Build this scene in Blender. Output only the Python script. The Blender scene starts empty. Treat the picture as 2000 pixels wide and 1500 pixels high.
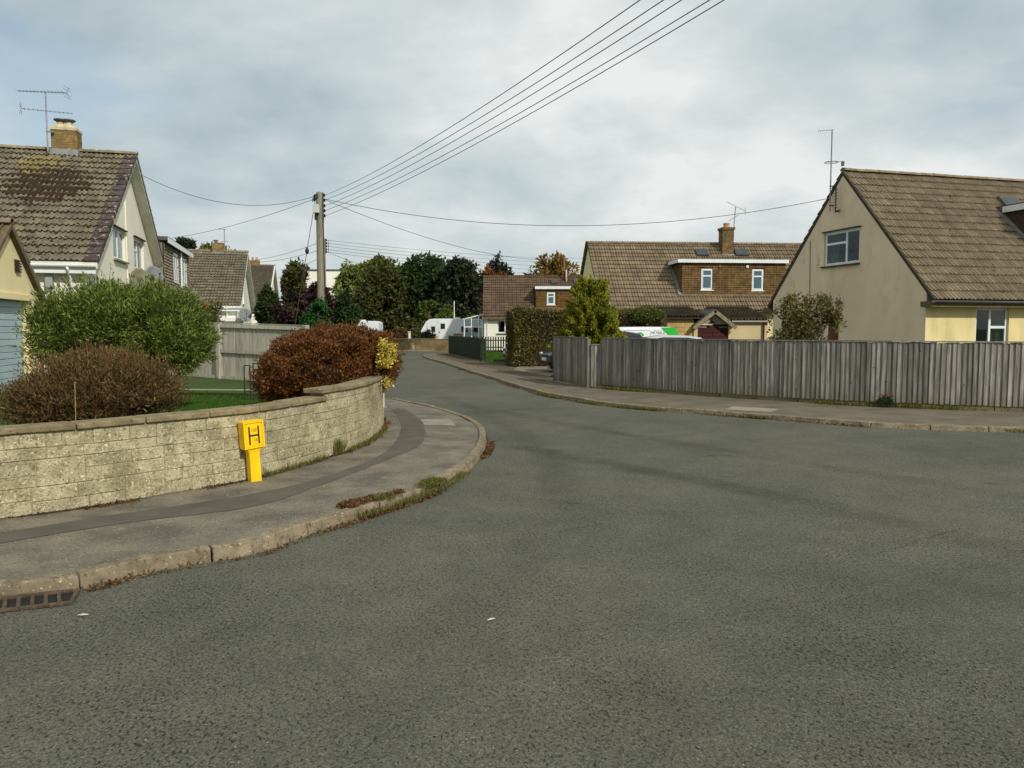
import bpy, bmesh, math, random
import numpy as np
from mathutils import Vector, Matrix
R = math.radians
scene = bpy.context.scene
COL = scene.collection
random.seed(7)

# ---------------------------------------------------------------- camera, sky, sun, exposure
EYE = 1.70                       # eye height above the road, metres
FPX = 1500.0                     # focal length in photo pixels (2000 wide)
PITCH = math.atan(110 / FPX)
cam_d = bpy.data.cameras.new('camera')
cam_d.sensor_width = 36.0
cam_d.lens = 36.0 * FPX / 2000.0
cam_d.clip_end = 3000
cam_d.clip_start = 0.05
cam = bpy.data.objects.new('camera', cam_d)
cam.location = (0, 0, EYE)
cam.rotation_euler = (math.pi / 2 - PITCH, 0, 0)
COL.objects.link(cam)
scene.camera = cam

SUN_EL, SUN_AZ = 36.0, 40.0      # elevation; azimuth measured from behind the camera (-Y) towards +X
sx = math.sin(R(SUN_AZ)) * math.cos(R(SUN_EL)); sy = -math.cos(R(SUN_AZ)) * math.cos(R(SUN_EL)); sz = math.sin(R(SUN_EL))
sun_d = bpy.data.lights.new('sun', 'SUN')
sun_d.energy = 2.6
sun_d.angle = R(2.0)
sun_d.color = (1.0, 0.945, 0.85)
sun = bpy.data.objects.new('sun', sun_d)
sun.rotation_euler = Vector((-sx, -sy, -sz)).to_track_quat('-Z', 'Y').to_euler()
sun.location = (20, -20, 30)
COL.objects.link(sun)

world = bpy.data.worlds.new('World')
scene.world = world
world.use_nodes = True
nt = world.node_tree
nt.nodes.clear()
def N(t, kind, **kw):
    n = t.nodes.new(kind)
    for k, v in kw.items():
        setattr(n, k, v)
    return n
def mathn(t, op, a, b=None, clamp=False):
    n = N(t, 'ShaderNodeMath', operation=op, use_clamp=clamp)
    for i, q in enumerate((a, b)):
        if q is None: continue
        if isinstance(q, (int, float)): n.inputs[i].default_value = q
        else: t.links.new(q, n.inputs[i])
    return n.outputs[0]
def ramp(t, fac, stops, interp='LINEAR'):
    n = N(t, 'ShaderNodeValToRGB')
    n.color_ramp.interpolation = interp
    while len(n.color_ramp.elements) < len(stops): n.color_ramp.elements.new(0.5)
    for e, (p, c) in zip(n.color_ramp.elements, stops):
        e.position = p
        e.color = (c, c, c, 1) if isinstance(c, (int, float)) else (c[0], c[1], c[2], 1)
    t.links.new(fac, n.inputs[0])
    return n.outputs[0]
def mixc(t, fac, a, b, blend='MIX'):
    n = N(t, 'ShaderNodeMix', data_type='RGBA', blend_type=blend)
    for s, q in ((n.inputs['Factor'], fac), (n.inputs[6], a), (n.inputs[7], b)):
        if isinstance(q, (int, float)): s.default_value = q
        elif isinstance(q, (tuple, list)): s.default_value = (q[0], q[1], q[2], 1)
        else: t.links.new(q, s)
    return n.outputs[2]
def noise(t, vec, scale, detail=5, rough=0.55, dist=0.0):
    n = N(t, 'ShaderNodeTexNoise')
    n.inputs['Scale'].default_value = scale
    n.inputs['Detail'].default_value = detail
    n.inputs['Roughness'].default_value = rough
    n.inputs['Distortion'].default_value = dist
    if vec is not None: t.links.new(vec, n.inputs['Vector'])
    return n.outputs[0]
out = N(nt, 'ShaderNodeOutputWorld')
sky = N(nt, 'ShaderNodeTexSky', sky_type='NISHITA')
sky.sun_disc = False
sky.sun_elevation = R(SUN_EL)
sky.sun_rotation = math.atan2(sx, sy)
sky.air_density = 1.2
bg1 = N(nt, 'ShaderNodeBackground'); bg1.inputs[1].default_value = 0.09
nt.links.new(sky.outputs[0], bg1.inputs[0])
tc = N(nt, 'ShaderNodeTexCoord')
sep = N(nt, 'ShaderNodeSeparateXYZ'); nt.links.new(tc.outputs['Generated'], sep.inputs[0])
zz = mathn(nt, 'ADD', mathn(nt, 'MAXIMUM', sep.outputs[2], 0.0), 0.31)
cx = mathn(nt, 'DIVIDE', sep.outputs[0], zz); cy = mathn(nt, 'DIVIDE', sep.outputs[1], zz)
comb = N(nt, 'ShaderNodeCombineXYZ')
nt.links.new(cx, comb.inputs[0]); nt.links.new(cy, comb.inputs[1]); comb.inputs[2].default_value = 16.2
n1 = noise(nt, comb.outputs[0], 0.95, 7, 0.53, 0.3)
n2 = noise(nt, comb.outputs[0], 2.3, 6, 0.55, 0.1)
nm = mathn(nt, 'ADD', mathn(nt, 'MULTIPLY', n1, 0.60), mathn(nt, 'MULTIPLY', n2, 0.40))
cloud = ramp(nt, nm, [(0.38, (0.37, 0.465, 0.505)), (0.465, (0.495, 0.58, 0.605)), (0.54, (0.62, 0.67, 0.675)), (0.62, (0.80, 0.825, 0.81))])
bg2 = N(nt, 'ShaderNodeBackground'); bg2.inputs[1].default_value = 0.80
nt.links.new(cloud, bg2.inputs[0])
cover = ramp(nt, noise(nt, comb.outputs[0], 1.4, 5, 0.5, 0.3), [(0.32, 0.55), (0.43, 0.98)])
mx = N(nt, 'ShaderNodeMixShader')
nt.links.new(cover, mx.inputs[0]); nt.links.new(bg1.outputs[0], mx.inputs[1]); nt.links.new(bg2.outputs[0], mx.inputs[2])
nt.links.new(mx.outputs[0], out.inputs[0])

vs = scene.view_settings
vs.view_transform = 'Standard'; vs.look = 'None'; vs.exposure = 0.38; vs.gamma = 1.0
vs.use_curve_mapping = False
scene.render.engine = 'CYCLES'
scene.cycles.use_denoising = True
scene.cycles.max_bounces = 6
scene.cycles.transparent_max_bounces = 12

# ---------------------------------------------------------------- measuring helpers (photo pixel -> place)
CP, SP = math.cos(PITCH), math.sin(PITCH)
def ray(x, y):
    u, v = (x - 1000) / FPX, (750 - y) / FPX
    return Vector((u, CP + v * SP, -SP + v * CP))
def at(x, y, D):
    r = ray(x, y); t = D / r.y
    return Vector((r.x * t, D, EYE + r.z * t))
def gp(x, y, z=0.0):
    r = ray(x, y); t = (z - EYE) / r.z
    return Vector((r.x * t, r.y * t, z))
def hit(x, y, P, n):
    r = ray(x, y); o = Vector((0, 0, EYE))
    t = (Vector(P) - o).dot(n) / r.dot(n)
    return o + r * t
def lin(r, g, b, k=1.0):
    f = lambda c: ((c / 255 + 0.055) / 1.055) ** 2.4 if c > 10.3 else c / 255 / 12.92
    return (f(r) * k, f(g) * k, f(b) * k)

# ---------------------------------------------------------------- materials
MATS = {}
def mat(name, c1, c2=None, scale=3.0, rough=0.85, stretch=(1, 1, 1), island=0.0, spots=None, bump=None,
        spec=0.3, metal=0.0, detail=6, trans=0.0, lo=0.35, hi=0.65, coat=0.0):
    if name in MATS: return MATS[name]
    m = bpy.data.materials.new(name); m.use_nodes = True
    t = m.node_tree; b = t.nodes['Principled BSDF']
    b.inputs['Roughness'].default_value = rough
    b.inputs['Specular IOR Level'].default_value = spec
    b.inputs['Metallic'].default_value = metal
    b.inputs['Coat Weight'].default_value = coat
    g = N(t, 'ShaderNodeNewGeometry')
    mp = N(t, 'ShaderNodeMapping'); mp.inputs['Scale'].default_value = stretch
    t.links.new(g.outputs['Position'], mp.inputs[0])
    vec = mp.outputs[0]
    if c2 is None: c2 = tuple(v * 0.82 for v in c1)
    col = ramp(t, noise(t, vec, scale, detail), [(lo, c1), (hi, c2)])
    if spots:
        for (sc, thr, soft, c) in spots:
            f = ramp(t, noise(t, vec, sc, 4, 0.6), [(thr, 0.0), (thr + soft, 1.0)])
            col = mixc(t, f, col, c)
    if island:
        oi = N(t, 'ShaderNodeObjectInfo')
        rnd = mathn(t, 'FRACT', mathn(t, 'ADD', g.outputs['Random Per Island'], oi.outputs['Random']))
        k = mathn(t, 'ADD', mathn(t, 'MULTIPLY', rnd, 2 * island), 1 - island)
        cc = N(t, 'ShaderNodeCombineXYZ')
        for i in range(3): t.links.new(k, cc.inputs[i])
        col = mixc(t, 1.0, col, cc.outputs[0], 'MULTIPLY')
    t.links.new(col, b.inputs['Base Color'])
    if bump:
        bn = N(t, 'ShaderNodeBump'); bn.inputs['Strength'].default_value = bump[1]; bn.inputs['Distance'].default_value = bump[2]
        t.links.new(noise(t, vec, bump[0], 4, 0.6), bn.inputs['Height'])
        t.links.new(bn.outputs[0], b.inputs['Normal'])
    if trans:
        tr = N(t, 'ShaderNodeBsdfTranslucent'); t.links.new(col, tr.inputs[0])
        ms = N(t, 'ShaderNodeMixShader'); ms.inputs[0].default_value = trans
        t.links.new(b.outputs[0], ms.inputs[1]); t.links.new(tr.outputs[0], ms.inputs[2])
        t.links.new(ms.outputs[0], t.nodes['Material Output'].inputs[0])
    MATS[name] = m
    return m
def leafmat(name, cols, rough=0.6, trans=0.22, spec=0.25):
    """foliage: every leaf takes its own colour along a ramp"""
    if name in MATS: return MATS[name]
    m = bpy.data.materials.new(name); m.use_nodes = True
    t = m.node_tree; b = t.nodes['Principled BSDF']
    b.inputs['Roughness'].default_value = rough; b.inputs['Specular IOR Level'].default_value = spec
    g = N(t, 'ShaderNodeNewGeometry')
    n = len(cols)
    f = mathn(t, 'ADD', mathn(t, 'MULTIPLY', g.outputs['Random Per Island'], 0.75),
              mathn(t, 'MULTIPLY', noise(t, g.outputs['Position'], 1.7, 3), 0.25))
    col = ramp(t, f, [((i + 0.5) / n, c) for i, c in enumerate(cols)])
    t.links.new(col, b.inputs['Base Color'])
    tr = N(t, 'ShaderNodeBsdfTranslucent'); t.links.new(col, tr.inputs[0])
    ms = N(t, 'ShaderNodeMixShader'); ms.inputs[0].default_value = trans
    t.links.new(b.outputs[0], ms.inputs[1]); t.links.new(tr.outputs[0], ms.inputs[2])
    t.links.new(ms.outputs[0], t.nodes['Material Output'].inputs[0])
    MATS[name] = m
    return m
def glassmat():
    m = bpy.data.materials.new('window_glass'); m.use_nodes = True
    t = m.node_tree; t.nodes.clear()
    o = N(t, 'ShaderNodeOutputMaterial')
    gl = N(t, 'ShaderNodeBsdfGlossy'); gl.inputs['Roughness'].default_value = 0.02; gl.inputs[0].default_value = (0.9, 0.95, 1, 1)
    tr = N(t, 'ShaderNodeBsdfTransparent'); tr.inputs[0].default_value = (0.72, 0.80, 0.80, 1)
    lw = N(t, 'ShaderNodeFresnel'); lw.inputs['IOR'].default_value = 1.5
    ms = N(t, 'ShaderNodeMixShader')
    ge = N(t, 'ShaderNodeNewGeometry')      # only the outer face mirrors
    t.links.new(mathn(t, 'MULTIPLY', mathn(t, 'ADD', mathn(t, 'MULTIPLY', lw.outputs[0], 0.9), 0.02), mathn(t, 'SUBTRACT', 1.0, ge.outputs['Backfacing'])), ms.inputs[0])
    t.links.new(tr.outputs[0], ms.inputs[1]); t.links.new(gl.outputs[0], ms.inputs[2]); t.links.new(ms.outputs[0], o.inputs[0])
    return m
GLASS = glassmat()
DARKGLASS = mat('dark_glass', (0.015, 0.018, 0.02), (0.02, 0.024, 0.026), rough=0.06, spec=0.6)
BLUEGLASS = mat('sky_lit_glass', lin(70, 95, 105), lin(88, 115, 125), scale=1.2, rough=0.08, spec=0.6)

# ---------------------------------------------------------------- mesh helpers
class MB:
    def __init__(s): s.v = []; s.f = []
    def face(s, pts):
        i = len(s.v); s.v += [tuple(p) for p in pts]; s.f.append(tuple(range(i, i + len(pts))))
    def obox(s, o, ex, ey, ez):
        o, ex, ey, ez = Vector(o), Vector(ex), Vector(ey), Vector(ez)
        i = len(s.v)
        for k in range(8):
            s.v.append(tuple(o + (ex if k & 1 else ex * 0) + (ey if k & 2 else ey * 0) + (ez if k & 4 else ez * 0)))
        fs = [(0, 2, 3, 1), (4, 5, 7, 6), (0, 1, 5, 4), (2, 6, 7, 3), (0, 4, 6, 2), (1, 3, 7, 5)]
        if ex.cross(ey).dot(ez) < 0: fs = [q[::-1] for q in fs]
        s.f += [tuple(i + q for q in fc) for fc in fs]
        return s
    def box(s, a, b):
        a, b = Vector(a), Vector(b)
        return s.obox(a, (b.x - a.x, 0, 0), (0, b.y - a.y, 0), (0, 0, b.z - a.z))
    def tube(s, pts, r, n=6, cap=True):
        pts = [Vector(p) for p in pts]
        rr = r if isinstance(r, (list, tuple)) else [r] * len(pts)
        i0 = len(s.v)
        for k, p in enumerate(pts):
            d = (pts[min(k + 1, len(pts) - 1)] - pts[max(k - 1, 0)])
            d = d.normalized() if d.length > 1e-9 else Vector((0, 0, 1))
            a = d.cross(Vector((0, 0, 1)) if abs(d.z) < 0.9 else Vector((1, 0, 0))).normalized(); b = d.cross(a)
            for j in range(n):
                an = 2 * math.pi * j / n
                s.v.append(tuple(p + (a * math.cos(an) + b * math.sin(an)) * rr[k]))
        for k in range(len(pts) - 1):
            for j in range(n):
                a0 = i0 + k * n + j; a1 = i0 + k * n + (j + 1) % n
                s.f.append((a0, a0 + n, a1 + n, a1))
        if cap:
            s.f.append(tuple(i0 + j for j in range(n)))
            s.f.append(tuple(i0 + (len(pts) - 1) * n + n - 1 - j for j in range(n)))
        return s
    def lathe(s, c, prof, n=20, axis='z'):
        c = Vector(c); i0 = len(s.v)
        for (r, h) in prof:
            for j in range(n):
                an = 2 * math.pi * j / n; a, b = r * math.cos(an), r * math.sin(an)
                p = {'z': (a, b, h), 'y': (a, h, b), 'x': (h, a, b)}[axis]
                s.v.append(tuple(c + Vector(p)))
        for k in range(len(prof) - 1):
            for j in range(n):
                a0 = i0 + k * n + j; a1 = i0 + k * n + (j + 1) % n
                s.f.append((a0, a1, a1 + n, a0 + n))
        s.f.append(tuple(i0 + n - 1 - j for j in range(n)))
        s.f.append(tuple(i0 + (len(prof) - 1) * n + j for j in range(n)))
        return s
    def prism(s, poly, off):
        """closed polygon (3D points) swept by the vector off"""
        off = Vector(off); n = len(poly); i = len(s.v)
        s.v += [tuple(p) for p in poly] + [tuple(Vector(p) + off) for p in poly]
        s.f.append(tuple(range(i + n - 1, i - 1, -1))); s.f.append(tuple(range(i + n, i + 2 * n)))
        for k in range(n):
            k2 = (k + 1) % n
            s.f.append((i + k, i + k2, i + n + k2, i + n + k))
        return s
    def mesh(s, name):
        m = bpy.data.meshes.new(name); m.from_pydata(s.v, [], s.f); m.update()
        return m
    def build(s, name, material, parent=None, smooth=False, fix=True, kind=None):
        m = s.mesh(name)
        if fix:
            b = bmesh.new(); b.from_mesh(m); bmesh.ops.recalc_face_normals(b, faces=b.faces); b.to_mesh(m); b.free()
        if smooth:
            m.polygons.foreach_set('use_smooth', [True] * len(m.polygons))
        return obj(name, m, material, parent, kind)
def obj(name, mesh, material=None, parent=None, kind=None):
    o = bpy.data.objects.new(name, mesh)
    if material is not None and mesh is not None and len(mesh.materials) == 0: mesh.materials.append(material)
    COL.objects.link(o)
    if parent is not None: o.parent = parent
    if kind: o['kind'] = kind
    return o
def tag(o, label, cat, group=None):
    o['label'] = label; o['category'] = cat
    if group: o['group'] = group
    return o
def thing(name, label, cat, loc=(0, 0, 0), rz=0.0, group=None):
    o = bpy.data.objects.new(name, None); o.empty_display_size = 0.2
    COL.objects.link(o); o.location = loc; o.rotation_euler = (0, 0, rz)
    return tag(o, label, cat, group)
def struct(name, mb_or_mesh, material, parent=None):
    o = mb_or_mesh.build(name, material, parent) if isinstance(mb_or_mesh, MB) else obj(name, mb_or_mesh, material, parent)
    if parent is None: o['kind'] = 'structure'
    return o
def bevel(o, w, seg=2):
    m = o.modifiers.new('bevel', 'BEVEL'); m.width = w; m.segments = seg; m.limit_method = 'ANGLE'
    return o
def cut(o, boxes):
    """carve closed boxes/prisms (MB objects in the same local space) out of a solid; leaves a plain mesh"""
    tmp = bpy.data.objects.new('tmp', o.data); COL.objects.link(tmp)
    cs = []
    for b in boxes:
        c = b.build('cutter', None); cs.append(c)
        md = tmp.modifiers.new('b', 'BOOLEAN'); md.operation = 'DIFFERENCE'; md.solver = 'EXACT'; md.object = c
    dg = bpy.context.evaluated_depsgraph_get()
    me = bpy.data.meshes.new_from_object(tmp.evaluated_get(dg))
    mats = list(o.data.materials)
    bpy.data.objects.remove(tmp)
    for c in cs: bpy.data.objects.remove(c)
    me.materials.clear()
    for m in mats: me.materials.append(m)
    o.data = me
    return o
class Path:
    def __init__(s, pts, smooth=True, step=0.12):
        p = [Vector((q[0], q[1], 0)) for q in pts]
        if smooth:
            q = []
            for i in range(len(p) - 1):
                p0 = p[max(i - 1, 0)]; p1 = p[i]; p2 = p[i + 1]; p3 = p[min(i + 2, len(p) - 1)]
                n = max(2, int((p2 - p1).length / step))
                for k in range(n):
                    t = k / n
                    q.append(0.5 * ((2 * p1) + (p2 - p0) * t + (2 * p0 - 5 * p1 + 4 * p2 - p3) * t * t + (3 * p1 - p0 - 3 * p2 + p3) * t ** 3))
            q.append(p[-1]); p = q
        s.p = p; s.s = [0.0]
        for a, b in zip(p, p[1:]): s.s.append(s.s[-1] + (b - a).length)
        s.L = s.s[-1]
    def pos(s, d, off=0.0, z=0.0):
        """point at distance d, moved off metres to the left of travel"""
        d2 = min(max(d, 0), s.L)
        i = min(int(np.searchsorted(s.s, d2, side='right')) - 1, len(s.p) - 2)
        a, b = s.p[i], s.p[i + 1]; t = (d2 - s.s[i]) / max(s.s[i + 1] - s.s[i], 1e-9)
        j = max(i - 2, 0); k = min(i + 3, len(s.p) - 1)
        tg = (s.p[k] - s.p[j]).normalized()
        q = a.lerp(b, t) + tg * (d - d2)
        q = q + Vector((-tg.y, tg.x, 0)) * off
        return Vector((q.x, q.y, z))
    def near(s, P):
        P = Vector((P[0], P[1], 0))
        return s.s[min(range(len(s.p)), key=lambda i: (s.p[i] - P).length)]
    def block(s, mb, d0, d1, o0, o1, z0, z1, seg=None, top_in=0.0):
        """curved block between distances d0..d1 and offsets o0..o1"""
        n = seg or max(1, int((d1 - d0) / 0.35))
        i = len(mb.v)
        for k in range(n + 1):
            d = d0 + (d1 - d0) * k / n
            for (o, z) in ((o0, z0), (o1, z0), (o1, z1), (o0 + top_in, z1)):
                mb.v.append(tuple(s.pos(d, o, z)))
        for k in range(n):
            a = i + 4 * k
            for j in range(4):
                j2 = (j + 1) % 4
                mb.f.append((a + j, a + 4 + j, a + 4 + j2, a + j2))
        mb.f.append((i, i + 1, i + 2, i + 3)); e = i + 4 * n
        mb.f.append((e + 3, e + 2, e + 1, e))
        return mb
# ---------------------------------------------------------------- foliage
def wavefield(rng, freq, n=9):
    k = rng.normal(size=(n, 3)) * freq; ph = rng.random(n) * 6.283
    return lambda P: np.sin(P @ k.T + ph).sum(axis=1) / math.sqrt(n / 2)
def unit(a): return a / np.maximum(np.linalg.norm(a, axis=1, keepdims=True), 1e-9)
def crown_pts(rng, ells, n, shell=0.5, gap=-0.6, gfreq=3.0, bumpy=0.12, bfreq=3.5, flat_bottom=None):
    w = np.array([e[1][0] * e[1][1] + e[1][1] * e[1][2] + e[1][0] * e[1][2] for e in ells]); w = w / w.sum()
    Ps, Ns = [], []
    gf = wavefield(rng, gfreq)
    for e, q in zip(ells, w):
        m = int(n * q * 1.5) + 8
        d = unit(rng.normal(size=(m, 3)))
        bf = wavefield(rng, bfreq)
        r = (1 - shell * rng.random(m) ** 1.6) * (1 + bumpy * bf(d))
        c, rad = np.array(e[0], float), np.array(e[1], float)
        P = c + d * r[:, None] * rad
        Nn = unit(d / rad)
        keep = gf(P) + 1.1 * (rng.random(m) - 0.5) > gap
        Ps.append(P[keep]); Ns.append(Nn[keep])
    P = np.concatenate(Ps); Nn = np.concatenate(Ns)
    if flat_bottom is not None:
        k = P[:, 2] > flat_bottom; P, Nn = P[k], Nn[k]
    if len(P) > n:
        i = rng.permutation(len(P))[:n]; P, Nn = P[i], Nn[i]
    return P, Nn
def leaf_mesh(name, rng, P, Nn, L, wid, out=0.6, up=0.3, rnd=0.8, var=0.4, fold=0.25):
    n = len(P)
    d = unit(Nn * out + np.array([0, 0, up]) + rng.normal(size=(n, 3)) * rnd)
    s = unit(np.cross(d, rng.normal(size=(n, 3)) + Nn * 0.0 + np.array([1e-3, 0, 0])))
    nn = np.cross(d, s)
    l = (L * (1 + var * (rng.random(n) * 2 - 1)))[:, None]; w = l * wid / L
    V = np.empty((n, 4, 3))
    V[:, 0] = P; V[:, 1] = P + d * l * 0.45 + s * w * 0.5 + nn * w * fold
    V[:, 2] = P + d * l; V[:, 3] = P + d * l * 0.45 - s * w * 0.5 + nn * w * fold
    m = bpy.data.meshes.new(name)
    m.vertices.add(4 * n); m.vertices.foreach_set('co', V.reshape(-1))
    m.loops.add(4 * n); m.loops.foreach_set('vertex_index', np.arange(4 * n, dtype=np.int32))
    m.polygons.add(n); m.polygons.foreach_set('loop_start', np.arange(0, 4 * n, 4, dtype=np.int32))
    m.update(calc_edges=True)
    return m
def twig_mesh(rng, starts, ends, r0, r1, bend=0.1):
    mb = MB()
    for a, b in zip(starts, ends):
        a, b = Vector(a), Vector(b); mid = a.lerp(b, 0.5) + Vector(rng.normal(size=3)) * bend * (b - a).length
        mb.tube([a, mid, b], [r0, (r0 + r1) / 2, r1], 4, cap=False)
    return mb
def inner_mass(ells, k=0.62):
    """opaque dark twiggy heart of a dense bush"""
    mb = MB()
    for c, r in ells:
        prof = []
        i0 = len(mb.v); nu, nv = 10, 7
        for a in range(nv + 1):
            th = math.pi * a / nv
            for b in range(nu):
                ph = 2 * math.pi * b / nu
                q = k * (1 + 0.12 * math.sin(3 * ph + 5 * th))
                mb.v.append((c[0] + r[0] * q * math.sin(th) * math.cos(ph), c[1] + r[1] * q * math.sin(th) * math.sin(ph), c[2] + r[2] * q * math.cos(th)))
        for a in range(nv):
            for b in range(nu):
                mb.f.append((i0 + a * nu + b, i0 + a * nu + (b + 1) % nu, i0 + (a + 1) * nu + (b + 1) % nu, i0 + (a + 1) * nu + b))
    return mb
def tree(name, label, cat, base, trunk_top, ells, n, L, wid, lm, bark, seed, group=None, gap=-0.6, gfreq=2.0, shell=0.55, bumpy=0.16,
         out=0.5, up=0.1, rnd=0.9, r0=0.16, limbs=True, heart=None, bfreq=4.0):
    rng = np.random.default_rng(seed)
    root = thing(name, label, cat, (0, 0, 0), 0, group)
    base = Vector(base); root.location = base
    tr = MB(); top = Vector(trunk_top)
    tr.tube([base - base, (top - base) * 0.5 + Vector((0.06, 0.03, 0)), top - base], [r0, r0 * 0.75, r0 * 0.45], 8)
    if limbs:
        for c, r in ells:
            e = Vector(c) - base; st = (top - base) * rng.uniform(0.35, 0.9)
            tr.tube([st, st.lerp(e, 0.5) + Vector((0, 0, 0.05)), e], [r0 * 0.4, r0 * 0.25, r0 * 0.08], 5)
    tr.build('trunk', bark, root, smooth=True)
    P, Nn = crown_pts(rng, [((c[0] - base.x, c[1] - base.y, c[2] - base.z), r) for c, r in ells], n, shell, gap, gfreq, bumpy, bfreq)
    obj('crown', leaf_mesh('crown', rng, P, Nn, L, wid, out, up, rnd), lm, root)
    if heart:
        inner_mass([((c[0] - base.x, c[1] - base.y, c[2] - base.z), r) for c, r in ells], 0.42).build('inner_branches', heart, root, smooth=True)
    return root

# ================================================================ GROUND
A_DIR = Vector((-0.2607, 0.9654, 0)); B_DIR = Vector((0.9654, 0.2607, 0)); ANG = math.atan2(0.2607, 0.9654)
PZ = 0.08                                                   # pavement level
def ngon(pts, z): m = MB(); m.face([(p[0], p[1], z) for p in pts]); return m

def roadmat():
    m = bpy.data.materials.new('chipped_asphalt'); m.use_nodes = True
    t = m.node_tree; b = t.nodes['Principled BSDF']; b.inputs['Roughness'].default_value = 0.9; b.inputs['Specular IOR Level'].default_value = 0.22
    g = N(t, 'ShaderNodeNewGeometry'); p = g.outputs['Position']
    big = noise(t, p, 0.35, 5, 0.55, 0.4)
    col = ramp(t, big, [(0.32, lin(92, 92, 80)), (0.5, lin(100, 100, 86)), (0.68, lin(107, 105, 89))])
    mid = ramp(t, noise(t, p, 2.2, 5, 0.6), [(0.3, 0.86), (0.7, 1.10)])
    col = mixc(t, 1.0, col, mid, 'MULTIPLY')
    v = N(t, 'ShaderNodeTexVoronoi'); v.inputs['Scale'].default_value = 95; t.links.new(p, v.inputs['Vector'])
    chip = ramp(t, v.outputs['Distance'], [(0.18, 1.18), (0.52, 0.86), (0.85, 0.40)])
    col = mixc(t, 0.6, col, chip, 'MULTIPLY')
    hv = N(t, 'ShaderNodeSeparateColor'); t.links.new(v.outputs['Color'], hv.inputs[0])
    col = mixc(t, 0.75, col, ramp(t, hv.outputs[0], [(0.0, 0.62), (0.6, 1.0), (0.93, 1.14), (0.99, 1.5)]), 'MULTIPLY')
    gaps = ramp(t, noise(t, p, 55, 3, 0.6), [(0.54, 1.0), (0.63, 0.28)])
    gd = ramp(t, noise(t, p, 0.9, 3), [(0.35, 0.15), (0.65, 0.6)])
    col = mixc(t, gd, col, mixc(t, 1.0, col, gaps, 'MULTIPLY'))
    mp = N(t, 'ShaderNodeMapping'); mp.inputs['Scale'].default_value = (1.0, 0.62, 1.0); mp.inputs['Rotation'].default_value = (0, 0, 0.5); t.links.new(p, mp.inputs[0])
    dens = mathn(t, 'MULTIPLY', mathn(t, 'SUBTRACT', noise(t, p, 0.8, 3), 0.5), 0.22)
    pit_dark = ramp(t, mathn(t, 'ADD', noise(t, mp.outputs[0], 62, 2.5, 0.55), dens), [(0.57, 0.0), (0.65, 0.85)])
    pale_fleck = ramp(t, noise(t, mp.outputs[0], 88, 2, 0.5), [(0.64, 0.0), (0.70, 0.5)])  # paler flecks scattered by noise
    col = mixc(t, pale_fleck, col, lin(140, 137, 120))
    col = mixc(t, pit_dark, col, lin(34, 33, 28))
    t.links.new(col, b.inputs['Base Color'])
    bn = N(t, 'ShaderNodeBump'); bn.inputs['Strength'].default_value = 0.55; bn.inputs['Distance'].default_value = 0.006
    h = mathn(t, 'ADD', mathn(t, 'MULTIPLY', v.outputs['Distance'], -1.0), mathn(t, 'MULTIPLY', noise(t, p, 55, 3, 0.6), -0.8))
    t.links.new(h, bn.inputs['Height']); t.links.new(bn.outputs[0], b.inputs['Normal'])
    return m
ROAD = roadmat()
PAVE = mat('worn_tarmac', lin(126, 118, 100), lin(92, 87, 75), scale=2.4, rough=0.9, bump=(70, 0.6, 0.006),
           spots=[(40, 0.60, 0.06, lin(150, 142, 122)), (52, 0.58, 0.06, lin(66, 62, 54)), (4.5, 0.66, 0.1, lin(130, 124, 104))])
PAVE_R = mat('brown_worn_tarmac', lin(112, 103, 86), lin(92, 85, 70), scale=1.6, rough=0.92, bump=(60, 0.5, 0.006),
             spots=[(30, 0.66, 0.06, lin(128, 118, 98)), (6, 0.66, 0.1, lin(78, 74, 58))])
PATCH = mat('smooth_tarmac_patch', lin(94, 88, 76), lin(80, 76, 66), scale=3, rough=0.88, bump=(110, 0.35, 0.003))
CONC = mat('pale_concrete', lin(150, 144, 126), lin(128, 122, 106), scale=4, rough=0.9, bump=(60, 0.4, 0.004), spots=[(18, 0.62, 0.08, lin(108, 102, 88))])
KERB = mat('kerb_concrete', lin(144, 130, 106), lin(108, 97, 78), scale=9, rough=0.9, island=0.10, bump=(70, 0.7, 0.008),
           spots=[(26, 0.58, 0.06, lin(92, 82, 62)), (48, 0.63, 0.05, lin(196, 182, 148))])
SOIL = mat('bare_soil', lin(104, 90, 68), lin(72, 62, 46), scale=9, rough=0.95, bump=(45, 0.9, 0.02), spots=[(7, 0.6, 0.08, lin(82, 84, 46))])
TURF = mat('rough_turf', lin(74, 92, 36), lin(88, 88, 50), scale=1.2, rough=0.95, bump=(30, 0.9, 0.03))
LAWN = mat('lawn_soil', lin(58, 76, 26), lin(46, 64, 20), scale=1.5, rough=0.95)

g = MB(); g.face([(-900, -400, -0.04), (900, -400, -0.04), (900, 1500, -0.04), (-900, 1500, -0.04)])
struct('ground', g, TURF)

kl = [Vector((-14, 1.2, 0)), Vector((-9, 2.9, 0)), Vector((-5.2, 4.2, 0))] + [gp(*q) for q in ((0, 1170), (157, 1153), (282, 1120), (500, 1082), (575, 1054), (655, 1030),
      (695, 1016), (775, 990), (850, 962), (902, 930), (935, 900), (951, 872), (949, 848), (935, 834), (900, 817), (850, 802), (775, 786), (746, 781))]
kl += [Vector((-5.2, 26, 0)), Vector((-9.0, 40, 0)), Vector((-10.8, 46.5, 0)), Vector((-13.5, 50.5, 0)), Vector((-20, 51, 0))]
KL = Path(kl)
kr = [Vector((2.0, 51.2, 0)), gp(930, 690), gp(862, 692), gp(832, 695), gp(826, 698), gp(843, 704)] + [gp(*q) for q in ((872, 712), (906, 724), (967, 743), (1012, 758),
      (1050, 769), (1097, 779), (1192, 794), (1330, 806), (1463, 816), (1653, 831), (1762, 838), (2000, 845))]
kr += [Vector((11.5, 12.3, 0)), Vector((16, 12.9, 0)), Vector((24, 15, 0))]
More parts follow.
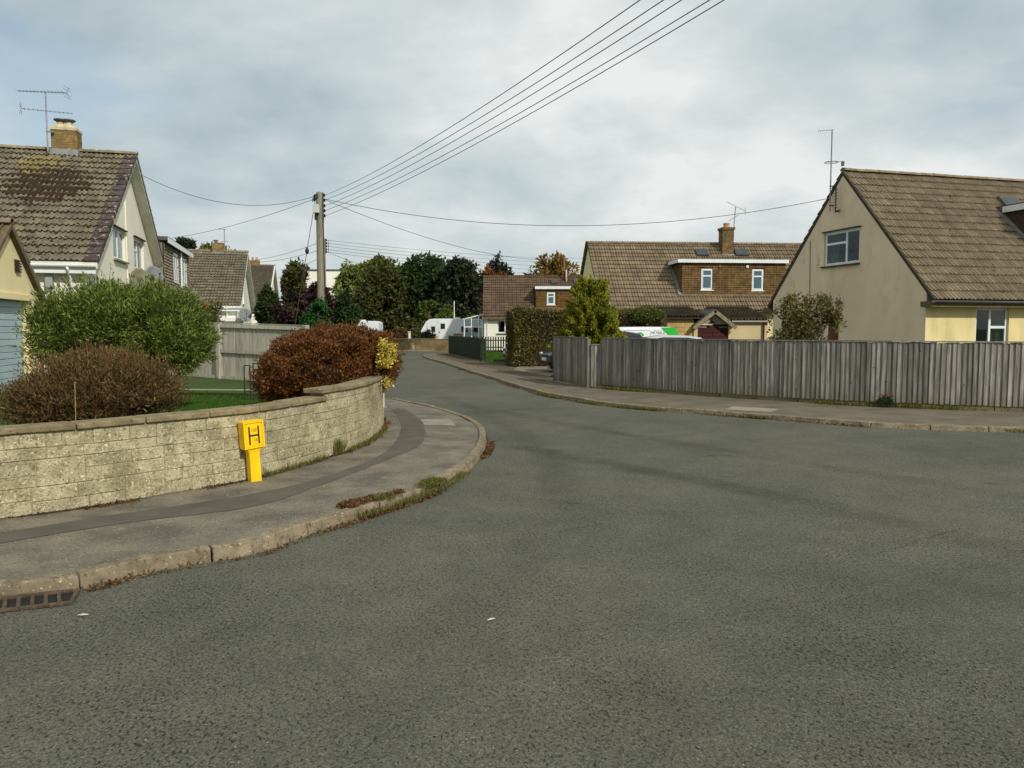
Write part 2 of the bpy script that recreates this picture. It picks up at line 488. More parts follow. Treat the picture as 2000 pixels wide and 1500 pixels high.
KR = Path(kr)
far = [Vector((6, 55.4, 0)), Vector((-3, 55.4, 0)), Vector((-12, 56.0, 0)), Vector((-24, 57.5, 0))]

rp = [tuple(p) for p in KL.p] + [(-26, 51, 0), (-26, 58, 0), (6, 56, 0)] + [tuple(p) for p in KR.p] + [(26, -16, 0), (-18, -16, 0)]
struct('road', ngon(rp, 0.0), ROAD)

# pavements and kerbs: every kerb stone is a piece of its own
def kerb(name, path, d0, d1, w=0.125, h=0.10, seed=1, drop=None, step=0.9):
    rnd = random.Random(seed)
    root = bpy.data.objects.new(name, None); COL.objects.link(root); root['kind'] = 'structure'
    d = d0
    while d < d1 - 0.2:
        e = min(d + step * rnd.uniform(0.92, 1.05), d1)
        hh = h + rnd.uniform(-0.008, 0.006)
        if drop: hh = drop(d, hh)
        m = MB(); o = rnd.uniform(-0.006, 0.006)
        path.block(m, d + 0.006, e - 0.006, o, w, -0.05, hh, max(2, int((e - d) / 0.22)), 0.022)
        q = m.build('kerb_stone', KERB, root)
        bevel(q, 0.012, 2)
        d = e
    return root
near_s = 0.0
kerb('kerb_left', KL, 4.0, KL.L - 1, seed=3)
kerb('kerb_right', KR, 3.0, KR.L - 1, seed=5, h=0.085)
FARP = Path(far[::-1])
kerb('kerb_far', FARP, 0.5, FARP.L - 0.5, seed=6, h=0.09)

WALLPX = [(0, 1014), (157, 993), (313, 967), (486, 937), (625, 898), (700, 872), (740, 846)]
wp = [gp(x, y, PZ) for x, y in WALLPX]
wp = [wp[0] + (wp[0] - wp[1]) * 6 + Vector((-0.6, 0.1, 0)), wp[0] + (wp[0] - wp[1]) * 2.5] + wp + [Vector((-2.22, 13.2, 0)), Vector((-2.68, 15.5, 0))]
WP = Path(wp)

pl = [KL.pos(s, 0.12) for s in np.arange(4.0, KL.L - 1, 0.25)]
inner = [WP.pos(s, 0.1) for s in np.arange(0, WP.L, 0.2)] + [Vector((-5.6, 26.4, 0)), Vector((-10.6, 44, 0)), Vector((-13, 47.5, 0)), Vector((-20, 48, 0))]
struct('pavement_left', ngon(pl + inner[::-1], PZ), PAVE)
pr = [KR.pos(s, 0.12) for s in np.arange(1.0, KR.L - 1, 0.25)]
prb = [gp(x, y, PZ) for x, y in ((1990, 807), (1680, 795), (1434, 782), (1176, 756), (1148, 754), (1082, 742), (1000, 720), (948, 706), (875, 691))]
pro = [Vector((24, 17, 0)), Vector((16, 14.4, 0))] + [p + Vector((0.25, 0.35, 0)) for p in prb] + [Vector((2, 48.5, 0))]
struct('pavement_right', ngon(pr + pro, PZ), PAVE_R)
struct('pavement_far', ngon([FARP.pos(s, 0.12) for s in np.arange(0.2, FARP.L, 0.5)] + [Vector((6, 58, 0)), Vector((-24, 60, 0))], PZ), PAVE_R)

# trench patch, concrete slab and covers let into the pavements, each its own thin sheet
up = [(-140, 1064), (0, 1042), (250, 1002), (500, 964), (650, 926), (750, 885), (783, 842), (778, 815), (764, 800)]
lo = [(-140, 1086), (0, 1062), (250, 1021), (500, 989), (625, 948), (750, 901), (822, 868), (827, 832), (803, 806), (780, 797)]
up = Path([gp(x, y, PZ) for x, y in up]); lo = Path([gp(x, y, PZ) for x, y in lo])
rj = random.Random(12)
def ragged(ps): return [(p.x + rj.uniform(-.009, .009), p.y + rj.uniform(-.012, .012), 0) for p in ps]
struct('pavement_patch', ngon(ragged(up.p) + ragged(lo.p[::-1]), PZ + 0.004), PATCH)
struct('pavement_slab', ngon([gp(x, y, PZ) for x, y in ((822, 819), (877, 818), (891, 832), (828, 831))], PZ + 0.006), CONC)
struct('pavement_cover', ngon([gp(x, y, PZ) for x, y in ((1415, 800), (1432, 794), (1524, 799), (1506, 805))], PZ + 0.005), CONC)
struct('soil_verge', ngon([gp(x, y, PZ) for x, y in ((850, 693), (902, 708), (956, 718), (1004, 732), (1060, 745), (1082, 741), (1000, 718), (948, 704), (875, 689))], PZ + 0.005), SOIL)

# crack-sealed seams in the road surface
TAR = mat('dark_seam', lin(62, 60, 52), lin(80, 78, 66), scale=14, rough=0.95)
def seam(px, w, seed):
    P = Path([gp(x, y) for x, y in px], step=0.05); rnd = random.Random(seed); m = MB(); a, b = [], []
    n = max(6, int(P.L / 0.06))
    for k in range(n + 1):
        s = P.L * k / n; j = rnd.uniform(-0.02, 0.02); ww = w * rnd.uniform(0.15, 1.0) * math.sin(math.pi * min(max(k / n, 0.04), 0.96)) ** 0.5
        a.append(P.pos(s, j + ww / 2, 0.004)); b.append(P.pos(s, j - ww / 2, 0.004))
    for k in range(n): m.face([a[k], b[k], b[k + 1], a[k + 1]])
    return struct('road_crack', m, TAR)
for i, (px, w) in enumerate([([(1808, 1052), (1840, 1043), (1868, 1036)], 0.022), ([(1700, 1086), (1755, 1070), (1800, 1055)], 0.012), ([(1088, 1039), (1120, 1033), (1180, 1023)], 0.012),
                             ([(1112, 983), (1140, 982)], 0.02), ([(1366, 893), (1405, 889), (1448, 893)], 0.035), ([(1922, 945), (1962, 946)], 0.035),
                             ([(925, 808), (1000, 800), (1100, 797), (1200, 799)], 0.06)]):
    seam(px, w, i)

# tyre-polished bands where traffic swings round the junction: thin films whose strength fades to their edges; the broad near ones also paint in the foreground's shading
def wear_shade_mat():
    m = bpy.data.materials.new('tyre_polish_and_shade'); m.use_nodes = True
    t = m.node_tree; b = t.nodes['Principled BSDF']; b.inputs['Roughness'].default_value = 0.95; b.inputs['Specular IOR Level'].default_value = 0.05; b.inputs['Base Color'].default_value = (*lin(54, 51, 42), 1)
    at_ = N(t, 'ShaderNodeAttribute', attribute_name='fade'); g_ = N(t, 'ShaderNodeNewGeometry')
    f = mathn(t, 'MULTIPLY', at_.outputs['Fac'], ramp(t, noise(t, g_.outputs['Position'], 1.6, 6, 0.7), [(0.30, 0.02), (0.72, 0.62)]))
    f = mathn(t, 'MULTIPLY', f, ramp(t, noise(t, g_.outputs['Position'], 60, 3, 0.6), [(0.35, 1.0), (0.65, 0.35)]))
    t.links.new(f, b.inputs['Alpha'])
    return m
WEAR_SHADE = wear_shade_mat()
def track(pts, w, amt, px=True):
    P = Path([gp(x, y) for x, y in pts] if px else pts, step=.2); n = int(P.L / .25); m = MB(); fa = []
    for k in range(n + 1):
        e = max(0.0, math.sin(math.pi * k / n)) ** .5
        for o, f in ((-.5, 0), (-.22, .8), (0, 1), (.22, .8), (.5, 0)): m.v.append(tuple(P.pos(P.L * k / n, o * w, .003))); fa.append(f * e * amt)
    for k in range(n):
        for j in range(4): m.f.append((k * 5 + j, k * 5 + 5 + j, k * 5 + 6 + j, k * 5 + 1 + j))
    o = struct('tyre_and_shade_band', m, WEAR_SHADE); o.data.attributes.new('fade', 'FLOAT', 'POINT').data.foreach_set('value', fa)
track([(760, 830), (980, 866), (1200, 908), (1500, 965), (1850, 1045), (2150, 1120)], .55, .75)
track([(900, 790), (1150, 836), (1400, 878), (1700, 925), (2100, 985)], .5, .55)
track([(830, 760), (960, 815), (1060, 880), (1090, 980), (960, 1150), (600, 1400)], .6, .4)
track([(-200, 1420), (300, 1290), (900, 1240), (1500, 1190), (2200, 1100)], 1.0, .18)
track([(300, 1480), (900, 1370), (1500, 1330), (2300, 1220)], 1.1, .25)
track([(900, 1560), (1400, 1480), (2000, 1420), (2400, 1380)], 1.2, .3)
# raised front garden behind the stone wall
def plot_z(t): return 0.30 + 0.24 * min(1, max(0, (t - 2.5) / 9.0))
m = MB(); rows = []
bl = [WP.pos(s, 0.16) for s in np.arange(0, WP.L, 0.5)] + [Vector((-5.9, 26.6, 0)), Vector((-10.9, 44, 0))]
TS = (0, 1, 2.5, 5, 8, 12, 18, 26)
for p in bl:
    rows.append([len(m.v) + k for k in range(len(TS))])
    for t in TS: m.v.append((p.x - t * 0.97, p.y + 0.2 * t, plot_z(t)))
for a, b in zip(rows, rows[1:]):
    for k in range(len(TS) - 1): m.f.append((a[k], b[k], b[k + 1], a[k + 1]))
struct('garden_lawn', m, LAWN)

# ---------------------------------------------------------------- stone garden wall
STONE = mat('weathered_stone_block', lin(182, 172, 140), lin(144, 134, 106), scale=6, rough=0.92, island=0.08, bump=(38, 0.9, 0.016),
            spots=[(1.3, 0.54, 0.16, lin(126, 115, 84)), (13, 0.56, 0.12, lin(122, 111, 80)), (46, 0.57, 0.06, lin(108, 99, 72)), (44, 0.60, 0.04, lin(206, 197, 162)), (17, 0.645, 0.03, lin(208, 200, 166))])
MORTAR = mat('wall_mortar', lin(166, 154, 120), lin(138, 127, 97), scale=8, rough=0.95)
COPING = mat('coping_stone', lin(146, 132, 100), lin(112, 100, 74), scale=7, rough=0.92, island=0.1, bump=(40, 0.7, 0.012),
             spots=[(22, 0.62, 0.05, lin(82, 74, 52)), (14, 0.66, 0.05, lin(168, 156, 118))])
wall = thing('garden_wall', 'low curved wall of weathered cream stone blocks beside the corner pavement', 'wall')
T = 0.21
STEP = WP.near(gp(632, 896, PZ))
zc = 0.795
body = MB(); WP.block(body, 0, WP.L, 0.009, T - 0.009, -0.02, zc, 60); WP.block(body, STEP, WP.L, 0.0095, T - 0.0095, zc, zc + 0.095, 24)
body.build('mortar_core', MORTAR, wall)
rw = random.Random(21)
def stone(d0, d1, z0, z1):
    m = MB(); o = rw.uniform(-0.004, 0.005); j = 0.003
    n = 2 if d1 - d0 > 0.25 else 1
    zz0, zz1 = z0 + j * rw.uniform(0.5, 1.2), z1 - j * rw.uniform(0.5, 1.2)
    WP.block(m, d0 + j, d1 - j, -o, T + o, zz0, zz1, n)
    b = m.build('stone_block', STONE, wall); bevel(b, 0.005, 1)
ch = 0.119; z0 = PZ
for pair in range(3):
    zb = z0 + pair * 2 * ch; d = -rw.uniform(0, 0.3)
    d = 0.0
    while d < WP.L - 0.05:
        if rw.random() < 0.27:
            e = min(d + rw.uniform(0.24, 0.44), WP.L)
            stone(d, e, zb, zb + 2 * ch)
        else:
            e = min(d + rw.uniform(0.55, 1.0), WP.L)
            hs = zb + ch * rw.uniform(0.8, 1.2)
            for (a, b) in ((zb, hs), (hs, zb + 2 * ch)):
                q = d
                while q < e - 1e-6:
                    q2 = q + rw.uniform(0.2, 0.46)
                    if e - q2 < 0.16: q2 = e
                    stone(q, min(q2, e), a, b); q = min(q2, e)
        d = e
d = STEP
while d < WP.L - 0.05:
    e = min(d + rw.uniform(0.25, 0.45), WP.L); stone(d, e, zc, zc + 0.095); d = e
def copings(d0, d1, z):
    d = d0
    while d < d1 - 0.05:
        e = d + rw.uniform(0.48, 0.66)
        if d1 - e < 0.25: e = d1
        m = MB(); WP.block(m, d + 0.004, e - 0.004, -0.035 + rw.uniform(-.005, .005), T + 0.035, z + 0.002, z + 0.058 + rw.uniform(-.004, .004), 3)
        bevel(m.build('coping_stone', COPING, wall), 0.012, 2); d = e
copings(0, STEP + 0.02, zc)
copings(STEP - 0.10, WP.L, zc + 0.095)
wpost = thing('white_post', 'short white post at the far end of the stone wall', 'post', gp(746, 797, PZ) - Vector((0, 0, PZ)))
pm = MB(); pm.lathe((0, 0, 0), [(0.05, 0), (0.05, 0.74), (0.054, 0.745), (0.054, 0.775), (0.02, 0.79)], 14)
WHITE = mat('white_paint', lin(228, 228, 218), lin(212, 212, 200), scale=3, rough=0.55, spec=0.4)
pm.build('shaft', WHITE, wpost, smooth=False)
MB().box((-0.09, -0.09, 0), (0.09, 0.09, 0.10)).build('footing', CONC, wpost)

# ---------------------------------------------------------------- hydrant marker
YEL = mat('yellow_paint', lin(252, 206, 4), lin(240, 190, 4), scale=6, rough=0.45, spec=0.45, spots=[(26, 0.70, 0.05, lin(198, 156, 20)), (9, 0.68, 0.10, lin(214, 170, 24)), (60, 0.74, 0.03, lin(120, 96, 40))])
INK = mat('black_ink', lin(28, 22, 20), lin(40, 34, 30), rough=0.6)
hp = gp(498, 939, PZ)
hyd = thing('hydrant_marker', 'yellow fire hydrant marker post lettered H against the stone wall', 'hydrant marker', hp, R(47))
hyd.rotation_euler = (R(1.5), R(-4.0), R(44)); hyd.scale = (.92, .9, .97)
m = MB()
def ring(w, d, z): return [(-w, -d, z), (w, -d, z), (w, d, z), (-w, d, z)]
def loft(m, rings):
    i = len(m.v); n = len(rings[0])
    for r in rings: m.v += r
    for k in range(len(rings) - 1):
        for j in range(n): m.f.append((i + k * n + j, i + k * n + (j + 1) % n, i + (k + 1) * n + (j + 1) % n, i + (k + 1) * n + j))
    m.f.append(tuple(i + n - 1 - j for j in range(n))); e = i + (len(rings) - 1) * n
    m.f.append(tuple(e + j for j in range(n)))
loft(m, [ring(0.064, 0.05, -0.04), ring(0.062, 0.05, 0.315), ring(0.070, 0.052, 0.338), ring(0.086, 0.056, 0.356), ring(0.106, 0.06, 0.3665)])
bevel(m.build('post', YEL, hyd), 0.008, 2)
m = MB(); loft(m, [ring(0.118, 0.064, 0.366), ring(0.121, 0.066, 0.38), ring(0.121, 0.066, 0.655), ring(0.116, 0.06, 0.672)])
head = bevel(m.build('head', YEL, hyd), 0.007, 2)
m = MB()
for (a, b) in (((-0.121, -0.078, 0.652), (0.121, -0.064, 0.672)), ((-0.121, -0.0785, 0.375), (-0.102, -0.064, 0.652)), ((0.102, -0.0785, 0.375), (0.121, -0.064, 0.652)), ((-0.102, -0.077, 0.375), (0.102, -0.064, 0.388))): m.box(a, b)
m.build('rim', YEL, hyd)
plate = MB().box((-0.098, -0.0725, 0.395), (0.098, -0.065, 0.635)).build('plate', YEL, hyd); bevel(plate, 0.003, 1)
m = MB()
m.box((-0.064, -0.0755, 0.418), (-0.046, -0.0725, 0.614)); m.box((0.046, -0.0755, 0.418), (0.064, -0.0725, 0.614)); m.box((-0.046, -0.0754, 0.507), (0.046, -0.0726, 0.525))
m.build('letter_h', INK, plate)
def text(body, size, loc, rot, material, parent, name='lettering', align='CENTER', xs=1.0):
    c = bpy.data.curves.new(name, 'FONT'); c.body = body; c.size = size; c.align_x = align; c.align_y = 'CENTER'; c.extrude = 0.0006
    c.materials.append(material)
    tmp = bpy.data.objects.new('tmp', c); COL.objects.link(tmp)
    me = bpy.data.meshes.new_from_object(tmp.evaluated_get(bpy.context.evaluated_depsgraph_get())); bpy.data.objects.remove(tmp)
    o = obj(name, me, material, parent); o.location = loc; o.rotation_euler = rot; o.scale = (xs, 1, 1)
    return o
INK2 = mat('faded_ink', lin(120, 92, 10), lin(140, 108, 10), rough=0.6)
text('100', 0.05, (0.0, -0.0735, 0.570), (R(90), 0, 0), INK2, plate, 'upper_figures')
text('18', 0.05, (0.012, -0.0735, 0.462), (R(90), 0, 0), INK2, plate, 'lower_figures')
m = MB()
for x in (-0.086, 0.086):
    for z in (0.408, 0.622): m.lathe((x, -0.072, z), [(0.008, 0), (0.008, -0.004), (0.004, -0.006)], 10, 'y')
for k, x in enumerate((-0.086, 0.086)):
    for z in (0.408, 0.622):
        MB().lathe((x, -0.0726, z), [(0.008, 0), (0.008, -0.004), (0.004, -0.006)], 10, 'y').build('screw', mat('pale_yellow', lin(250, 222, 60), None), plate)

# ---------------------------------------------------------------- gully grate at the kerb
RUST = mat('rusty_iron', lin(92, 76, 62), lin(66, 54, 44), scale=24, rough=0.8, bump=(60, 0.5, 0.003), spots=[(20, 0.58, 0.08, lin(118, 86, 58))])
PIT_SHADE = mat('gully_pit_shade', (0.012, 0.011, 0.01), (0.02, 0.018, 0.014), scale=8, rough=0.9)  # near-black colour painted for the shade under the bars; no hole is cut
s_end = KL.near(gp(158, 1154)) ; gl = 0.56; gw = 0.27
grate = thing('gully_grate', 'rusty iron drain grate in the road gutter at the kerb', 'drain grate')
p0 = KL.pos(s_end, -0.02); p1 = KL.pos(s_end - gl, -0.02); ux = (p0 - p1).normalized(); uy = Vector((ux.y, -ux.x, 0))
grate.location = p1; grate.rotation_euler = (0, 0, math.atan2(ux.y, ux.x))
MB().box((0.01, -gw + .01, 0.003), (gl - .01, -0.01, 0.0045)).build('pit_dark', PIT_SHADE, grate)  # flat dark sheet on the road in place of the shaded hole
m = MB()
for (a, b) in (((0, -0.03, 0.002), (gl, 0, 0.022)), ((0, -gw, 0.002), (gl, -gw + 0.03, 0.022)), ((0, -gw + .03, 0.002), (0.025, -0.03, 0.0215)), ((gl - 0.025, -gw + .03, 0.002), (gl, -0.03, 0.0215))): m.box(a, b)
bevel(m.build('frame', RUST, grate), 0.003, 1)
nb = 7
for k in range(1, nb):
    x = 0.025 + (gl - 0.05) * k / nb
    bevel(MB().obox((x - 0.011 + .02, -gw + 0.03, 0.003), (0.024, 0, 0), (-0.04, gw - 0.06, 0), (0, 0, 0.018)).build('bar', RUST, grate), 0.003, 1)

# ================================================================ HOUSES
TILE_PROF = [(.015, -.03), (.02, .034), (.07, .046), (.13, .020), (.18, 0), (.38, 0), (.43, .024), (.5, .044), (.57, .024), (.62, 0), (.84, 0), (.90, .020), (.96, .042), (1.0, .030)]
FLAT_PROF = [(0, 0.004), (.04, 0), (.5, .004), (.96, 0), (.975, -.014), (1, -.014)]
def tile_geo(w, gauge, prof=TILE_PROF, amp=1.0, lift=0.055, lip=0.014):
    """one concrete roof tile: x along the eave, y up the slope, z out of the roof"""
    m = MB(); n = len(prof); L = gauge + 0.05
    for y, dz in ((0.0, lift), (L, 0.004)):
        for u, h in prof: m.v.append((u * w, y, dz + h * amp))
    for u, h in prof: m.v.append((u * w, 0.004, lift + h * amp - lip))
    for k in range(n - 1):
        m.f.append((k, k + 1, n + k + 1, n + k)); m.f.append((2 * n + k, 2 * n + k + 1, k + 1, k))
    m.f.append((0, n, 2 * n)); m.f.append((n - 1, 3 * n - 1, 2 * n - 1))
    return m
class Slope:
    """one plane of a roof in its house's own space"""
    def __init__(s, o, u, v):
        s.o = Vector(o); s.u = Vector(u).normalized(); s.v = Vector(v).normalized(); s.n = s.u.cross(s.v).normalized()
    def mat(s, a, b, c=0.0):
        p = s.o + s.u * a + s.v * b + s.n * c
        M = Matrix((s.u, s.v, s.n)).transposed().to_4x4(); M.translation = p
        return M
    def ab(s, P): d = Vector(P) - s.o; return d.dot(s.u), d.dot(s.v)
def lay_tiles(roof, sl, W, L, tw, gauge, material, single=None, skip=None, prof=TILE_PROF, amp=1.0, seed=1, a0=0.0, name='tile', lip=0.014):
    """tiles of a slope: those 'single' accepts are objects of their own, the others one joined part"""
    rnd = random.Random(seed); g = tile_geo(tw, gauge, prof, amp, lip=lip); me = g.mesh(name); me.materials.append(material)
    joined = MB(); base = np.array(g.v)
    rows = int(round(L / gauge)); cols = int(round(W / tw)); cnt = 0
    VV, FF = [], []; nv = 0
    for r in range(rows):
        for c in range(cols):
            a, b = a0 + c * tw, r * gauge
            if skip and skip(a + tw / 2, b + gauge / 2): continue
            M = sl.mat(a, b, rnd.uniform(-0.003, 0.006)) @ Matrix.Rotation(rnd.uniform(-0.012, 0.012), 4, 'Z') @ Matrix.Rotation(rnd.uniform(-0.012, 0.012), 4, 'Y')
            if single and single(r, c) and cnt < 300:
                o = bpy.data.objects.new(name, me); COL.objects.link(o); o.parent = roof; o.matrix_basis = M; cnt += 1
            else:
                VV.append((np.c_[base, np.ones(len(base))] @ np.array(M).T)[:, :3])
                FF += [tuple(i + nv for i in f) for f in g.f]; nv += len(base)
    if VV:
        m = bpy.data.meshes.new('tile_courses'); m.from_pydata(np.concatenate(VV).tolist(), [], FF); m.update()
        obj('tile_courses', m, material, roof, 'stuff')
def ridge(roof, p, q, material, r=0.13, step=0.45, seed=2, name='ridge_tile'):
    p, q = Vector(p), Vector(q); L = (q - p).length; d = (q - p).normalized(); rnd = random.Random(seed)
    side = d.cross(Vector((0, 0, 1))).normalized(); k = 0; n = max(1, int(L / step)); step = L / n
    g = MB(); pts = 7
    for x in (0, step * 1.03):
        for j in range(pts):
            an = math.pi * j / (pts - 1); rr = r * (1.0 if x == 0 else 0.93)
            g.v.append((x, math.cos(an) * rr, math.sin(an) * rr * 0.8 - 0.045))
    for j in range(pts - 1): g.f.append((j, j + 1, pts + j + 1, pts + j))
    g.f.append(tuple(range(pts - 1, -1, -1)))
    me = g.mesh(name); me.materials.append(material)
    M0 = Matrix((d, -side, Vector((0, 0, 1)))).transposed().to_4x4()
    for k in range(n):
        o = bpy.data.objects.new(name, me); COL.objects.link(o); o.parent = roof
        M = M0.copy(); M.translation = p + d * step * k + Vector((0, 0, rnd.uniform(-.008, .008))); o.matrix_basis = M @ Matrix.Rotation(rnd.uniform(-.03, .03), 4, 'Z')
class House:
    """gabled house; own space: x along the ridge, y away from the front eave, z up; origin under the front eave edge"""
    def __init__(s, name, label, origin, ang, x0, x1, W, ze, zr, zb=0.0, over=0.28, ov0=0.05, ov1=0.05, wallmat=None, trim=None, cat='house', thick=0.10, roofmat=None, wins=(), barge=None):
        s.root = thing(name, label, cat, (origin[0], origin[1], 0), ang)
        s.M = Matrix.Translation((origin[0], origin[1], 0)) @ Matrix.Rotation(ang, 4, 'Z'); s.Mi = s.M.inverted()
        s.x0, s.x1, s.W, s.ze, s.zr, s.zb, s.over = x0, x1, W, ze, zr, zb, over
        s.ov0, s.ov1 = ov0, ov1
        k = (zr - ze) / (W / 2); s.k = k
        zw = ze + k * over - thick * 1.15; zt = zr - thick * 1.25
        def pent(xa, xb, ins, zlo):
            y0, y1 = over + ins, W - over - ins
            za = zw + k * ins - ins * 0.35; zp = zt - ins * 1.1
            m = MB(); m.prism([(xa, y0, zlo), (xa, y1, zlo), (xa, y1, za), (xa, W / 2, zp), (xa, y0, za)], (xb - xa, 0, 0)); return m
        s.wall = pent(x0 + ov0, x1 - ov1, 0, zb - 0.3).build('wall', wallmat, s.root)
        s.cuts = [pent(x0 + ov0 + 0.25, x1 - ov1 - 0.25, 0.25, zb + 0.02)]
        sl = math.hypot(W / 2, zr - ze); s.sl = sl
        s.front = Slope((x0, 0, ze), (1, 0, 0), (0, W / 2, zr - ze))
        s.back = Slope((x1, W, ze), (-1, 0, 0), (0, -W / 2, zr - ze))
        n = s.front.n
        rm = MB()
        prof = [(x0, 0, ze), (x0, W / 2, zr), (x0, W, ze), (x0, W, ze - thick * 1.2), (x0, W / 2, zr - thick * 1.2), (x0, 0, ze - thick * 1.2)]
        rm.prism(prof, (x1 - x0, 0, 0))
        s.roof = rm.build('roof', trim, s.root)
    def finish(s): cut(s.wall, s.cuts)
    def loc(s, P): return s.Mi @ Vector(P)
    def on(s, px, py, axis, val):
        """own-space point where the photo pixel meets the plane axis = val"""
        n = s.M.to_3x3() @ Vector((1, 0, 0) if axis == 'x' else (0, 1, 0) if axis == 'y' else (0, 0, 1))
        P = s.M @ Vector((val, 0, 0) if axis == 'x' else (0, val, 0) if axis == 'y' else (0, 0, val))
        return s.Mi @ hit(px, py, P, n)
    def on_roof(s, px, py):
        n = s.M.to_3x3() @ s.front.n
        return s.Mi @ hit(px, py, s.M @ s.front.o, n)
PVC = mat('white_upvc', lin(228, 232, 230), lin(216, 220, 216), scale=3, rough=0.35, spec=0.5)
CURTAIN = mat('net_curtain', lin(200, 200, 190), lin(170, 170, 160), scale=6, rough=0.9)
GCURT = mat('green_curtain', lin(120, 132, 108), lin(92, 104, 84), scale=6, rough=0.9)
def window(root, o, rv, w, h, cells, framemat=None, sillmat=None, glass=None, curtain=None, rec=0.07, fw=0.05, sill=True, cuts=None, label=None, sd=0.10, lintel=None):
    """o = lower left corner on the wall face (own space), rv = to the right seen from outside; cells in 0..1"""
    framemat = framemat or PVC; glass = glass or GLASS
    o = Vector(o); rv = Vector(rv).normalized(); up = Vector((0, 0, 1)); nv = rv.cross(up)
    if cuts is not None:
        cuts.append(MB().obox(o + nv * 0.05, rv * w, up * h, -nv * 0.5))
    b = o - nv * rec
    m = MB()
    def bar(x0, z0, x1, z1, d0=0.0, d1=0.06): m.obox(b + rv * x0 + up * z0 + nv * d0, rv * (x1 - x0), up * (z1 - z0), -nv * (d1 + d0))
    e = 0.001
    bar(e, e, w - e, fw); bar(e, h - fw, w - e, h - e); bar(e, fw, fw, h - fw); bar(w - fw, fw, w - e, h - fw)
    win = m.build('window', framemat, root)
    if label: win['label'] = label
    for (a, c, d, f) in cells:
        x0, z0, x1, z1 = fw + a * (w - 2 * fw), fw + c * (h - 2 * fw), fw + d * (w - 2 * fw), fw + f * (h - 2 * fw)
        m = MB(); q = 0.038
        bar(x0, z0, x1, z0 + q, .012, .04); bar(x0, z1 - q, x1, z1, .012, .04); bar(x0, z0 + q, x0 + q, z1 - q, .0115, .04); bar(x1 - q, z0 + q, x1, z1 - q, .0115, .04)
        m.build('sash', framemat, win)
        MB().obox(b + rv * (x0 + q) + up * (z0 + q) - nv * 0.012, rv * (x1 - x0 - 2 * q), up * (z1 - z0 - 2 * q), -nv * 0.006).build('pane', glass, win)
    if sill:
        MB().obox(o + rv * (-0.05) - up * 0.055 - nv * rec, rv * (w + 0.1), up * 0.05, nv * (rec + sd)).build('sill', sillmat or framemat, win)
    if lintel:
        MB().obox(o + rv * (-0.06) + up * (h + .002) - nv * 0.02, rv * (w + 0.12), up * 0.035, nv * 0.10).build('lintel', lintel, win)
    if curtain:
        cm, x0, x1 = curtain; c = MB(); n = 24
        for k in range(n + 1):
            x = x0 + (x1 - x0) * k / n; dd = 0.14 + 0.03 * math.sin(k * 1.9)
            for z in (0.0, 1.0): c.v.append(tuple(b + rv * (x * w) + up * (z * h) - nv * dd))
        for k in range(n): c.f.append((2 * k, 2 * k + 2, 2 * k + 3, 2 * k + 1))
        c.build('curtain', cm, win)
    return win
def gutter(root, p, q, material, r=0.06, fascia=None, drop=0.16):
    p, q = Vector(p), Vector(q); d = (q - p).normalized(); side = d.cross(Vector((0, 0, 1)))
    m = MB(); n = 8; i = 0
    for s in (p, q):
        for j in range(n + 1):
            an = math.pi + math.pi * j / n
            m.v.append(tuple(s + side * math.cos(an) * r + Vector((0, 0, math.sin(an) * r))))
    for j in range(n): m.f.append((j, j + 1, n + 2 + j, n + 1 + j))
    g = m.build('gutter', material, root, smooth=True)
    sm = g.modifiers.new('thick', 'SOLIDIFY'); sm.thickness = 0.006
    return g
def brick_stack(parent, x0, x1, y0, y1, z0, z1, bl, bh, bm, mm, seed=1, name='brick', faces='fr'):
    """chimney stack: mortar core and single bricks on the two faces in view"""
    MB().box((x0 + .008, y0 + .008, z0), (x1 - .008, y1 - .008, z1)).build('mortar_core', mm, parent)
    rnd = random.Random(seed); rows = int(round((z1 - z0) / bh)); bh = (z1 - z0) / rows
    cache = {}
    def put(kind, L, M):
        key = (kind, round(L, 3))
        if key not in cache:
            g = MB().box((0.005, 0.0, 0.005), (L - 0.005, 0.06, bh - 0.005)); cache[key] = g.mesh(name); cache[key].materials.append(bm)
        o = bpy.data.objects.new(name, cache[key]); COL.objects.link(o); o.parent = parent; o.matrix_basis = M
    sides = {'f': (Vector((x0, y0, 0)), Vector((1, 0, 0)), x1 - x0), 'r': (Vector((x1, y0, 0)), Vector((0, 1, 0)), y1 - y0), 'l': (Vector((x0, y1, 0)), Vector((0, -1, 0)), y1 - y0)}
    for fc in faces:
        o, u, W = sides[fc]; nn = Vector((0, 0, 1)).cross(u)   # inward
        for r in range(rows):
            a = 0.0; first = True
            while a < W - 1e-4:
                L = bl * 0.5 if (first and r % 2) else bl
                L = min(L, W - a)
                if W - a - L < bl * 0.2: L = W - a
                M = Matrix((u, nn, Vector((0, 0, 1)))).transposed().to_4x4()
                M.translation = o + u * a + Vector((0, 0, z0 + r * bh)) - nn * rnd.uniform(-0.003, 0.004)
                put(fc, L, M); a += L; first = False
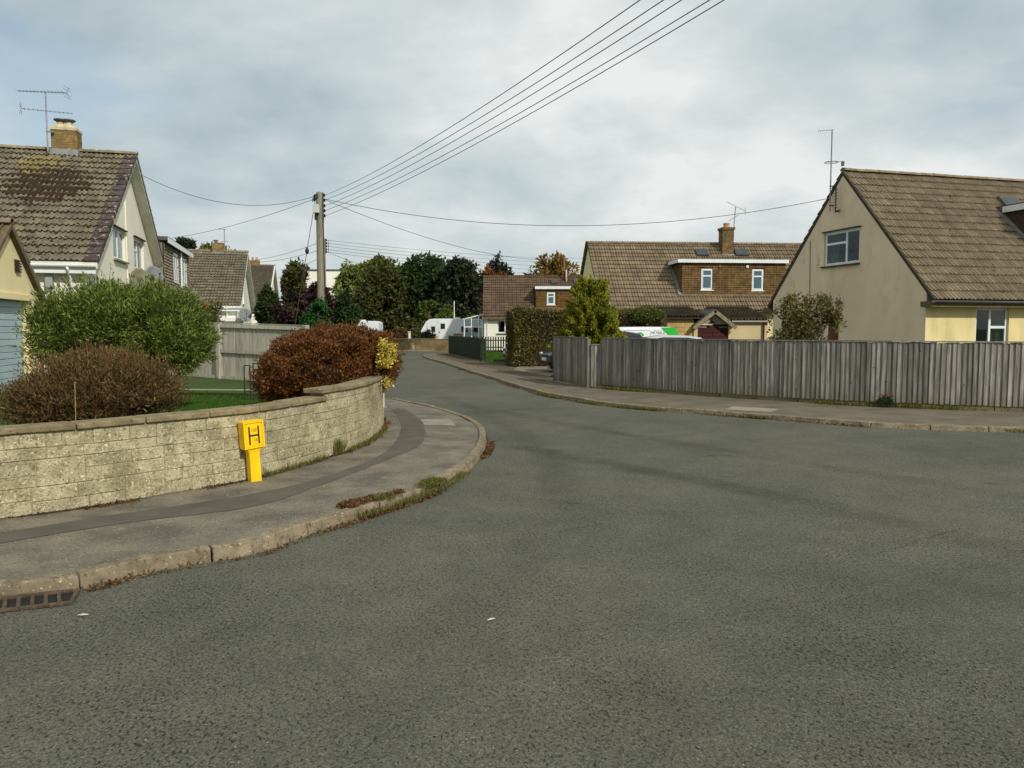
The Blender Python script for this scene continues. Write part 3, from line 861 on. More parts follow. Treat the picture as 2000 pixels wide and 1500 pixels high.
# --- materials of the houses
MOSSY = mat('mossy_concrete_tile', lin(126, 118, 97), lin(99, 92, 75), scale=2.6, rough=0.92, island=0.16, bump=(45, 0.5, 0.008),
            spots=[(3.2, 0.60, 0.10, lin(84, 76, 54)), (20, 0.64, 0.05, lin(152, 142, 112)), (9, 0.60, 0.06, lin(62, 52, 34))])
TILE_R = mat('buff_concrete_tile', lin(138, 124, 100), lin(116, 104, 84), scale=2.2, rough=0.92, island=0.13, bump=(45, 0.5, 0.008),
             spots=[(16, 0.63, 0.06, lin(160, 146, 116)), (7, 0.62, 0.08, lin(78, 68, 52))])
TILE_2 = mat('brown_buff_concrete_tile', lin(138, 121, 96), lin(118, 103, 82), scale=1.4, rough=0.92, island=0.16, bump=(30, 0.4, 0.01), spots=[(6, 0.64, 0.08, lin(90, 78, 58))])
TILE_3 = mat('red_brown_concrete_tile', lin(112, 90, 70), lin(88, 70, 56), scale=1.2, rough=0.92, island=0.14)
VERGE = mat('plum_verge_tile', lin(80, 68, 64), lin(58, 50, 48), scale=5, rough=0.85, island=0.25, spots=[(7, 0.58, 0.05, lin(158, 146, 136))])
RIDGE = mat('ridge_tile', lin(142, 126, 98), lin(112, 98, 76), scale=5, rough=0.9, island=0.12, spots=[(6, 0.62, 0.1, lin(190, 178, 146))])
BARGE = mat('white_bargeboard', lin(222, 222, 208), lin(200, 200, 186), scale=2, rough=0.7)
SOFFIT = mat('dark_underfelt', lin(70, 62, 52), lin(56, 50, 42), rough=0.9)
CREAM = mat('cream_render', lin(232, 227, 208), lin(222, 217, 196), scale=1.2, rough=0.9, bump=(120, 0.3, 0.004), spots=[(1.1, 0.66, 0.2, lin(206, 198, 168))])
BUTTER = mat('butter_render', lin(232, 218, 168), lin(224, 208, 156), scale=1.2, rough=0.9, bump=(120, 0.3, 0.004), spots=[(1.5, 0.68, 0.2, lin(202, 188, 140))])
WHITER = mat('white_render', lin(236, 234, 220), lin(226, 224, 208), scale=1, rough=0.9)
def gablemat():
    """yellow paint on the front, grey dirty dash on the gable; streaks of grime under the sill"""
    m = bpy.data.materials.new('painted_render'); m.use_nodes = True
    t = m.node_tree; b = t.nodes['Principled BSDF']; b.inputs['Roughness'].default_value = 0.92; b.inputs['Specular IOR Level'].default_value = 0.2
    g = N(t, 'ShaderNodeNewGeometry'); p = g.outputs['Position']
    col = ramp(t, noise(t, p, 1.3, 5), [(0.35, lin(226, 208, 152)), (0.65, lin(214, 196, 142))])
    mp = N(t, 'ShaderNodeMapping'); mp.inputs['Scale'].default_value = (2.2, 2.2, 0.5); t.links.new(p, mp.inputs[0])
    f = ramp(t, noise(t, mp.outputs[0], 0.9, 6, 0.65), [(0.48, 0.0), (0.75, 0.55)])
    col = mixc(t, f, col, lin(150, 140, 112))
    t.links.new(col, b.inputs['Base Color'])
    bn = N(t, 'ShaderNodeBump'); bn.inputs['Strength'].default_value = 0.4; bn.inputs['Distance'].default_value = 0.006
    t.links.new(noise(t, p, 70, 4, 0.6), bn.inputs['Height']); t.links.new(bn.outputs[0], b.inputs['Normal'])
    return m
YELLOWR = gablemat()
DASH = mat('grey_dash_render', lin(232, 210, 179), lin(219, 197, 166), scale=0.9, rough=0.95, bump=(90, 0.5, 0.008), stretch=(1, 1, 0.6), spots=[(0.8, 0.56, 0.2, lin(204, 182, 150)), (2.4, 0.62, 0.14, lin(184, 164, 136))])
BRICK = mat('ochre_brick', lin(142, 118, 74), lin(112, 92, 58), scale=8, rough=0.92, island=0.2, spots=[(9, 0.64, 0.06, lin(186, 166, 122))])
BRICKM = mat('chimney_mortar', lin(168, 154, 120), lin(140, 128, 98), scale=6, rough=0.95)
LEAD = mat('lead_flashing', lin(150, 152, 148), lin(124, 126, 122), scale=4, rough=0.6, metal=0.2)
FLAUNCH = mat('mortar_cap', lin(206, 192, 158), lin(170, 156, 122), scale=6, rough=0.95)
POT = mat('clay_pot', lin(196, 150, 104), lin(170, 124, 84), scale=6, rough=0.85)
WOODBR = mat('brown_fascia', lin(112, 96, 72), lin(88, 74, 54), scale=6, rough=0.8)
HUNG = mat('hung_clay_tile', lin(118, 92, 54), lin(90, 69, 42), scale=3, rough=0.9, island=0.2)
SMOKE = mat('smoked_glass', lin(70, 76, 78), lin(58, 64, 66), rough=.35)
FELT = mat('grey_roof_felt', lin(92, 92, 86), lin(74, 74, 70), scale=4, rough=0.9)
METAL = mat('galvanised_metal', lin(150, 154, 156), lin(126, 130, 132), scale=10, rough=0.5, metal=0.5)
STEEL = mat('dull_dark_metal', lin(96, 98, 98), lin(78, 80, 80), scale=10, rough=0.55, metal=0.3)

# ---------- left house -------------------------------------------------------
nE = at(190, 513, 20.0); k = 0.27
def along(P, px):                                 # where the line from P in direction A crosses image column px
    u = (px - 1000) / FPX
    D = (P.x + k * P.y) / (u + k); return D
DF = along(nE, 335); DA = (nE.y + DF) / 2
apex = at(276, 304, DA)
W1 = (DF - nE.y) / A_DIR.y
LH = House('left_house', 'cream house with mossy tiled roof, ochre brick chimney and plum verge tiles', nE, ANG, -9.0, 0.0, W1, nE.z, apex.z, zb=0.5, over=0.30, ov0=0.05, ov1=0.34, wallmat=CREAM, trim=BARGE, thick=0.13)
rf = LH.roof
lay_tiles(rf, LH.front, 8.68, LH.sl - 0.1, 0.28, 0.372, MOSSY, single=lambda r, c: c >= 16, seed=4, a0=0.0)
lay_tiles(rf, LH.back, 8.96, LH.sl - 0.1, 0.28, 0.372, MOSSY, seed=5)
# plum verge tiles down the gable edge, each a cap over the edge of its course
g = MB(); vw = 0.34
prof = [(-vw, .004), (-vw * .86, .030), (-vw * .7, .030), (-vw * .6, .008), (-vw * .45, .030), (-.06, .034), (0.012, .034), (0.014, -.10)]
nP = len(prof)
for y, dz in ((0, .046), (.43, .012)):
    for a, h in prof: g.v.append((a, y, dz + h))
for a, h in prof: g.v.append((a, 0, h if h < 0 else 0.01))
for i in range(nP - 1): g.f.append((i, i + 1, nP + i + 1, nP + i)); g.f.append((2 * nP + i, 2 * nP + i + 1, i + 1, i))
vm = g.mesh('verge_tile'); vm.materials.append(VERGE)
for r in range(int(LH.sl / 0.372)):
    o = bpy.data.objects.new('verge_tile', vm); COL.objects.link(o); o.parent = rf; o.matrix_basis = LH.front.mat(9.0, r * .372, 0.0)
m = MB(); q0 = LH.back.o; 
for r in range(int(LH.sl / 0.372)):
    o = bpy.data.objects.new('verge_tile', vm); COL.objects.link(o); o.parent = rf; o.matrix_basis = LH.back.mat(0.0, r * .372, 0.0) @ Matrix.Scale(-1, 4, (1, 0, 0))
ridge(rf, (-9.0, W1 / 2, LH.zr + 0.07), (0.02, W1 / 2, LH.zr + 0.07), RIDGE)
# moss cushions lodged on the tile edges, thickest below the chimney
rng = np.random.default_rng(3); mm = MB(); mc = LH.front.ab(LH.on_roof(92, 362)); yc = LH.front.ab(LH.on_roof(86, 322))
moss_n = 0
while moss_n < 1500:
    a, b = rng.uniform(4.2, 8.7), rng.uniform(0.3, LH.sl - 0.2)
    dd = math.hypot((a - mc[0]) / 1.25, (b - mc[1]) / 1.25)
    if rng.random() > max(0.035, 1.15 - dd): continue
    b = round(b / .372) * .372 + rng.normal() * .07; a = round((a - 0.14) / 0.28 * 2) / 2 * 0.28 + 0.14 + rng.normal() * .06
    M = LH.front.mat(a, b, 0.03); r = rng.uniform(.03, .10) * (1.15 if dd < .8 else .7)
    i0 = len(mm.v); nn = 6
    for (rr, hh) in ((1.0, 0.0), (0.8, 0.45), (0.35, 0.7)):
        for j in range(nn):
            an = 6.283 * j / nn + rng.uniform(-.3, .3)
            mm.v.append(tuple(M @ Vector((math.cos(an) * r * rr * 1.2, math.sin(an) * r * rr * .8, r * hh * .8))))
    for q in range(2):
        for j in range(nn): mm.f.append((i0 + q * nn + j, i0 + q * nn + (j + 1) % nn, i0 + (q + 1) * nn + (j + 1) % nn, i0 + (q + 1) * nn + j))
    mm.f.append(tuple(i0 + 2 * nn + j for j in range(nn))); moss_n += 1
MOSS = mat('brown_moss', lin(58, 44, 24), lin(42, 32, 18), scale=8, rough=1.0, island=0.3)
mm.build('moss', MOSS, rf, smooth=True, fix=False, kind='stuff')
# lichen-yellow tiles under the chimney
LICH = mat('yellow_lichen_tile', lin(144, 130, 84), lin(116, 107, 78), scale=5, spots=[(11, .56, .06, lin(84, 74, 50))], rough=0.95, island=0.12)
lm_ = tile_geo(0.28, 0.372).mesh('tile'); lm_.materials.append(LICH)
for o in [c for c in rf.children if c.name.startswith('tile') and c.data.name.startswith('tile') and not c.get('kind')]:
    a, b = LH.front.ab(o.matrix_basis.translation)
    if math.hypot((a + .14 - yc[0]) / 0.60, (b + .18 - yc[1]) / 0.78) < 1: o.data = lm_
# gable windows
gx = -0.34
CURT = (CURTAIN, 0.05, 0.95)
def gable_win(H, gx, pl_, pr_, pt, pb, cells, **kw):
    a = H.on(pl_, pb[0], 'x', gx); b = H.on(pr_, pb[1], 'x', gx); c = H.on(pl_, pt, 'x', gx)
    return window(H.root, (gx, a.y, a.z), (0, 1, 0), b.y - a.y, c.z - a.z, cells, cuts=H.cuts, **kw)
STONE_SILL = mat('grey_sill', lin(150, 142, 122), lin(128, 120, 102), scale=6, rough=0.9)
gable_win(LH, gx, 222, 246, 442, (504, 513), [(0, 0, .52, 1), (.52, 0, 1, 1)], glass=BLUEGLASS, sillmat=STONE_SILL, lintel=SOFFIT)
gable_win(LH, gx, 263, 282, 463, (524, 530), [(0, .62, .5, 1), (0, 0, .5, .62), (.5, 0, 1, 1)], glass=BLUEGLASS, sillmat=STONE_SILL, lintel=SOFFIT)
MB().box((gx + 0.0, W1 * .47, 0.5), (gx + 0.03, W1 * .475, LH.zr - 1.5)).build('expansion_bead', CREAM, LH.root)
# gutter, downpipe and meter box
gutter(LH.root, (-9, -0.05, LH.ze - 0.06), (-0.02, -0.05, LH.ze - 0.06), PVC, 0.065)
MB().box((-8.95, 0.012, LH.ze - 0.28), (-0.05, 0.03, LH.ze - 0.08)).build('fascia', PVC, LH.root)
a = LH.on(138, 520, 'y', 0.25)
MB().tube([(a.x, -0.05, LH.ze - .12), (a.x, -0.04, LH.ze - .2), (a.x, 0.22, LH.ze - .45), (a.x, 0.22, 0.5)], 0.04, 8).build('downpipe', PVC, LH.root, smooth=True)
a = LH.on(92, 562, 'y', 0.30); b = LH.on(105, 536, 'y', 0.30)
bevel(MB().box((a.x, 0.14, a.z), (b.x, 0.30, b.z)).build('meter_box', mat('grey_box', lin(160, 162, 158), None, rough=0.6), LH.root), 0.01)
# chimney
a = LH.on(100, 300, 'y', W1 / 2 - 0.30); b = LH.on(151, 300, 'y', W1 / 2 - 0.30); t = LH.on(128, 252, 'y', W1 / 2 - .30)
ch = bpy.data.objects.new('chimney', None); COL.objects.link(ch); ch.parent = rf
brick_stack(ch, a.x, b.x, W1 / 2 - .30, W1 / 2 + .30, LH.zr - .45, t.z - 0.02, 0.23, 0.078, BRICK, BRICKM, 3, faces='fr')
m = MB(); m.box((a.x - .03, W1 / 2 - .34, LH.zr - .5), (b.x + .03, W1 / 2 + .34, LH.zr + .02)); m.build('flashing', LEAD, ch)
m = MB(); loft(m, [[(a.x - .02, W1 / 2 - .32, t.z - .03), (b.x + .02, W1 / 2 - .32, t.z - .03), (b.x + .02, W1 / 2 + .32, t.z - .03), (a.x - .02, W1 / 2 + .32, t.z - .03)],
                   [(a.x - .02, W1 / 2 - .32, t.z + .05), (b.x + .02, W1 / 2 - .32, t.z + .05), (b.x + .02, W1 / 2 + .32, t.z + .05), (a.x - .02, W1 / 2 + .32, t.z + .05)],
                   [(a.x + .2, W1 / 2 - .2, t.z + .17), (b.x - .2, W1 / 2 - .2, t.z + .17), (b.x - .2, W1 / 2 + .2, t.z + .17), (a.x + .2, W1 / 2 + .2, t.z + .17)]]); m.build('mortar_cap', FLAUNCH, ch)
for dx in (0.30, 0.62):
    x = a.x + (b.x - a.x) * dx; y = W1 / 2
    MB().lathe((x, y, t.z + .08), [(.105, 0), (.10, .2), (.115, .21), (.115, .24)], 14).build('chimney_pot', FLAUNCH, ch)
    MB().lathe((x, y, t.z + .33), [(.06, -.09), (.20, -.01), (.19, .02), (.02, .05)], 14).build('pot_cowl', STEEL, ch)
LHa, LHt = a, t

def yagi(parent, c, d, L, n, el, material, tilt=0.0, refl=True, r=0.011):
    """boom along d from c (its middle) with n cross elements"""
    d = Vector(d).normalized(); c = Vector(c); up = Vector((0, 0, 1)); sd = d.cross(up).normalized()
    if tilt: sd = (sd * math.cos(tilt) + up * math.sin(tilt)).normalized()
    MB().tube([c - d * L / 2, c + d * L / 2], r, 6).build('boom', material, parent)
    for i in range(n):
        p = c - d * L / 2 + d * L * (0.06 + 0.94 * i / (n - 1)); e = el * (1 - 0.35 * i / n)
        MB().tube([p - sd * e / 2, p + sd * e / 2], r * 0.55, 5).build('element', material, parent)
    if refl:
        p = c - d * L / 2
        for s in (-1, 1):
            MB().tube([p, p + up * s * el * .45 + d * (-0.05)], r * 0.7, 5).build('reflector_arm', material, parent)
            for q in (0.5, 1.0): MB().tube([p + up * s * el * .45 * q - sd * el / 2, p + up * s * el * .45 * q + sd * el / 2], r * 0.55, 5).build('reflector', material, parent)
mb = LH.M @ Vector((LHa.x - .06, W1 / 2 - .40, LH.zr - .1))
ae = thing('television_aerial', 'twin television aerial on the mast strapped to the mossy house chimney', 'aerial', mb, ANG)
hm = (at(97, 181, mb.y).z - mb.z)
MB().tube([(0, 0, 0), (0, 0, hm)], 0.022, 8).build('mast', METAL, ae)
yagi(ae, (-0.08, 0, hm + .02), (-1, 0.35, 0.06), 1.6, 14, 0.34, METAL)
yagi(ae, (0.02, 0, hm - .55), (1, 0.25, 0.02), 1.35, 12, 0.34, METAL)
MB().box((-.03, -.03, .6), (.2, .05, .63)).build('strap', METAL, ae)
LH.finish()
def dish(name, label, P, face, r, parentless=True, material=None):
    th = thing(name, label, 'satellite dish', P)
    f = Vector(face).normalized(); th.rotation_euler = f.to_track_quat('Z', 'Y').to_euler()
    g = MB(); n = 20; rows = 6
    for k in range(rows + 1):
        q = k / rows
        for j in range(n): g.v.append((math.cos(6.283 * j / n) * r * q, math.sin(6.283 * j / n) * r * q * 1.1, r * .28 * q * q - r * .28))
    for k in range(rows):
        for j in range(n): g.f.append((k * n + j, k * n + (j + 1) % n, (k + 1) * n + (j + 1) % n, (k + 1) * n + j))
    o = g.build('reflector', material, th, smooth=True, fix=False); o.modifiers.new('s', 'SOLIDIFY').thickness = 0.012
    MB().tube([(0, -r * 1.05, -.02), (0, -r * .7, r * .5), (0, -r * .15, r * .85)], 0.014, 6).build('arm', STEEL, th)
    MB().lathe((0, -r * .1, r * .82), [(.03, 0), (.035, .08), (.02, .1)], 10).build('receiver', STEEL, th)
    MB().tube([(0, 0, -r * .3), (0, 0, -r * .3 - .22)], .025, 8).build('bracket', STEEL, th)
    return th
GREYDISH = mat('grey_dish', lin(128, 132, 132), lin(110, 114, 114), rough=0.6)
OLIVEDISH = mat('olive_dish', lin(128, 124, 100), lin(108, 106, 84), rough=0.6)
nG = LH.M.to_3x3() @ Vector((1, 0, 0))
for (px, py, mt, lab) in ((254, 545, OLIVEDISH, 'olive grey satellite dish nearer the eave on the cream gable'), (283, 538, GREYDISH, 'slate grey satellite dish, the higher of two on the cream gable')):
    P = hit(px, py, LH.M @ Vector((gx, 0, 0)), nG) + nG * 0.33
    dish('satellite_dish', lab, P, (0.62, -0.42, 0.22), 0.34, material=mt)

# ---------- garage by the left house -----------------------------------------
gE = at(88, 583, 17.0)
def back_along(P, px):
    u = (px - 1000) / FPX; return (P.x + k * P.y) / (u + k)
DAg = back_along(gE, 35); ap = at(35, 437, DAg); Wg = 2 * (gE.y - DAg) / A_DIR.y
o0 = Vector((gE.x, gE.y, 0)) - A_DIR * Wg
GA = House('garage', 'cream rendered garage with pale blue door and tiled gable roof', o0, ANG, -6.0, 0.0, Wg, gE.z, ap.z, zb=0.42, over=0.10, ov0=0.05, ov1=0.10, wallmat=BUTTER, trim=WOODBR, cat='garage', thick=0.08)
lay_tiles(GA.roof, GA.front, 6.0, GA.sl - .05, 0.28, 0.36, MOSSY, single=lambda r, c: c > 12, seed=8)
lay_tiles(GA.roof, GA.back, 6.0, GA.sl - .05, 0.28, 0.36, MOSSY, seed=9)
ridge(GA.roof, (-6, Wg / 2, GA.zr + .06), (0.0, Wg / 2, GA.zr + .06), RIDGE)
dt = GA.on(55, 588, 'x', -0.10).z; dr = GA.on(57, 640, 'x', -0.10).y
d0 = 0.35
GA.cuts.append(MB().box((-0.6, d0, 0.3), (0.1, dr, dt)))
DOORB = mat('pale_blue_door_paint', lin(170, 190, 192), lin(158, 179, 184), scale=2, rough=0.55, island=0.05, stretch=(1, 1, 4))
door = MB().box((-0.26, d0 + .002, 0.42), (-0.235, dr - .002, dt - .002)).build('garage_door', DOORB, GA.root)
n = 14
for i in range(n):
    z0_ = 0.43 + (dt - 0.45) * i / n; z1_ = 0.43 + (dt - .45) * (i + 1) / n
    bevel(MB().box((-0.234, d0 + .02, z0_ + .006), (-0.215, dr - .02, z1_ - .006)).build('panel', DOORB, door), 0.005, 1)
MB().box((-0.11, d0 - .1, dt), (-0.06, dr + .1, dt + .12)).build('lintel', BUTTER, GA.root)
v = GA.on(27, 502, 'x', -0.10); v2 = GA.on(38, 530, 'x', -.10)
for i in range(5):
    z_ = v2.z + (v.z - v2.z) * i / 5
    MB().obox((-0.11, v.y, z_), (0.06, 0, -.03), (0, v2.y - v.y, 0), (0, 0, 0.022)).build('vent_louvre', SOFFIT, GA.root)
gutter(GA.root, (-6, Wg + .05, GA.ze - .05), (0.05, Wg + .05, GA.ze - .05), STEEL, 0.055)
GA.finish()

# ---------- right house -------------------------------------------------------
rE = at(1826, 586, 22.5)
DF = along(rE, 1497); DA = (rE.y + DF) / 2; apex = at(1641, 335, DA); Wr = (DF - rE.y) / A_DIR.y
RH = House('right_house', 'chalet house with grey gable, yellow front and steep buff tiled roof', rE, ANG, 0.0, 12.0, Wr, rE.z, apex.z, zb=0.1, over=0.36, ov0=0.06, ov1=0.06, wallmat=YELLOWR, trim=SOFFIT, thick=0.10)
RHD = RH.front.ab(RH.on_roof(1951, 412))
lay_tiles(RH.roof, RH.front, 12.0, RH.sl - .08, 0.30, 0.36, TILE_R, single=lambda r, c: c < 18, seed=14, a0=0.0,
          skip=lambda a, b: a > RHD[0] - .05 and RHD[1] - 2.55 < b < RHD[1])
lay_tiles(RH.roof, RH.back, 12.0, RH.sl - .08, 0.30, 0.36, TILE_R, seed=15)
ridge(RH.roof, (0, Wr / 2, RH.zr + .07), (12, Wr / 2, RH.zr + .07), RIDGE)
# dirty grey dash skin over the gable end
s_ = RH; zw = s_.ze + s_.k * s_.over - .115; zt = s_.zr - .125
gs = MB().prism([(0.02, s_.over - .02, -0.2), (0.02, Wr - s_.over + .02, -0.2), (0.02, Wr - s_.over + .02, zw), (0.02, Wr / 2, zt), (0.02, s_.over - .02, zw)], (0.0385, 0, 0)).build('gable_render', DASH, RH.root)
gx = 0.02
cs = []
gcells = [(0, .66, .62, 1), (0, 0, .62, .66), (.62, 0, 1, 1)]
def gwin_r(pl_, pr_, ptl, pbl, pbr, cells, **kw):
    a = RH.on(pl_, pbl, 'x', gx); b = RH.on(pr_, pbr, 'x', gx); c = RH.on(pl_, ptl, 'x', gx)
    RH.cuts.append(MB().box((gx - .1, b.y, a.z), (0.6, a.y, c.z))); cs.append(MB().box((gx - .1, b.y, a.z), (0.6, a.y, c.z)))
    return window(RH.root, (gx, a.y, a.z), (0, -1, 0), a.y - b.y, c.z - a.z, cells, **kw)
SLATE_SILL = mat('dark_sill', lin(84, 76, 64), lin(66, 60, 50), scale=6, rough=0.9)
gwin_r(1608, 1678, 456, 521, 511, gcells, sillmat=SLATE_SILL, curtain=(GCURT, 0.0, 0.28), lintel=SLATE_SILL, fw=0.055)
cut(gs, cs)
# front ground floor window and right part of the front
fy = RH.over
a = RH.on(1903, 690, 'y', fy); b = RH.on(1972, 600, 'y', fy)
z0_ = 0.75
window(RH.root, (a.x, fy, z0_), (1, 0, 0), b.x - a.x, b.z - z0_, [(0, 0, .46, 1), (.46, .62, 1, 1), (.46, 0, 1, .62)], curtain=(GCURT, 0.55, 1.0), cuts=RH.cuts, sillmat=SLATE_SILL)
# eaves box and fascia
MB().box((-0.14, -0.03, RH.ze - .20), (12.1, 0.0, RH.ze - .015)).build('fascia', WOODBR, RH.root)
MB().box((-0.14, 0.001, RH.ze - .20), (12.1, fy + .02, RH.ze - .17)).build('soffit', WOODBR, RH.root)
MB().box((-0.14, 0.001, RH.ze - .169), (-0.08, fy + .04, RH.ze - .03)).build('eaves_end', WOODBR, RH.root)
gutter(RH.root, (-0.14, -0.095, RH.ze - .03), (12.1, -0.095, RH.ze - .03), STEEL, 0.06)
MB().box((-0.14, Wr, RH.ze - .2), (12.1, Wr + .03, RH.ze - .015)).build('rear_fascia', WOODBR, RH.root)
MB().box((-0.16, Wr - fy, RH.ze - .2), (-0.08, Wr + .1, RH.ze - .04)).build('eaves_end', WOODBR, RH.root)
# dormer on the front slope (its left cheek is at the picture edge)
dm = bpy.data.objects.new('dormer', None); COL.objects.link(dm); dm.parent = RH.root
p = RH.on_roof(1995, 478)
dx0 = RH.on_roof(1972, 425).x
b0 = RH.on_roof(2015, 500)
du = RH.front.ab(RH.on_roof(1951, 412)); ub = du[1]; lb0 = ub - 2.55
yl, zl = RH.front.o.y + RH.front.v.y * lb0, RH.front.o.z + RH.front.v.z * lb0
yu, zu = RH.front.o.y + RH.front.v.y * ub, RH.front.o.z + RH.front.v.z * ub
dx0 = du[0]
MB().prism([(dx0, yl, zl - .1), (dx0, yl, zu - .02), (dx0, yu, zu - .02)], (5.5, 0, 0)).build('cheek', mat('dark_cheek_tile', lin(78, 62, 48), lin(60, 48, 38), scale=6, rough=0.9), dm)
MB().box((dx0 - .12, yl - .22, zu - .02), (dx0 + 5.7, yu + .15, zu + .14)).build('dormer_roof', FELT, dm)
MB().box((dx0 - .13, yl - .235, zu - .10), (dx0 - .121, yu - .25, zu + .10)).build('fascia', PVC, dm)
MB().box((dx0 - .12, yl - .235, zu - .10), (dx0 + 5.7, yl - .221, zu + .10)).build('fascia', PVC, dm)
MB().obox(Vector((dx0 - .16, yl - .1, zl - .02)) + RH.front.n * .06, (0.16, 0, 0), (0, yu - yl + .1, zu - zl), RH.front.n * .03).build('flashing', LEAD, dm)
window(dm, (dx0 + .9, yl - .001, zl + .75), (1, 0, 0), 1.8, 0.95, [(0, 0, .5, 1), (.5, 0, 1, 1)], glass=BLUEGLASS, rec=-0.01, sill=False)
# roof light above the dormer
rl = bpy.data.objects.new('roof_light', None); COL.objects.link(rl); rl.parent = RH.root
q = RH.front.mat(RHD[0] + .28, RHD[1] + .12, 0.08)
fr = MB().box((0, 0, 0), (.78, .5, .09)); fo = fr.build('frame', STEEL, rl); fo.matrix_basis = q
gl_ = MB().box((.06, .06, .0905), (.72, .44, .1)).build('pane', SMOKE, rl); gl_.matrix_basis = q
# wall bits: vent pipe, door edge, lamp
a = RH.on(1637, 668, 'x', gx); b = RH.on(1620, 610, 'x', gx)
bevel(MB().box((gx - .03, a.y, 0.1), (gx - .001, b.y, 2.02)).build('side_door', mat('brown_door', lin(112, 62, 34), lin(92, 50, 28), scale=3, rough=0.6), RH.root), 0.01)
a = RH.on(1645, 592, 'x', gx)
MB().lathe((gx - .14, a.y, a.z), [(.03, -.08), (.09, -.02), (.08, .06), (.03, .1)], 10).build('wall_lamp', STEEL, RH.root)
MB().box((gx - .12, a.y - .02, a.z - .02), (gx, a.y + .02, a.z + .02)).build('lamp_bracket', STEEL, RH.root)
a = RH.on(1583, 470, 'x', gx); b = RH.on(1581, 660, 'x', gx)
MB().tube([(gx - .012, a.y, a.z), (gx - .012, b.y, b.z)], 0.012, 5).build('wall_cable', STEEL, RH.root)
RH.finish()
# aerials on the gable
mtop = at(1633, 250, DA + 0.2); mlow = RH.M @ Vector((-.09, RH.on(1626, 412, 'x', gx).y, RH.on(1626, 412, 'x', gx).z))
ae = thing('television_aerial', 'slim mast with short aerial and ring antenna on the grey gable', 'aerial', mlow, 0)
h_ = mtop.z - mlow.z
MB().tube([(0, 0, 0), (0, 0, h_)], 0.024, 8).build('mast', METAL, ae)
yagi(ae, (-0.24, -.05, h_ - .03), (-1, -0.28, -.16), 0.62, 8, 0.30, METAL, tilt=1.35, refl=False)
g = MB(); ringp = [(math.cos(6.283 * j / 18) * .22, math.sin(6.283 * j / 18) * .22, h_ * .60) for j in range(19)]
g.tube(ringp, 0.011, 5, cap=False).build('ring', METAL, ae)
MB().tube([(-.22, 0, h_ * .60), (.4, .0, h_ * .60 + .03)], 0.012, 5).build('ring_arm', METAL, ae)
bevel(MB().box((.36, -.05, h_ * .60 - .12), (.44, .05, h_ * .60 + .04)).build('amplifier', STEEL, ae), .01)
for q in (.06, .30): MB().box((-.03, -.03, q * h_), (.14, .03, q * h_ + .03)).build('wall_bracket', STEEL, ae)
wa = RH.M @ Vector((-.14, RH.on(1640, 392, 'x', gx).y, RH.on(1640, 392, 'x', gx).z))
ae = thing('wall_aerial', 'small upright aerial with stubby rods bracketed below the gable peak', 'aerial', wa, ANG)
MB().tube([(0, 0, -.42), (0, 0, .42)], 0.022, 6).build('rod', STEEL, ae)
for i in range(7): MB().tube([(0, -.09, -.25 + .1 * i), (0, .09, -.25 + .1 * i)], .012, 5).build('element', STEEL, ae)
MB().box((0, -.02, -.38), (.16, .02, -.34)).build('bracket', STEEL, ae); MB().box((-.02, -.25, -.36), (.02, .02, -.33)).build('arm', STEEL, ae)

# ---------- dormer house behind the fence -------------------------------------
AN2 = R(4.5)
e2 = at(1147, 606, 39.5); B2 = Vector((math.cos(AN2), math.sin(AN2), 0)); A2 = Vector((-math.sin(AN2), math.cos(AN2), 0))
W2 = 8.6
P_ = Vector((e2.x, e2.y, 0)) + A2 * W2 / 2; zr2 = at(1147, 475, P_.y).z
P2 = Vector((at(1147, 475, P_.y).x, P_.y, 0)) - A2 * W2 / 2
DH = House('dormer_house', 'long buff tiled house with wide brown tile hung dormer and tall chimney', P2, AN2, 0.0, 17.0, W2, e2.z, zr2, zb=0.05, over=0.3, ov0=0.06, ov1=0.06, wallmat=BUTTER, trim=SOFFIT, thick=0.1)
dA = DH.on_roof(1331, 577); dB = DH.on_roof(1531, 579)
dy = dA.y; dz0 = dA.z; dz1 = DH.on(1331, 511, 'y', dy).z; dxa, dxb = dA.x, DH.on(1533, 545, 'y', dy).x
kk = DH.k; dyb = DH.front.o.y + (dz1 - DH.ze) / kk
la = DH.front.ab((dxa, dy, dz0))[1]; lb = DH.front.ab((dxa, dyb, dz1))[1]
lay_tiles(DH.roof, DH.front, 17.0, DH.sl - .05, 0.30, 0.345, TILE_2, seed=24, skip=lambda a, b: dxa < a < dxb and la < b < lb)
lay_tiles(DH.roof, DH.back, 17.0, DH.sl - .05, 0.30, 0.345, TILE_2, seed=25)
ridge(DH.roof, (0, W2 / 2, DH.zr + .06), (17, W2 / 2, DH.zr + .06), RIDGE, seed=9)
MB().box((-.02, 0.02, DH.ze - .1), (0.0, .03, DH.ze)).build('verge_end', STEEL, DH.root)
dm = bpy.data.objects.new('dormer', None); COL.objects.link(dm); dm.parent = DH.root
MB().prism([(dxa, dy + .02, dz0 - .1), (dxa, dy + .02, dz1), (dxa, dyb, dz1)], (dxb - dxa, 0, 0)).build('dormer_core', HUNG, dm)
MB().prism([(dxa - .25, dy - .18, dz1 + .0), (dxa - .25, dyb + .2, dz1 + .08), (dxa - .25, dyb + .2, dz1 + .16), (dxa - .25, dy - .18, dz1 + .14)], (dxb - dxa + .35, 0, 0)).build('dormer_roof', FELT, dm)
MB().box((dxa - .26, dy - .20, dz1 - .06), (dxb + .11, dy - .181, dz1 + .12)).build('fascia', PVC, dm)
MB().box((dxa - .275, dy - .20, dz1 - .06), (dxa - .261, dyb - .3, dz1 + .12)).build('side_fascia', PVC, dm)
MB().obox(Vector((dxa - .17, dy - .02, dz0 + .0)) + DH.front.n * .05, (.16, 0, 0), (0, dyb - dy, dz1 - dz0), DH.front.n * .03).build('flashing', LEAD, dm)
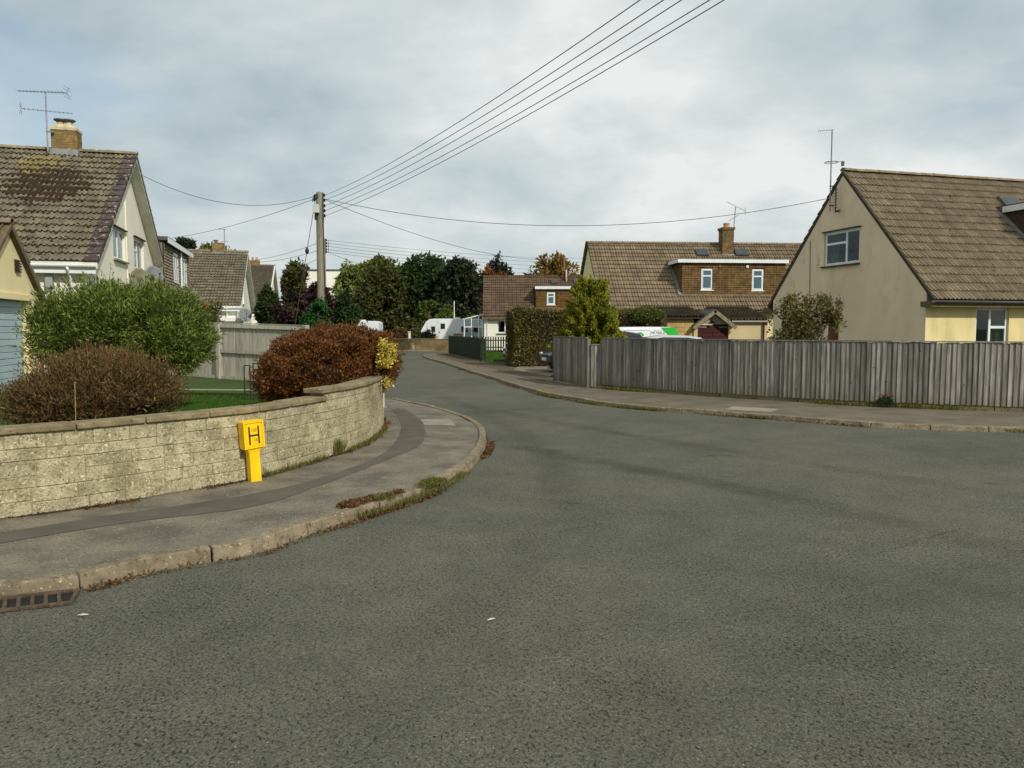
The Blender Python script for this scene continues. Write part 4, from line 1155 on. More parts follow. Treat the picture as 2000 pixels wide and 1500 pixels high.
MB().obox(Vector((dxa - .17, dy - .07, dz0 - .055)) + DH.front.n * .05, (dxb - dxa + .3, 0, 0), (0, .07, .065), DH.front.n * .02).build('apron', RIDGE, dm)
# hung tiles of the dormer face: vertical courses
vs_ = Slope((dxa, dy, dz0 - .02), (1, 0, 0), (0, 0.0, 1))
wins2 = []
for (pl_, pr_, pt, pb) in ((1369, 1392, 525, 566), (1468, 1491, 526, 567)):
    a = DH.on(pl_, pb, 'y', dy); b = DH.on(pr_, pt, 'y', dy)
    wins2.append((a.x, a.z, b.x, b.z))
def inwin(a, b):
    x, z = dxa + a, dz0 + b
    return any(x0 - .07 < x < x1 + .07 and z0 - .07 < z < z1 + .07 for x0, z0, x1, z1 in wins2)
lay_tiles(dm, vs_, dxb - dxa, dz1 - dz0 - .04, 0.165, 0.115, HUNG, seed=26, prof=FLAT_PROF, skip=inwin, lip=0.025)
for i, (x0, z0, x1, z1) in enumerate(wins2):
    window(dm, (x0, dy - .03, z0), (1, 0, 0), x1 - x0, z1 - z0, [(0, .68, 1, 1), (0, 0, 1, .68)], glass=BLUEGLASS, rec=0.02, fw=0.06, sd=.04)
a = DH.on(1459, 521, 'y', dy); MB().box((a.x - .06, dy - .09, a.z - .06), (a.x + .06, dy - .04, a.z + .07)).build('vent_cover', PVC, dm)
a = DH.on(1405, 520, 'y', dy); MB().box((a.x - .06, dy - .1, a.z - .07), (a.x + .07, dy - .04, a.z + .07)).build('vent_cover', WOODBR, dm)
for (px0, px1) in ((1361, 1378), (1437, 1456)):
    a = DH.on_roof(px0, 502); b = DH.on_roof(px1, 488)
    M_ = DH.front.mat(DH.front.ab(a)[0], DH.front.ab(a)[1], .05)
    o = MB().box((0, 0, 0), (b.x - a.x, .55, .13)).build('roof_light', FELT, DH.root); o.matrix_basis = M_
    o2 = MB().box((.05, .05, .1305), (b.x - a.x - .05, .5, .14)).build('pane', SMOKE, o)
a = DH.on(1411, 500, 'y', W2 / 2 - .8); b = DH.on(1434, 448, 'y', W2 / 2 - .8)
ch = bpy.data.objects.new('chimney', None); COL.objects.link(ch); ch.parent = DH.roof
brick_stack(ch, a.x, b.x, W2 / 2 - .8, W2 / 2 - .1, DH.zr - 1.0, b.z - .02, 0.23, 0.085, mat('brown_brick', lin(122, 98, 64), lin(92, 74, 48), scale=6, rough=0.9, island=.22), BRICKM, 7, faces='fl')
MB().box((a.x - .05, W2 / 2 - .85, b.z - .02), (b.x + .05, W2 / 2 - .05, b.z + .12)).build('corbel', mat('brown_brick', None), ch)
MB().lathe(((a.x + b.x) / 2, W2 / 2 - .45, b.z + .12), [(.19, 0), (.16, .18), (.18, .2), (.18, .26)], 14).build('chimney_pot', POT, ch)
MB().box((a.x - .02, W2 / 2 - .82, DH.zr - 1.0), (b.x + .02, W2 / 2 - .08, DH.zr - .62)).build('flashing', LEAD, ch)
mb = DH.M @ Vector((b.x + .06, W2 / 2 - .5, b.z - .25))
ae = thing('television_aerial', 'slanting grid backed aerial beside the tall brown brick chimney', 'aerial', mb, 0)
h_ = at(1440, 404, mb.y).z - mb.z
MB().tube([(0, 0, 0), (.1, 0, h_)], 0.024, 6).build('mast', METAL, ae)
yagi(ae, (.1 + .02, 0, h_ + .03), (-1, .1, .52), 1.15, 10, 0.36, METAL, tilt=0.5)
yagi(ae, (.0, 0, h_ - .62), (-.8, .2, -.5), .6, 5, .3, METAL, refl=False)
gutter(DH.root, (0, -.05, DH.ze - .05), (17, -.05, DH.ze - .05), STEEL, .06)
# small window hint on the grey gable end
DH.finish()

# ---------- red-brown tiled house at the bend ----------------------------------
AN3 = R(1.2)
e3 = at(944, 618, 53.0); W3 = 9.0
zr3 = at(947, 540, 53 + W3 / 2).z
BH = House('bend_house', 'white walled house with red brown tiled roof at the road bend', (e3.x - .05, e3.y), AN3, 0.0, 13.0, W3, e3.z, zr3, zb=0.05, over=.3, ov0=.1, ov1=.1, wallmat=WHITER, trim=SOFFIT, thick=.1)
dA = BH.on_roof(1047, 601); dy = dA.y; dz0 = dA.z; dz1 = BH.on(1047, 562, 'y', dy).z; dxa = dA.x; dxb = dxa + 7.5
dyb = (dz1 - BH.ze) / BH.k; la = BH.front.ab((dxa, dy, dz0))[1]; lb = BH.front.ab((dxa, dyb, dz1))[1]
lay_tiles(BH.roof, BH.front, 13, BH.sl - .05, .30, .345, TILE_3, seed=31, skip=lambda a, b: dxa < a < dxb and la < b < lb, amp=.8)
lay_tiles(BH.roof, BH.back, 13, BH.sl - .05, .30, .345, TILE_3, seed=32, amp=.8)
ridge(BH.roof, (0, W3 / 2, BH.zr + .05), (13, W3 / 2, BH.zr + .05), TILE_3, seed=3)
dm = bpy.data.objects.new('dormer', None); COL.objects.link(dm); dm.parent = BH.root
HUNG2 = mat('olive_hung_tile', lin(112, 84, 40), lin(92, 68, 34), scale=3, rough=.9, island=.15)
MB().prism([(dxa, dy + .02, dz0 - .1), (dxa, dy + .02, dz1), (dxa, dyb, dz1)], (dxb - dxa, 0, 0)).build('dormer_core', HUNG2, dm)
MB().box((dxa - .08, dy - .18, dz1 + .02), (dxb + .1, dyb + .2, dz1 + .14)).build('dormer_roof', FELT, dm)
MB().box((dxa - .09, dy - .2, dz1 - .1), (dxb + .11, dy - .181, dz1 + .1)).build('fascia', PVC, dm)
a = BH.on(1068, 595, 'y', dy); b = BH.on(1084, 571, 'y', dy); w3 = (a.x, a.z, b.x, b.z)
lay_tiles(dm, Slope((dxa, dy, dz0 - .02), (1, 0, 0), (0, 0, 1)), dxb - dxa, dz1 - dz0 - .04, .165, .115, HUNG2, seed=33, prof=FLAT_PROF,
          skip=lambda p, q: w3[0] - .08 < dxa + p < w3[2] + .08 and w3[1] - .08 < dz0 + q < w3[3] + .08, lip=.025)
window(dm, (a.x, dy - .03, a.z), (1, 0, 0), b.x - a.x, b.z - a.z, [(0, .68, 1, 1), (0, 0, 1, .68)], glass=BLUEGLASS, rec=.02, fw=.07, sd=.04)
for (px0, px1) in ((1077, 1087), (1121, 1133)):
    a = BH.on_roof(px0, 556); b = BH.on_roof(px1, 545)
    o = MB().box((0, 0, 0), (b.x - a.x, .5, .12)).build('roof_light', FELT, BH.root); o.matrix_basis = BH.front.mat(BH.front.ab(a)[0], BH.front.ab(a)[1], .05)
    MB().box((.05, .05, .1205), (b.x - a.x - .05, .45, .13)).build('pane', SMOKE, o)
a = BH.on(1102, 557, 'y', W3 / 2 - .5); b = BH.on(1101, 502, 'y', W3 / 2 - .5)
MB().tube([(a.x, W3 / 2 - .5, BH.zr - .8), (a.x, W3 / 2 - .5, b.z)], .075, 10).build('flue_pipe', mat('brown_flue', lin(120, 84, 58), None, rough=.6), BH.root, smooth=True)
a = BH.on(1106, 557, 'y', W3 / 2 - .7)
MB().tube([(a.x, W3 / 2 - .7, BH.zr - .8), (a.x, W3 / 2 - .7, BH.zr + .45)], .06, 10).build('flue_pipe', mat('pale_flue', lin(180, 172, 150), None, rough=.6), BH.root, smooth=True)
a = BH.on(971, 651, 'y', .3); b = BH.on(989, 625, 'y', .3)
window(BH.root, (a.x, .3, a.z), (1, 0, 0), b.x - a.x + .5, b.z - a.z, [(0, 0, .48, 1), (.48, 0, 1, 1)], cuts=BH.cuts, sillmat=SLATE_SILL)
a = BH.on(952, 650, 'y', .3); MB().tube([(a.x, .26, .1), (a.x, .26, BH.ze - .1)], .035, 8).build('downpipe', PVC, BH.root)
MB().box((0, -.03, BH.ze - .2), (13, 0, BH.ze - .02)).build('fascia', WOODBR, BH.root)
# glazed lean-to on its left end
lt = bpy.data.objects.new('lean_to', None); COL.objects.link(lt); lt.parent = BH.root
lw = abs(BH.on(906, 650, 'y', 1.2).x) ; y0, y1 = 1.2, 3.4
zl, zh = 2.25, 2.62
m = MB()
for x in (-lw, -lw * .62, -lw * .25, -0.06):
    zt_ = zl + (zh - zl) * (1 + x / lw)
    m.box((x, y0, .05), (x + .07, y0 + .07, zt_)); m.box((x, y1, .05), (x + .07, y1 + .07, zt_))
m.obox((-lw - .05, y0 - .05, zl), (lw + .1, 0, zh - zl), (0, y1 - y0 + .15, 0), (0, 0, .07))
m.box((-lw + .07, y0 + .01, .75), (-.06, y0 + .06, .83)); m.box((-lw + .07, y0 + .012, 1.72), (-.06, y0 + .058, 1.79))
m.build('frame', PVC, lt)
MB().box((-lw, y0 + .02, .05), (0, y0 + .05, .749)).build('dwarf_panel', PVC, lt)
for i, (xa, xb) in enumerate(((-lw + .07, -lw * .62), (-lw * .62 + .07, -lw * .25), (-lw * .25 + .07, -.06))):
    MB().box((xa, y0 + .03, .83), (xb, y0 + .036, 1.72)).build('pane', GLASS, lt); MB().box((xa, y0 + .03, 1.79), (xb, y0 + .036, zl)).build('pane', GLASS, lt)
BH.finish()

# ---------- houses beyond the left fence ----------------------------------------
e = at(471, 598, 38.0); DF = along(e, 503); DA = (e.y + DF) / 2; apx = at(481, 493, DA); WL2 = (DF - e.y) / A_DIR.y
L2 = House('gabled_house', 'cream house with long olive tiled roof beyond the grey fence', e, ANG, -12, 0, WL2, e.z, apx.z, zb=.3, over=.28, ov0=.05, ov1=.3, wallmat=WHITER, trim=BARGE, thick=.12)
lay_tiles(L2.roof, L2.front, 12, L2.sl - .05, .30, .345, MOSSY, seed=41); lay_tiles(L2.roof, L2.back, 12, L2.sl - .05, .30, .345, MOSSY, seed=42)
ridge(L2.roof, (-12, WL2 / 2, L2.zr + .05), (0, WL2 / 2, L2.zr + .05), RIDGE)
a = L2.on(414, 493, 'y', WL2 / 2 - .3); b = L2.on(437, 474, 'y', WL2 / 2 - .3)
ch = bpy.data.objects.new('chimney', None); COL.objects.link(ch); ch.parent = L2.roof
brick_stack(ch, a.x, b.x, WL2 / 2 - .32, WL2 / 2 + .3, L2.zr - .4, b.z, .23, .085, BRICK, BRICKM, 9, faces='fr')
MB().box((a.x - .03, WL2 / 2 - .35, L2.zr - .45), (b.x + .03, WL2 / 2 + .33, L2.zr - .05)).build('flashing', LEAD, ch)
MB().lathe(((a.x * .7 + b.x * .3), WL2 / 2, b.z), [(.1, 0), (.09, .12), (.14, .13), (.13, .17)], 12).build('chimney_pot', STEEL, ch)
gutter(L2.root, (-12, -.05, L2.ze - .05), (0, -.05, L2.ze - .05), PVC, .065)
MB().box((-12, .0, L2.ze - .24), (-.02, .02, L2.ze - .06)).build('fascia', PVC, L2.root)
a = L2.on(474, 592, 'x', -.3); b = L2.on(478, 563, 'x', -.3)
window(L2.root, (-.3, a.y, a.z), (0, 1, 0), .9, b.z - a.z, [(0, 0, 1, 1)], glass=BLUEGLASS, cuts=L2.cuts)
a = L2.on(443, 605, 'y', .25); MB().tube([(a.x, -.05, L2.ze - .12), (a.x, .2, L2.ze - .4), (a.x, .2, .3)], .04, 8).build('downpipe', PVC, L2.root)
# porch in front of the gable with a flat hood
a = L2.on(440, 620, 'y', -1.6); b = L2.on(470, 640, 'y', -1.6)
MB().box((a.x, -1.6, .3), (b.x, .2, 2.0)).build('porch', WHITER, L2.root); MB().box((a.x - .2, -1.8, 2.0), (b.x + .2, .2, 2.16)).build('porch_roof', PVC, L2.root)
L2.finish()
mb = L2.M @ Vector((L2.on(437, 480, 'y', WL2 / 2).x + .05, WL2 / 2, L2.zr))
ae = thing('television_aerial', 'thin aerial mast on the olive tiled house chimney', 'aerial', mb, 0)
h_ = at(437, 447, mb.y).z - mb.z
MB().tube([(0, 0, 0), (0, 0, h_)], .022, 6).build('mast', METAL, ae); yagi(ae, (-.12, 0, h_ - .02), (-1, .3, .05), .5, 5, .3, METAL, refl=False); yagi(ae, (0, 0, h_ * .45), (1, .3, .05), .4, 4, .3, METAL, refl=False)
P = at(479, 615, 36); dish('satellite_dish', 'blue grey satellite dish by the porch of the olive tiled house', P, (.5, -.8, .3), .30, material=GREYDISH)

e = at(520, 590, 56.0)
DA = along(e, 538) ; WL3 = 2 * (DA - e.y) / A_DIR.y; apx = at(538, 519, DA); WL3 = max(WL3, 8.5)
o3 = at(538, 519, DA); o3 = Vector((o3.x, o3.y, 0)) - A_DIR * WL3 / 2
L3 = House('gabled_house', 'smaller far house with twin pot chimney between dark trees and olive roof', o3, ANG, -10, 0, WL3, 3.1, apx.z, zb=.3, over=.28, ov0=.05, ov1=.3, wallmat=CREAM, trim=BARGE, thick=.16)
lay_tiles(L3.roof, L3.front, 10, L3.sl - .05, .30, .345, MOSSY, seed=51); lay_tiles(L3.roof, L3.back, 10, L3.sl - .05, .30, .345, MOSSY, seed=52)
ridge(L3.roof, (-10, WL3 / 2, L3.zr + .05), (0, WL3 / 2, L3.zr + .05), RIDGE)
a = L3.on(488, 520, 'y', WL3 / 2 - .3); b = L3.on(507, 508, 'y', WL3 / 2 - .3)
ch = bpy.data.objects.new('chimney', None); COL.objects.link(ch); ch.parent = L3.roof
brick_stack(ch, a.x, b.x, WL3 / 2 - .32, WL3 / 2 + .3, L3.zr - .4, b.z, .23, .085, BRICK, BRICKM, 11, faces='fr')
for q in (.3, .7): MB().lathe((a.x + (b.x - a.x) * q, WL3 / 2, b.z), [(.11, 0), (.1, .2), (.12, .22), (.12, .27)], 12).build('chimney_pot', POT, ch)
L3.finish()

# wing with a flat-roofed dormer, behind the left house, ridge running away from the road corner
ANW = ANG + math.pi / 2
w0 = at(432, 614, 38.5); ow = Vector((w0.x, w0.y, 0)) - A_DIR * 11.0
WG = House('dormer_wing', 'tiled wing with white fascia dormer showing past the cream gable', ow, ANW, 0.0, 11.5, 8.0, w0.z, w0.z + 3.4, zb=.3, over=.28, ov0=.05, ov1=.05, wallmat=WHITER, trim=SOFFIT, thick=.1)
m = WG.front
la_, lb_ = 0.95, 4.6
lay_tiles(WG.roof, WG.front, 11.4, WG.sl - .05, .30, .345, MOSSY, seed=61, skip=lambda a, b: 2.0 < a < 8.6 and 1.5 < b < 4.1)
gutter(WG.root, (0, -.05, WG.ze - .05), (11.5, -.05, WG.ze - .05), PVC, .07); MB().box((0, 0, WG.ze - .24), (11.5, .02, WG.ze - .05)).build('fascia', PVC, WG.root)
pA = WG.on(372, 514, 'z', 0) if False else None
dy = m.v.y * 1.5; dz0 = WG.ze + m.v.z * 1.5; yb = m.v.y * 4.1; dz1 = WG.ze + m.v.z * 4.1
dm = bpy.data.objects.new('dormer', None); COL.objects.link(dm); dm.parent = WG.root
OLIVT = mat('olive_hung_slate', lin(146, 138, 116), lin(122, 115, 96), scale=3, rough=.9, island=.15)
MB().prism([(2.0, dy + .02, dz0 - .1), (2.0, dy + .02, dz1), (2.0, yb, dz1)], (6.6, 0, 0)).build('dormer_core', OLIVT, dm)
MB().box((1.9, dy - .2, dz1), (8.75, yb + .2, dz1 + .14)).build('dormer_roof', FELT, dm)
MB().box((1.88, dy - .22, dz1 - .1), (8.77, dy - .201, dz1 + .1)).build('fascia', PVC, dm)
wl_ = [(4.2, dz0 + .25, 1.2, dz1 - dz0 - .5), (6.6, dz0 + .25, 1.2, dz1 - dz0 - .5)]
lay_tiles(dm, Slope((2.0, dy, dz0 - .02), (1, 0, 0), (0, 0, 1)), 6.6, dz1 - dz0 - .04, .165, .115, OLIVT, seed=63, prof=FLAT_PROF, lip=.025,
          skip=lambda p, q: any(x - .06 < 2.0 + p < x + w + .06 and z - .06 < dz0 + q < z + h + .06 for x, z, w, h in wl_))
for x, z, w, h in wl_: window(dm, (x, dy - .03, z), (1, 0, 0), w, h, [(0, 0, .5, 1), (.5, .6, 1, 1), (.5, 0, 1, .6)], glass=BLUEGLASS, rec=.0, fw=.07, sd=.05)
MB().tube([(5.9, dy - .08, dz1 - .1), (5.9, dy - .08, dz0 + .05)], .04, 8).build('downpipe', PVC, dm)
WG.finish()

# ---------- pale block with a flat roof far behind the trees ---------------------
c0 = at(590, 600, 92); c1 = at(726, 600, 92)
wb = thing('white_block', 'long white flat roofed building far behind the telegraph pole', 'building', (c0.x, 92, 0))
wl = c1.x - c0.x; zt = at(600, 529, 92).z
MB().box((0, 0, 0), (wl * 1.35, 14, zt - 2.0)).build('wall', WHITER, wb); MB().box((-.3, -.3, zt - 2.0), (wl * 1.35 + .3, 14.3, zt)).build('parapet', mat('warm_white', lin(240, 238, 224), lin(230, 228, 214), rough=.9, scale=.5), wb)
MB().box((-.4, -.4, zt), (wl * 1.35 + .4, 14.4, zt + .15)).build('roof_edge', FELT, wb)
ww = at(640, 560, 92).x - c0.x
for i in range(3):
    window(wb, (ww + i * 3.2, 0, 2.2), (1, 0, 0), 2.0, 2.6, [(0, .6, .5, 1), (.5, .6, 1, 1), (0, 0, .5, .6), (.5, 0, 1, .6)], framemat=STEEL, glass=BLUEGLASS, rec=-.04, fw=.09, sd=.05)

# ================================================================ OUTBUILDING, FENCES
# garage block in front of the dormer house
gy = 36.0
def X(px, D=gy): return (px - 1000) / FPX * D * 1.0
ob = thing('outbuilding', 'low garage block with maroon doors and mossy gabled canopy behind the fence', 'garage', (X(1303), gy, 0), R(3))
OX = lambda px: X(px) - X(1303)
def OZ(py): return at(1380, py, gy).z
BLOCKS = mat('ochre_block', lin(190, 162, 106), lin(166, 140, 92), scale=3, rough=.92, island=.06)
TANR = mat('tan_render', lin(206, 188, 146), lin(192, 174, 134), scale=1.4, rough=.92)
MB().box((.02, .12, 0), (OX(1356), 3.0, OZ(618))).build('block_core', BRICKM, ob)
rnd = random.Random(5); zc_ = 0.0
while zc_ < OZ(620) - .1:
    a = 0.0; z1 = min(zc_ + .215, OZ(619))
    while a < OX(1356) - .02:
        b = min(a + rnd.uniform(.38, .46), OX(1356))
        MB().box((a + .006, .1, zc_ + .006), (b - .006, .3, z1 - .006)).build('block', BLOCKS, ob); a = b
    zc_ = z1
dl, dr_ = OX(1363), OX(1424)
MB().box((dl - .18, .02, 0), (dl, .5, OZ(634))).build('pier', TANR, ob); MB().box((dr_, .02, 0), (OX(1502), .25, OZ(622))).build('wall', TANR, ob)
MAROON = mat('maroon_boards', lin(74, 26, 26), lin(56, 20, 20), scale=5, rough=.7, island=.12)
for s, (xa, xb) in enumerate(((dl, (dl + dr_) / 2 - .01), ((dl + dr_) / 2 + .01, dr_))):
    dd = MB().box((xa, .10, .06), (xb, .14, OZ(635))).build('door', MAROON, ob)
    n = 10
    for i in range(n):
        z0 = .08 + (OZ(635) - .1) * i / n; z1 = .08 + (OZ(635) - .1) * (i + 1) / n
        MB().box((xa + .01, .075, z0 + .006), (xb - .01, .099, z1 - .006)).build('board', MAROON, dd)
    MB().box((xa + (.03 if s == 0 else (xb - xa) - .43), .06, OZ(640)), (xa + (.43 if s == 0 else (xb - xa) - .03), .074, OZ(640) + .05)).build('hinge', METAL, dd)
ax, az, ez = (dl + dr_) / 2, OZ(606), OZ(633)
MB().prism([(dl - .1, -.0, ez), (dr_ + .1, -.0, ez), (ax, 0, az - .06)], (0, .12, 0)).build('gable_panel', mat('grey_panel', lin(168, 160, 138), lin(146, 138, 118), rough=.9), ob)
GREYW = mat('lichened_grey_wood', lin(146, 138, 112), lin(112, 106, 84), scale=6, rough=.95, island=.1, spots=[(9, .6, .08, lin(176, 166, 130))])
for sgn, xe in ((-1, dl - .22), (1, dr_ + .22)):
    d = Vector((xe - ax, 0, ez - .1 - az)); n_ = Vector((-d.z, 0, d.x)).normalized() * (.16 if sgn > 0 else -.16)
    if n_.z < 0: n_ = -n_
    MB().obox((ax, -.30, az - .16), d, (0, .05, 0), n_).build('bargeboard', GREYW, ob)
    MB().obox((ax, -.249, az - .02), d, (0, 3.0, 0), n_ * .5).build('canopy_roof', FELT, ob)
MB().lathe((ax - .05, -.12, OZ(627)), [(.05, -.1), (.11, -.02), (.06, .08)], 10, 'z').build('flood_lamp', INK, ob)
# profiled mossy sheet roofs on both sides of the canopy
SHEET = mat('mossy_dark_tile', lin(104, 92, 70), lin(78, 68, 50), scale=2, rough=.95, island=.2, spots=[(5, .56, .1, lin(66, 56, 40))])
for (xa, xb, zlo, zhi) in ((-.3, dl + .3, OZ(620), OZ(605)), (dr_ - .2, OX(1506), OZ(626), OZ(604))):
    sl = Slope((xa, -.1, zlo), (1, 0, 0), (0, 3.2, zhi - zlo + .18))
    rfn = MB().obox((xa, -.1, zlo - .06), (xb - xa, 0, 0), (0, 3.2, zhi - zlo + .18), (0, 0, .05)).build('side_roof', SOFFIT, ob)
    lay_tiles(rfn, sl, xb - xa, 3.2, .3, .34, SHEET, seed=int(xa * 10) + 50, amp=1.9)
MB().box((dr_ + .1, -.16, OZ(629)), (OX(1506), -.1, OZ(626))).build('gutter', mat('grey_box', None), ob)
MB().tube([(OX(1493), -.06, 0), (OX(1493), -.06, OZ(629))], .04, 8).build('downpipe', MAROON, ob)

# right closeboard fence: every board, post cap rail and gravel board its own piece
def woodmat(name, c1, c2, c3, isl=.16):
    m = bpy.data.materials.new(name); m.use_nodes = True
    t = m.node_tree; b = t.nodes['Principled BSDF']; b.inputs['Roughness'].default_value = .9; b.inputs['Specular IOR Level'].default_value = .2
    g = N(t, 'ShaderNodeNewGeometry'); oi = N(t, 'ShaderNodeObjectInfo')
    off = N(t, 'ShaderNodeCombineXYZ'); t.links.new(mathn(t, 'MULTIPLY', oi.outputs['Random'], 40.0), off.inputs[2])
    va = N(t, 'ShaderNodeVectorMath', operation='ADD'); t.links.new(g.outputs['Position'], va.inputs[0]); t.links.new(off.outputs[0], va.inputs[1])
    mp = N(t, 'ShaderNodeMapping'); mp.inputs['Scale'].default_value = (9, 9, .55); t.links.new(va.outputs[0], mp.inputs[0])
    col = ramp(t, noise(t, mp.outputs[0], 3.0, 7, .65), [(.3, c1), (.52, c2), (.72, c3)])
    kn = N(t, 'ShaderNodeTexVoronoi'); kn.inputs['Scale'].default_value = 3.3; t.links.new(va.outputs[0], kn.inputs['Vector'])
    col = mixc(t, ramp(t, kn.outputs['Distance'], [(.045, .85), (.075, 0.0)]), col, tuple(v * .22 for v in c1))
    k = mathn(t, 'ADD', mathn(t, 'MULTIPLY', oi.outputs['Random'], 2 * isl), 1 - isl)
    cc = N(t, 'ShaderNodeCombineXYZ')
    for i in range(3): t.links.new(k, cc.inputs[i])
    col = mixc(t, 1.0, col, cc.outputs[0], 'MULTIPLY')
    low = N(t, 'ShaderNodeSeparateXYZ'); t.links.new(g.outputs['Position'], low.inputs[0])
    f = mathn(t, 'MULTIPLY', ramp(t, low.outputs[2], [(.16, .8), (.42, 0.0)]), noise(t, g.outputs['Position'], 2.5, 4))
    col = mixc(t, f, col, lin(92, 92, 58))
    t.links.new(col, b.inputs['Base Color'])
    bn = N(t, 'ShaderNodeBump'); bn.inputs['Strength'].default_value = .5; bn.inputs['Distance'].default_value = .004
    t.links.new(noise(t, mp.outputs[0], 6, 5, .6), bn.inputs['Height']); t.links.new(bn.outputs[0], b.inputs['Normal'])
    return m
GREYFENCE = woodmat('weathered_grey_board', lin(86, 81, 75), lin(128, 124, 116), lin(162, 158, 149), .34)
PALEFENCE = woodmat('pale_weathered_board', lin(128, 123, 108), lin(168, 163, 147), lin(188, 183, 168), .12)
def feather_board(w, h, var=0):
    m = MB(); t0, t1 = .024, .006
    m.v = [(0, 0, 0), (w, 0, 0), (w, -t1, 0), (0, -t0, 0), (0, 0, h), (w, 0, h), (w, -t1, h), (0, -t0, h)]
    m.f = [(0, 3, 2, 1), (4, 5, 6, 7), (0, 1, 5, 4), (1, 2, 6, 5), (2, 3, 7, 6), (3, 0, 4, 7)]
    return m
fence_pts = [at(1176, 757, 20.6), Vector((2.95, 19.85, 0)), at(1434, 784, 17.6), at(1680, 796, 15.95), at(1990, 808, 14.75), Vector((13.4, 13.45, 0))]
FP = Path([(p.x, p.y, 0) for p in fence_pts])
ZB, ZT = 0.175, 1.415
def closeboard(root, path, d0, d1, zb, zt, seed, side=1, bw=.098, material=None, cap=True, gravel=True, ramp_=None):
    """boards on the road side of the path (right of travel when side = -1)"""
    rnd = random.Random(seed); material = material or GREYFENCE
    variants = []
    for v in range(5):
        me = feather_board(bw + .012, zt - zb + rnd.uniform(-.02, .002)).mesh('board'); me.materials.append(material); variants.append(me)
    d = d0
    while d < d1 - .02:
        p = path.pos(d, 0, zb + rnd.uniform(-.008, .008)); q = path.pos(d + bw, 0, 0)
        o = bpy.data.objects.new('board', rnd.choice(variants)); COL.objects.link(o); o.parent = root
        o.location = p; o.rotation_euler = (rnd.uniform(-.006, .006), rnd.uniform(-.006, .006), math.atan2(q.y - p.y, q.x - p.x) + .07)
        d += bw * rnd.uniform(.92, 1.06)
    if cap:
        s = d0
        while s < d1 - .1:
            e = min(s + 1.83, d1); m = MB(); path.block(m, s + .003, e - .003, -.035, .035, zt - .005, zt + .022, 3); m.build('capping_rail', material, root); s = e
    s = d0; k = 0
    while s < d1 - .1:
        e = min(s + 1.83, d1)
        if gravel:
            m = MB(); path.block(m, s + .01, e - .01, .002, .03, -.05, zb + .012, 3); m.build('gravel_board', mat('mossy_gravel_board', lin(122, 112, 86), lin(96, 92, 62), scale=3, rough=.95, spots=[(5, .55, .12, lin(98, 100, 58))]), root)
        for z in (.35, .9, 1.25):
            if z < zt: m = MB(); path.block(m, s, e, .022, .06, z, z + .07, 3); m.build('rail', material, root)
        p = path.pos(s, .10, 0); bevel(MB().box((p.x - .05, p.y - .05, -.1), (p.x + .05, p.y + .05, zt - .02)).build('post', material, root), .006, 1)
        s = e
fr = thing('boundary_fence', 'long low closeboard fence of weathered grey upright boards along the pavement', 'fence')
closeboard(fr, FP, 0, FP.L, ZB, ZT, 12)
pe = at(1180, 757, 20.4); pz = 0
fpan = thing('side_fence', 'short angled grey board panel at the left end beside the golden conifer', 'fence')
PP = Path([gp(1081, 744, PZ), gp(1147, 757, PZ)], smooth=False)
closeboard(fpan, PP, 0, PP.L, PZ + .02, 1.42, 13, bw=.115, gravel=False)
p = PP.pos(PP.L + .05, .02, 0); MB().box((p.x - .04, p.y - .04, 0), (p.x + .04, p.y + .04, 1.40)).build('end_post', GREYFENCE, fpan)
gt = thing('fence_gate', 'low narrow board gate between the two grey fence lengths', 'gate')
g0 = PP.pos(PP.L + .13, .05); g1 = FP.pos(0.0, .05); GPth = Path([g0, g1], smooth=False)
closeboard(gt, GPth, 0, GPth.L, .12, 1.24, 14, bw=.09, gravel=False)

# pale timber fence beside the left lawn
lf = thing('timber_fence', 'pale grey timber fence with heavy posts behind the left lawn', 'fence')
a0 = at(338, 744, 21.6); a1 = at(430, 751, 20.6); a2 = at(600, 760, 19.3)
def zbl(s): return 0.33 - .02 * s
LFP = Path([(a0.x, a0.y), (a1.x, a1.y), (a2.x, a2.y)], smooth=False)
s_post = LFP.near(a1); L = LFP.L
def ztop(d): return 1.87 - .125 * d / L
rnd = random.Random(33); d = 0.0
bv = []
for v in range(4):
    me = MB().box((0, -.01, 0), (.137, .01, 1.42 + .02 * v)).mesh('board'); me.materials.append(PALEFENCE); bv.append(me)
dirL = (LFP.pos(L) - LFP.pos(0)).normalized(); anL = math.atan2(dirL.y, dirL.x)
while d < L - .1:
    p = LFP.pos(d, .05, ztop(d) - 1.52)
    o = bpy.data.objects.new('board', rnd.choice(bv)); COL.objects.link(o); o.parent = lf; o.location = p; o.rotation_euler = (0, rnd.uniform(-.006, .006), anL); d += .148
def lrail(d0, d1, dz, h, t, nm):
    p = LFP.pos(d0, .005, ztop(d0) + dz); q = LFP.pos(d1, .005, ztop(d1) + dz); nn = Vector((dirL.y, -dirL.x, 0))
    MB().obox(p, q - p, nn * t, (0, 0, h)).build(nm, PALEFENCE, lf)
for sa, sb in ((0, s_post - .06), (s_post + .06, L - .06)):
    lrail(sa, sb, -.11, .10, .03, 'top_rail'); lrail(sa, sb, -.78, .09, .03, 'mid_rail'); lrail(sa, sb, -1.56, .16, .03, 'bottom_board')
for s in (0, s_post, L):
    p = LFP.pos(s, 0, 0); zt_ = ztop(s) + (.0 if s == s_post else .02)
    o = MB().box((-.06, -.07, .1), (.06, .06, zt_)).build('post', PALEFENCE, lf); o.location = (p.x, p.y, 0); o.rotation_euler = (0, 0, anL); bevel(o, .008, 1)
lrail(-.02, L + .02, .0, .02, .05, 'capping')

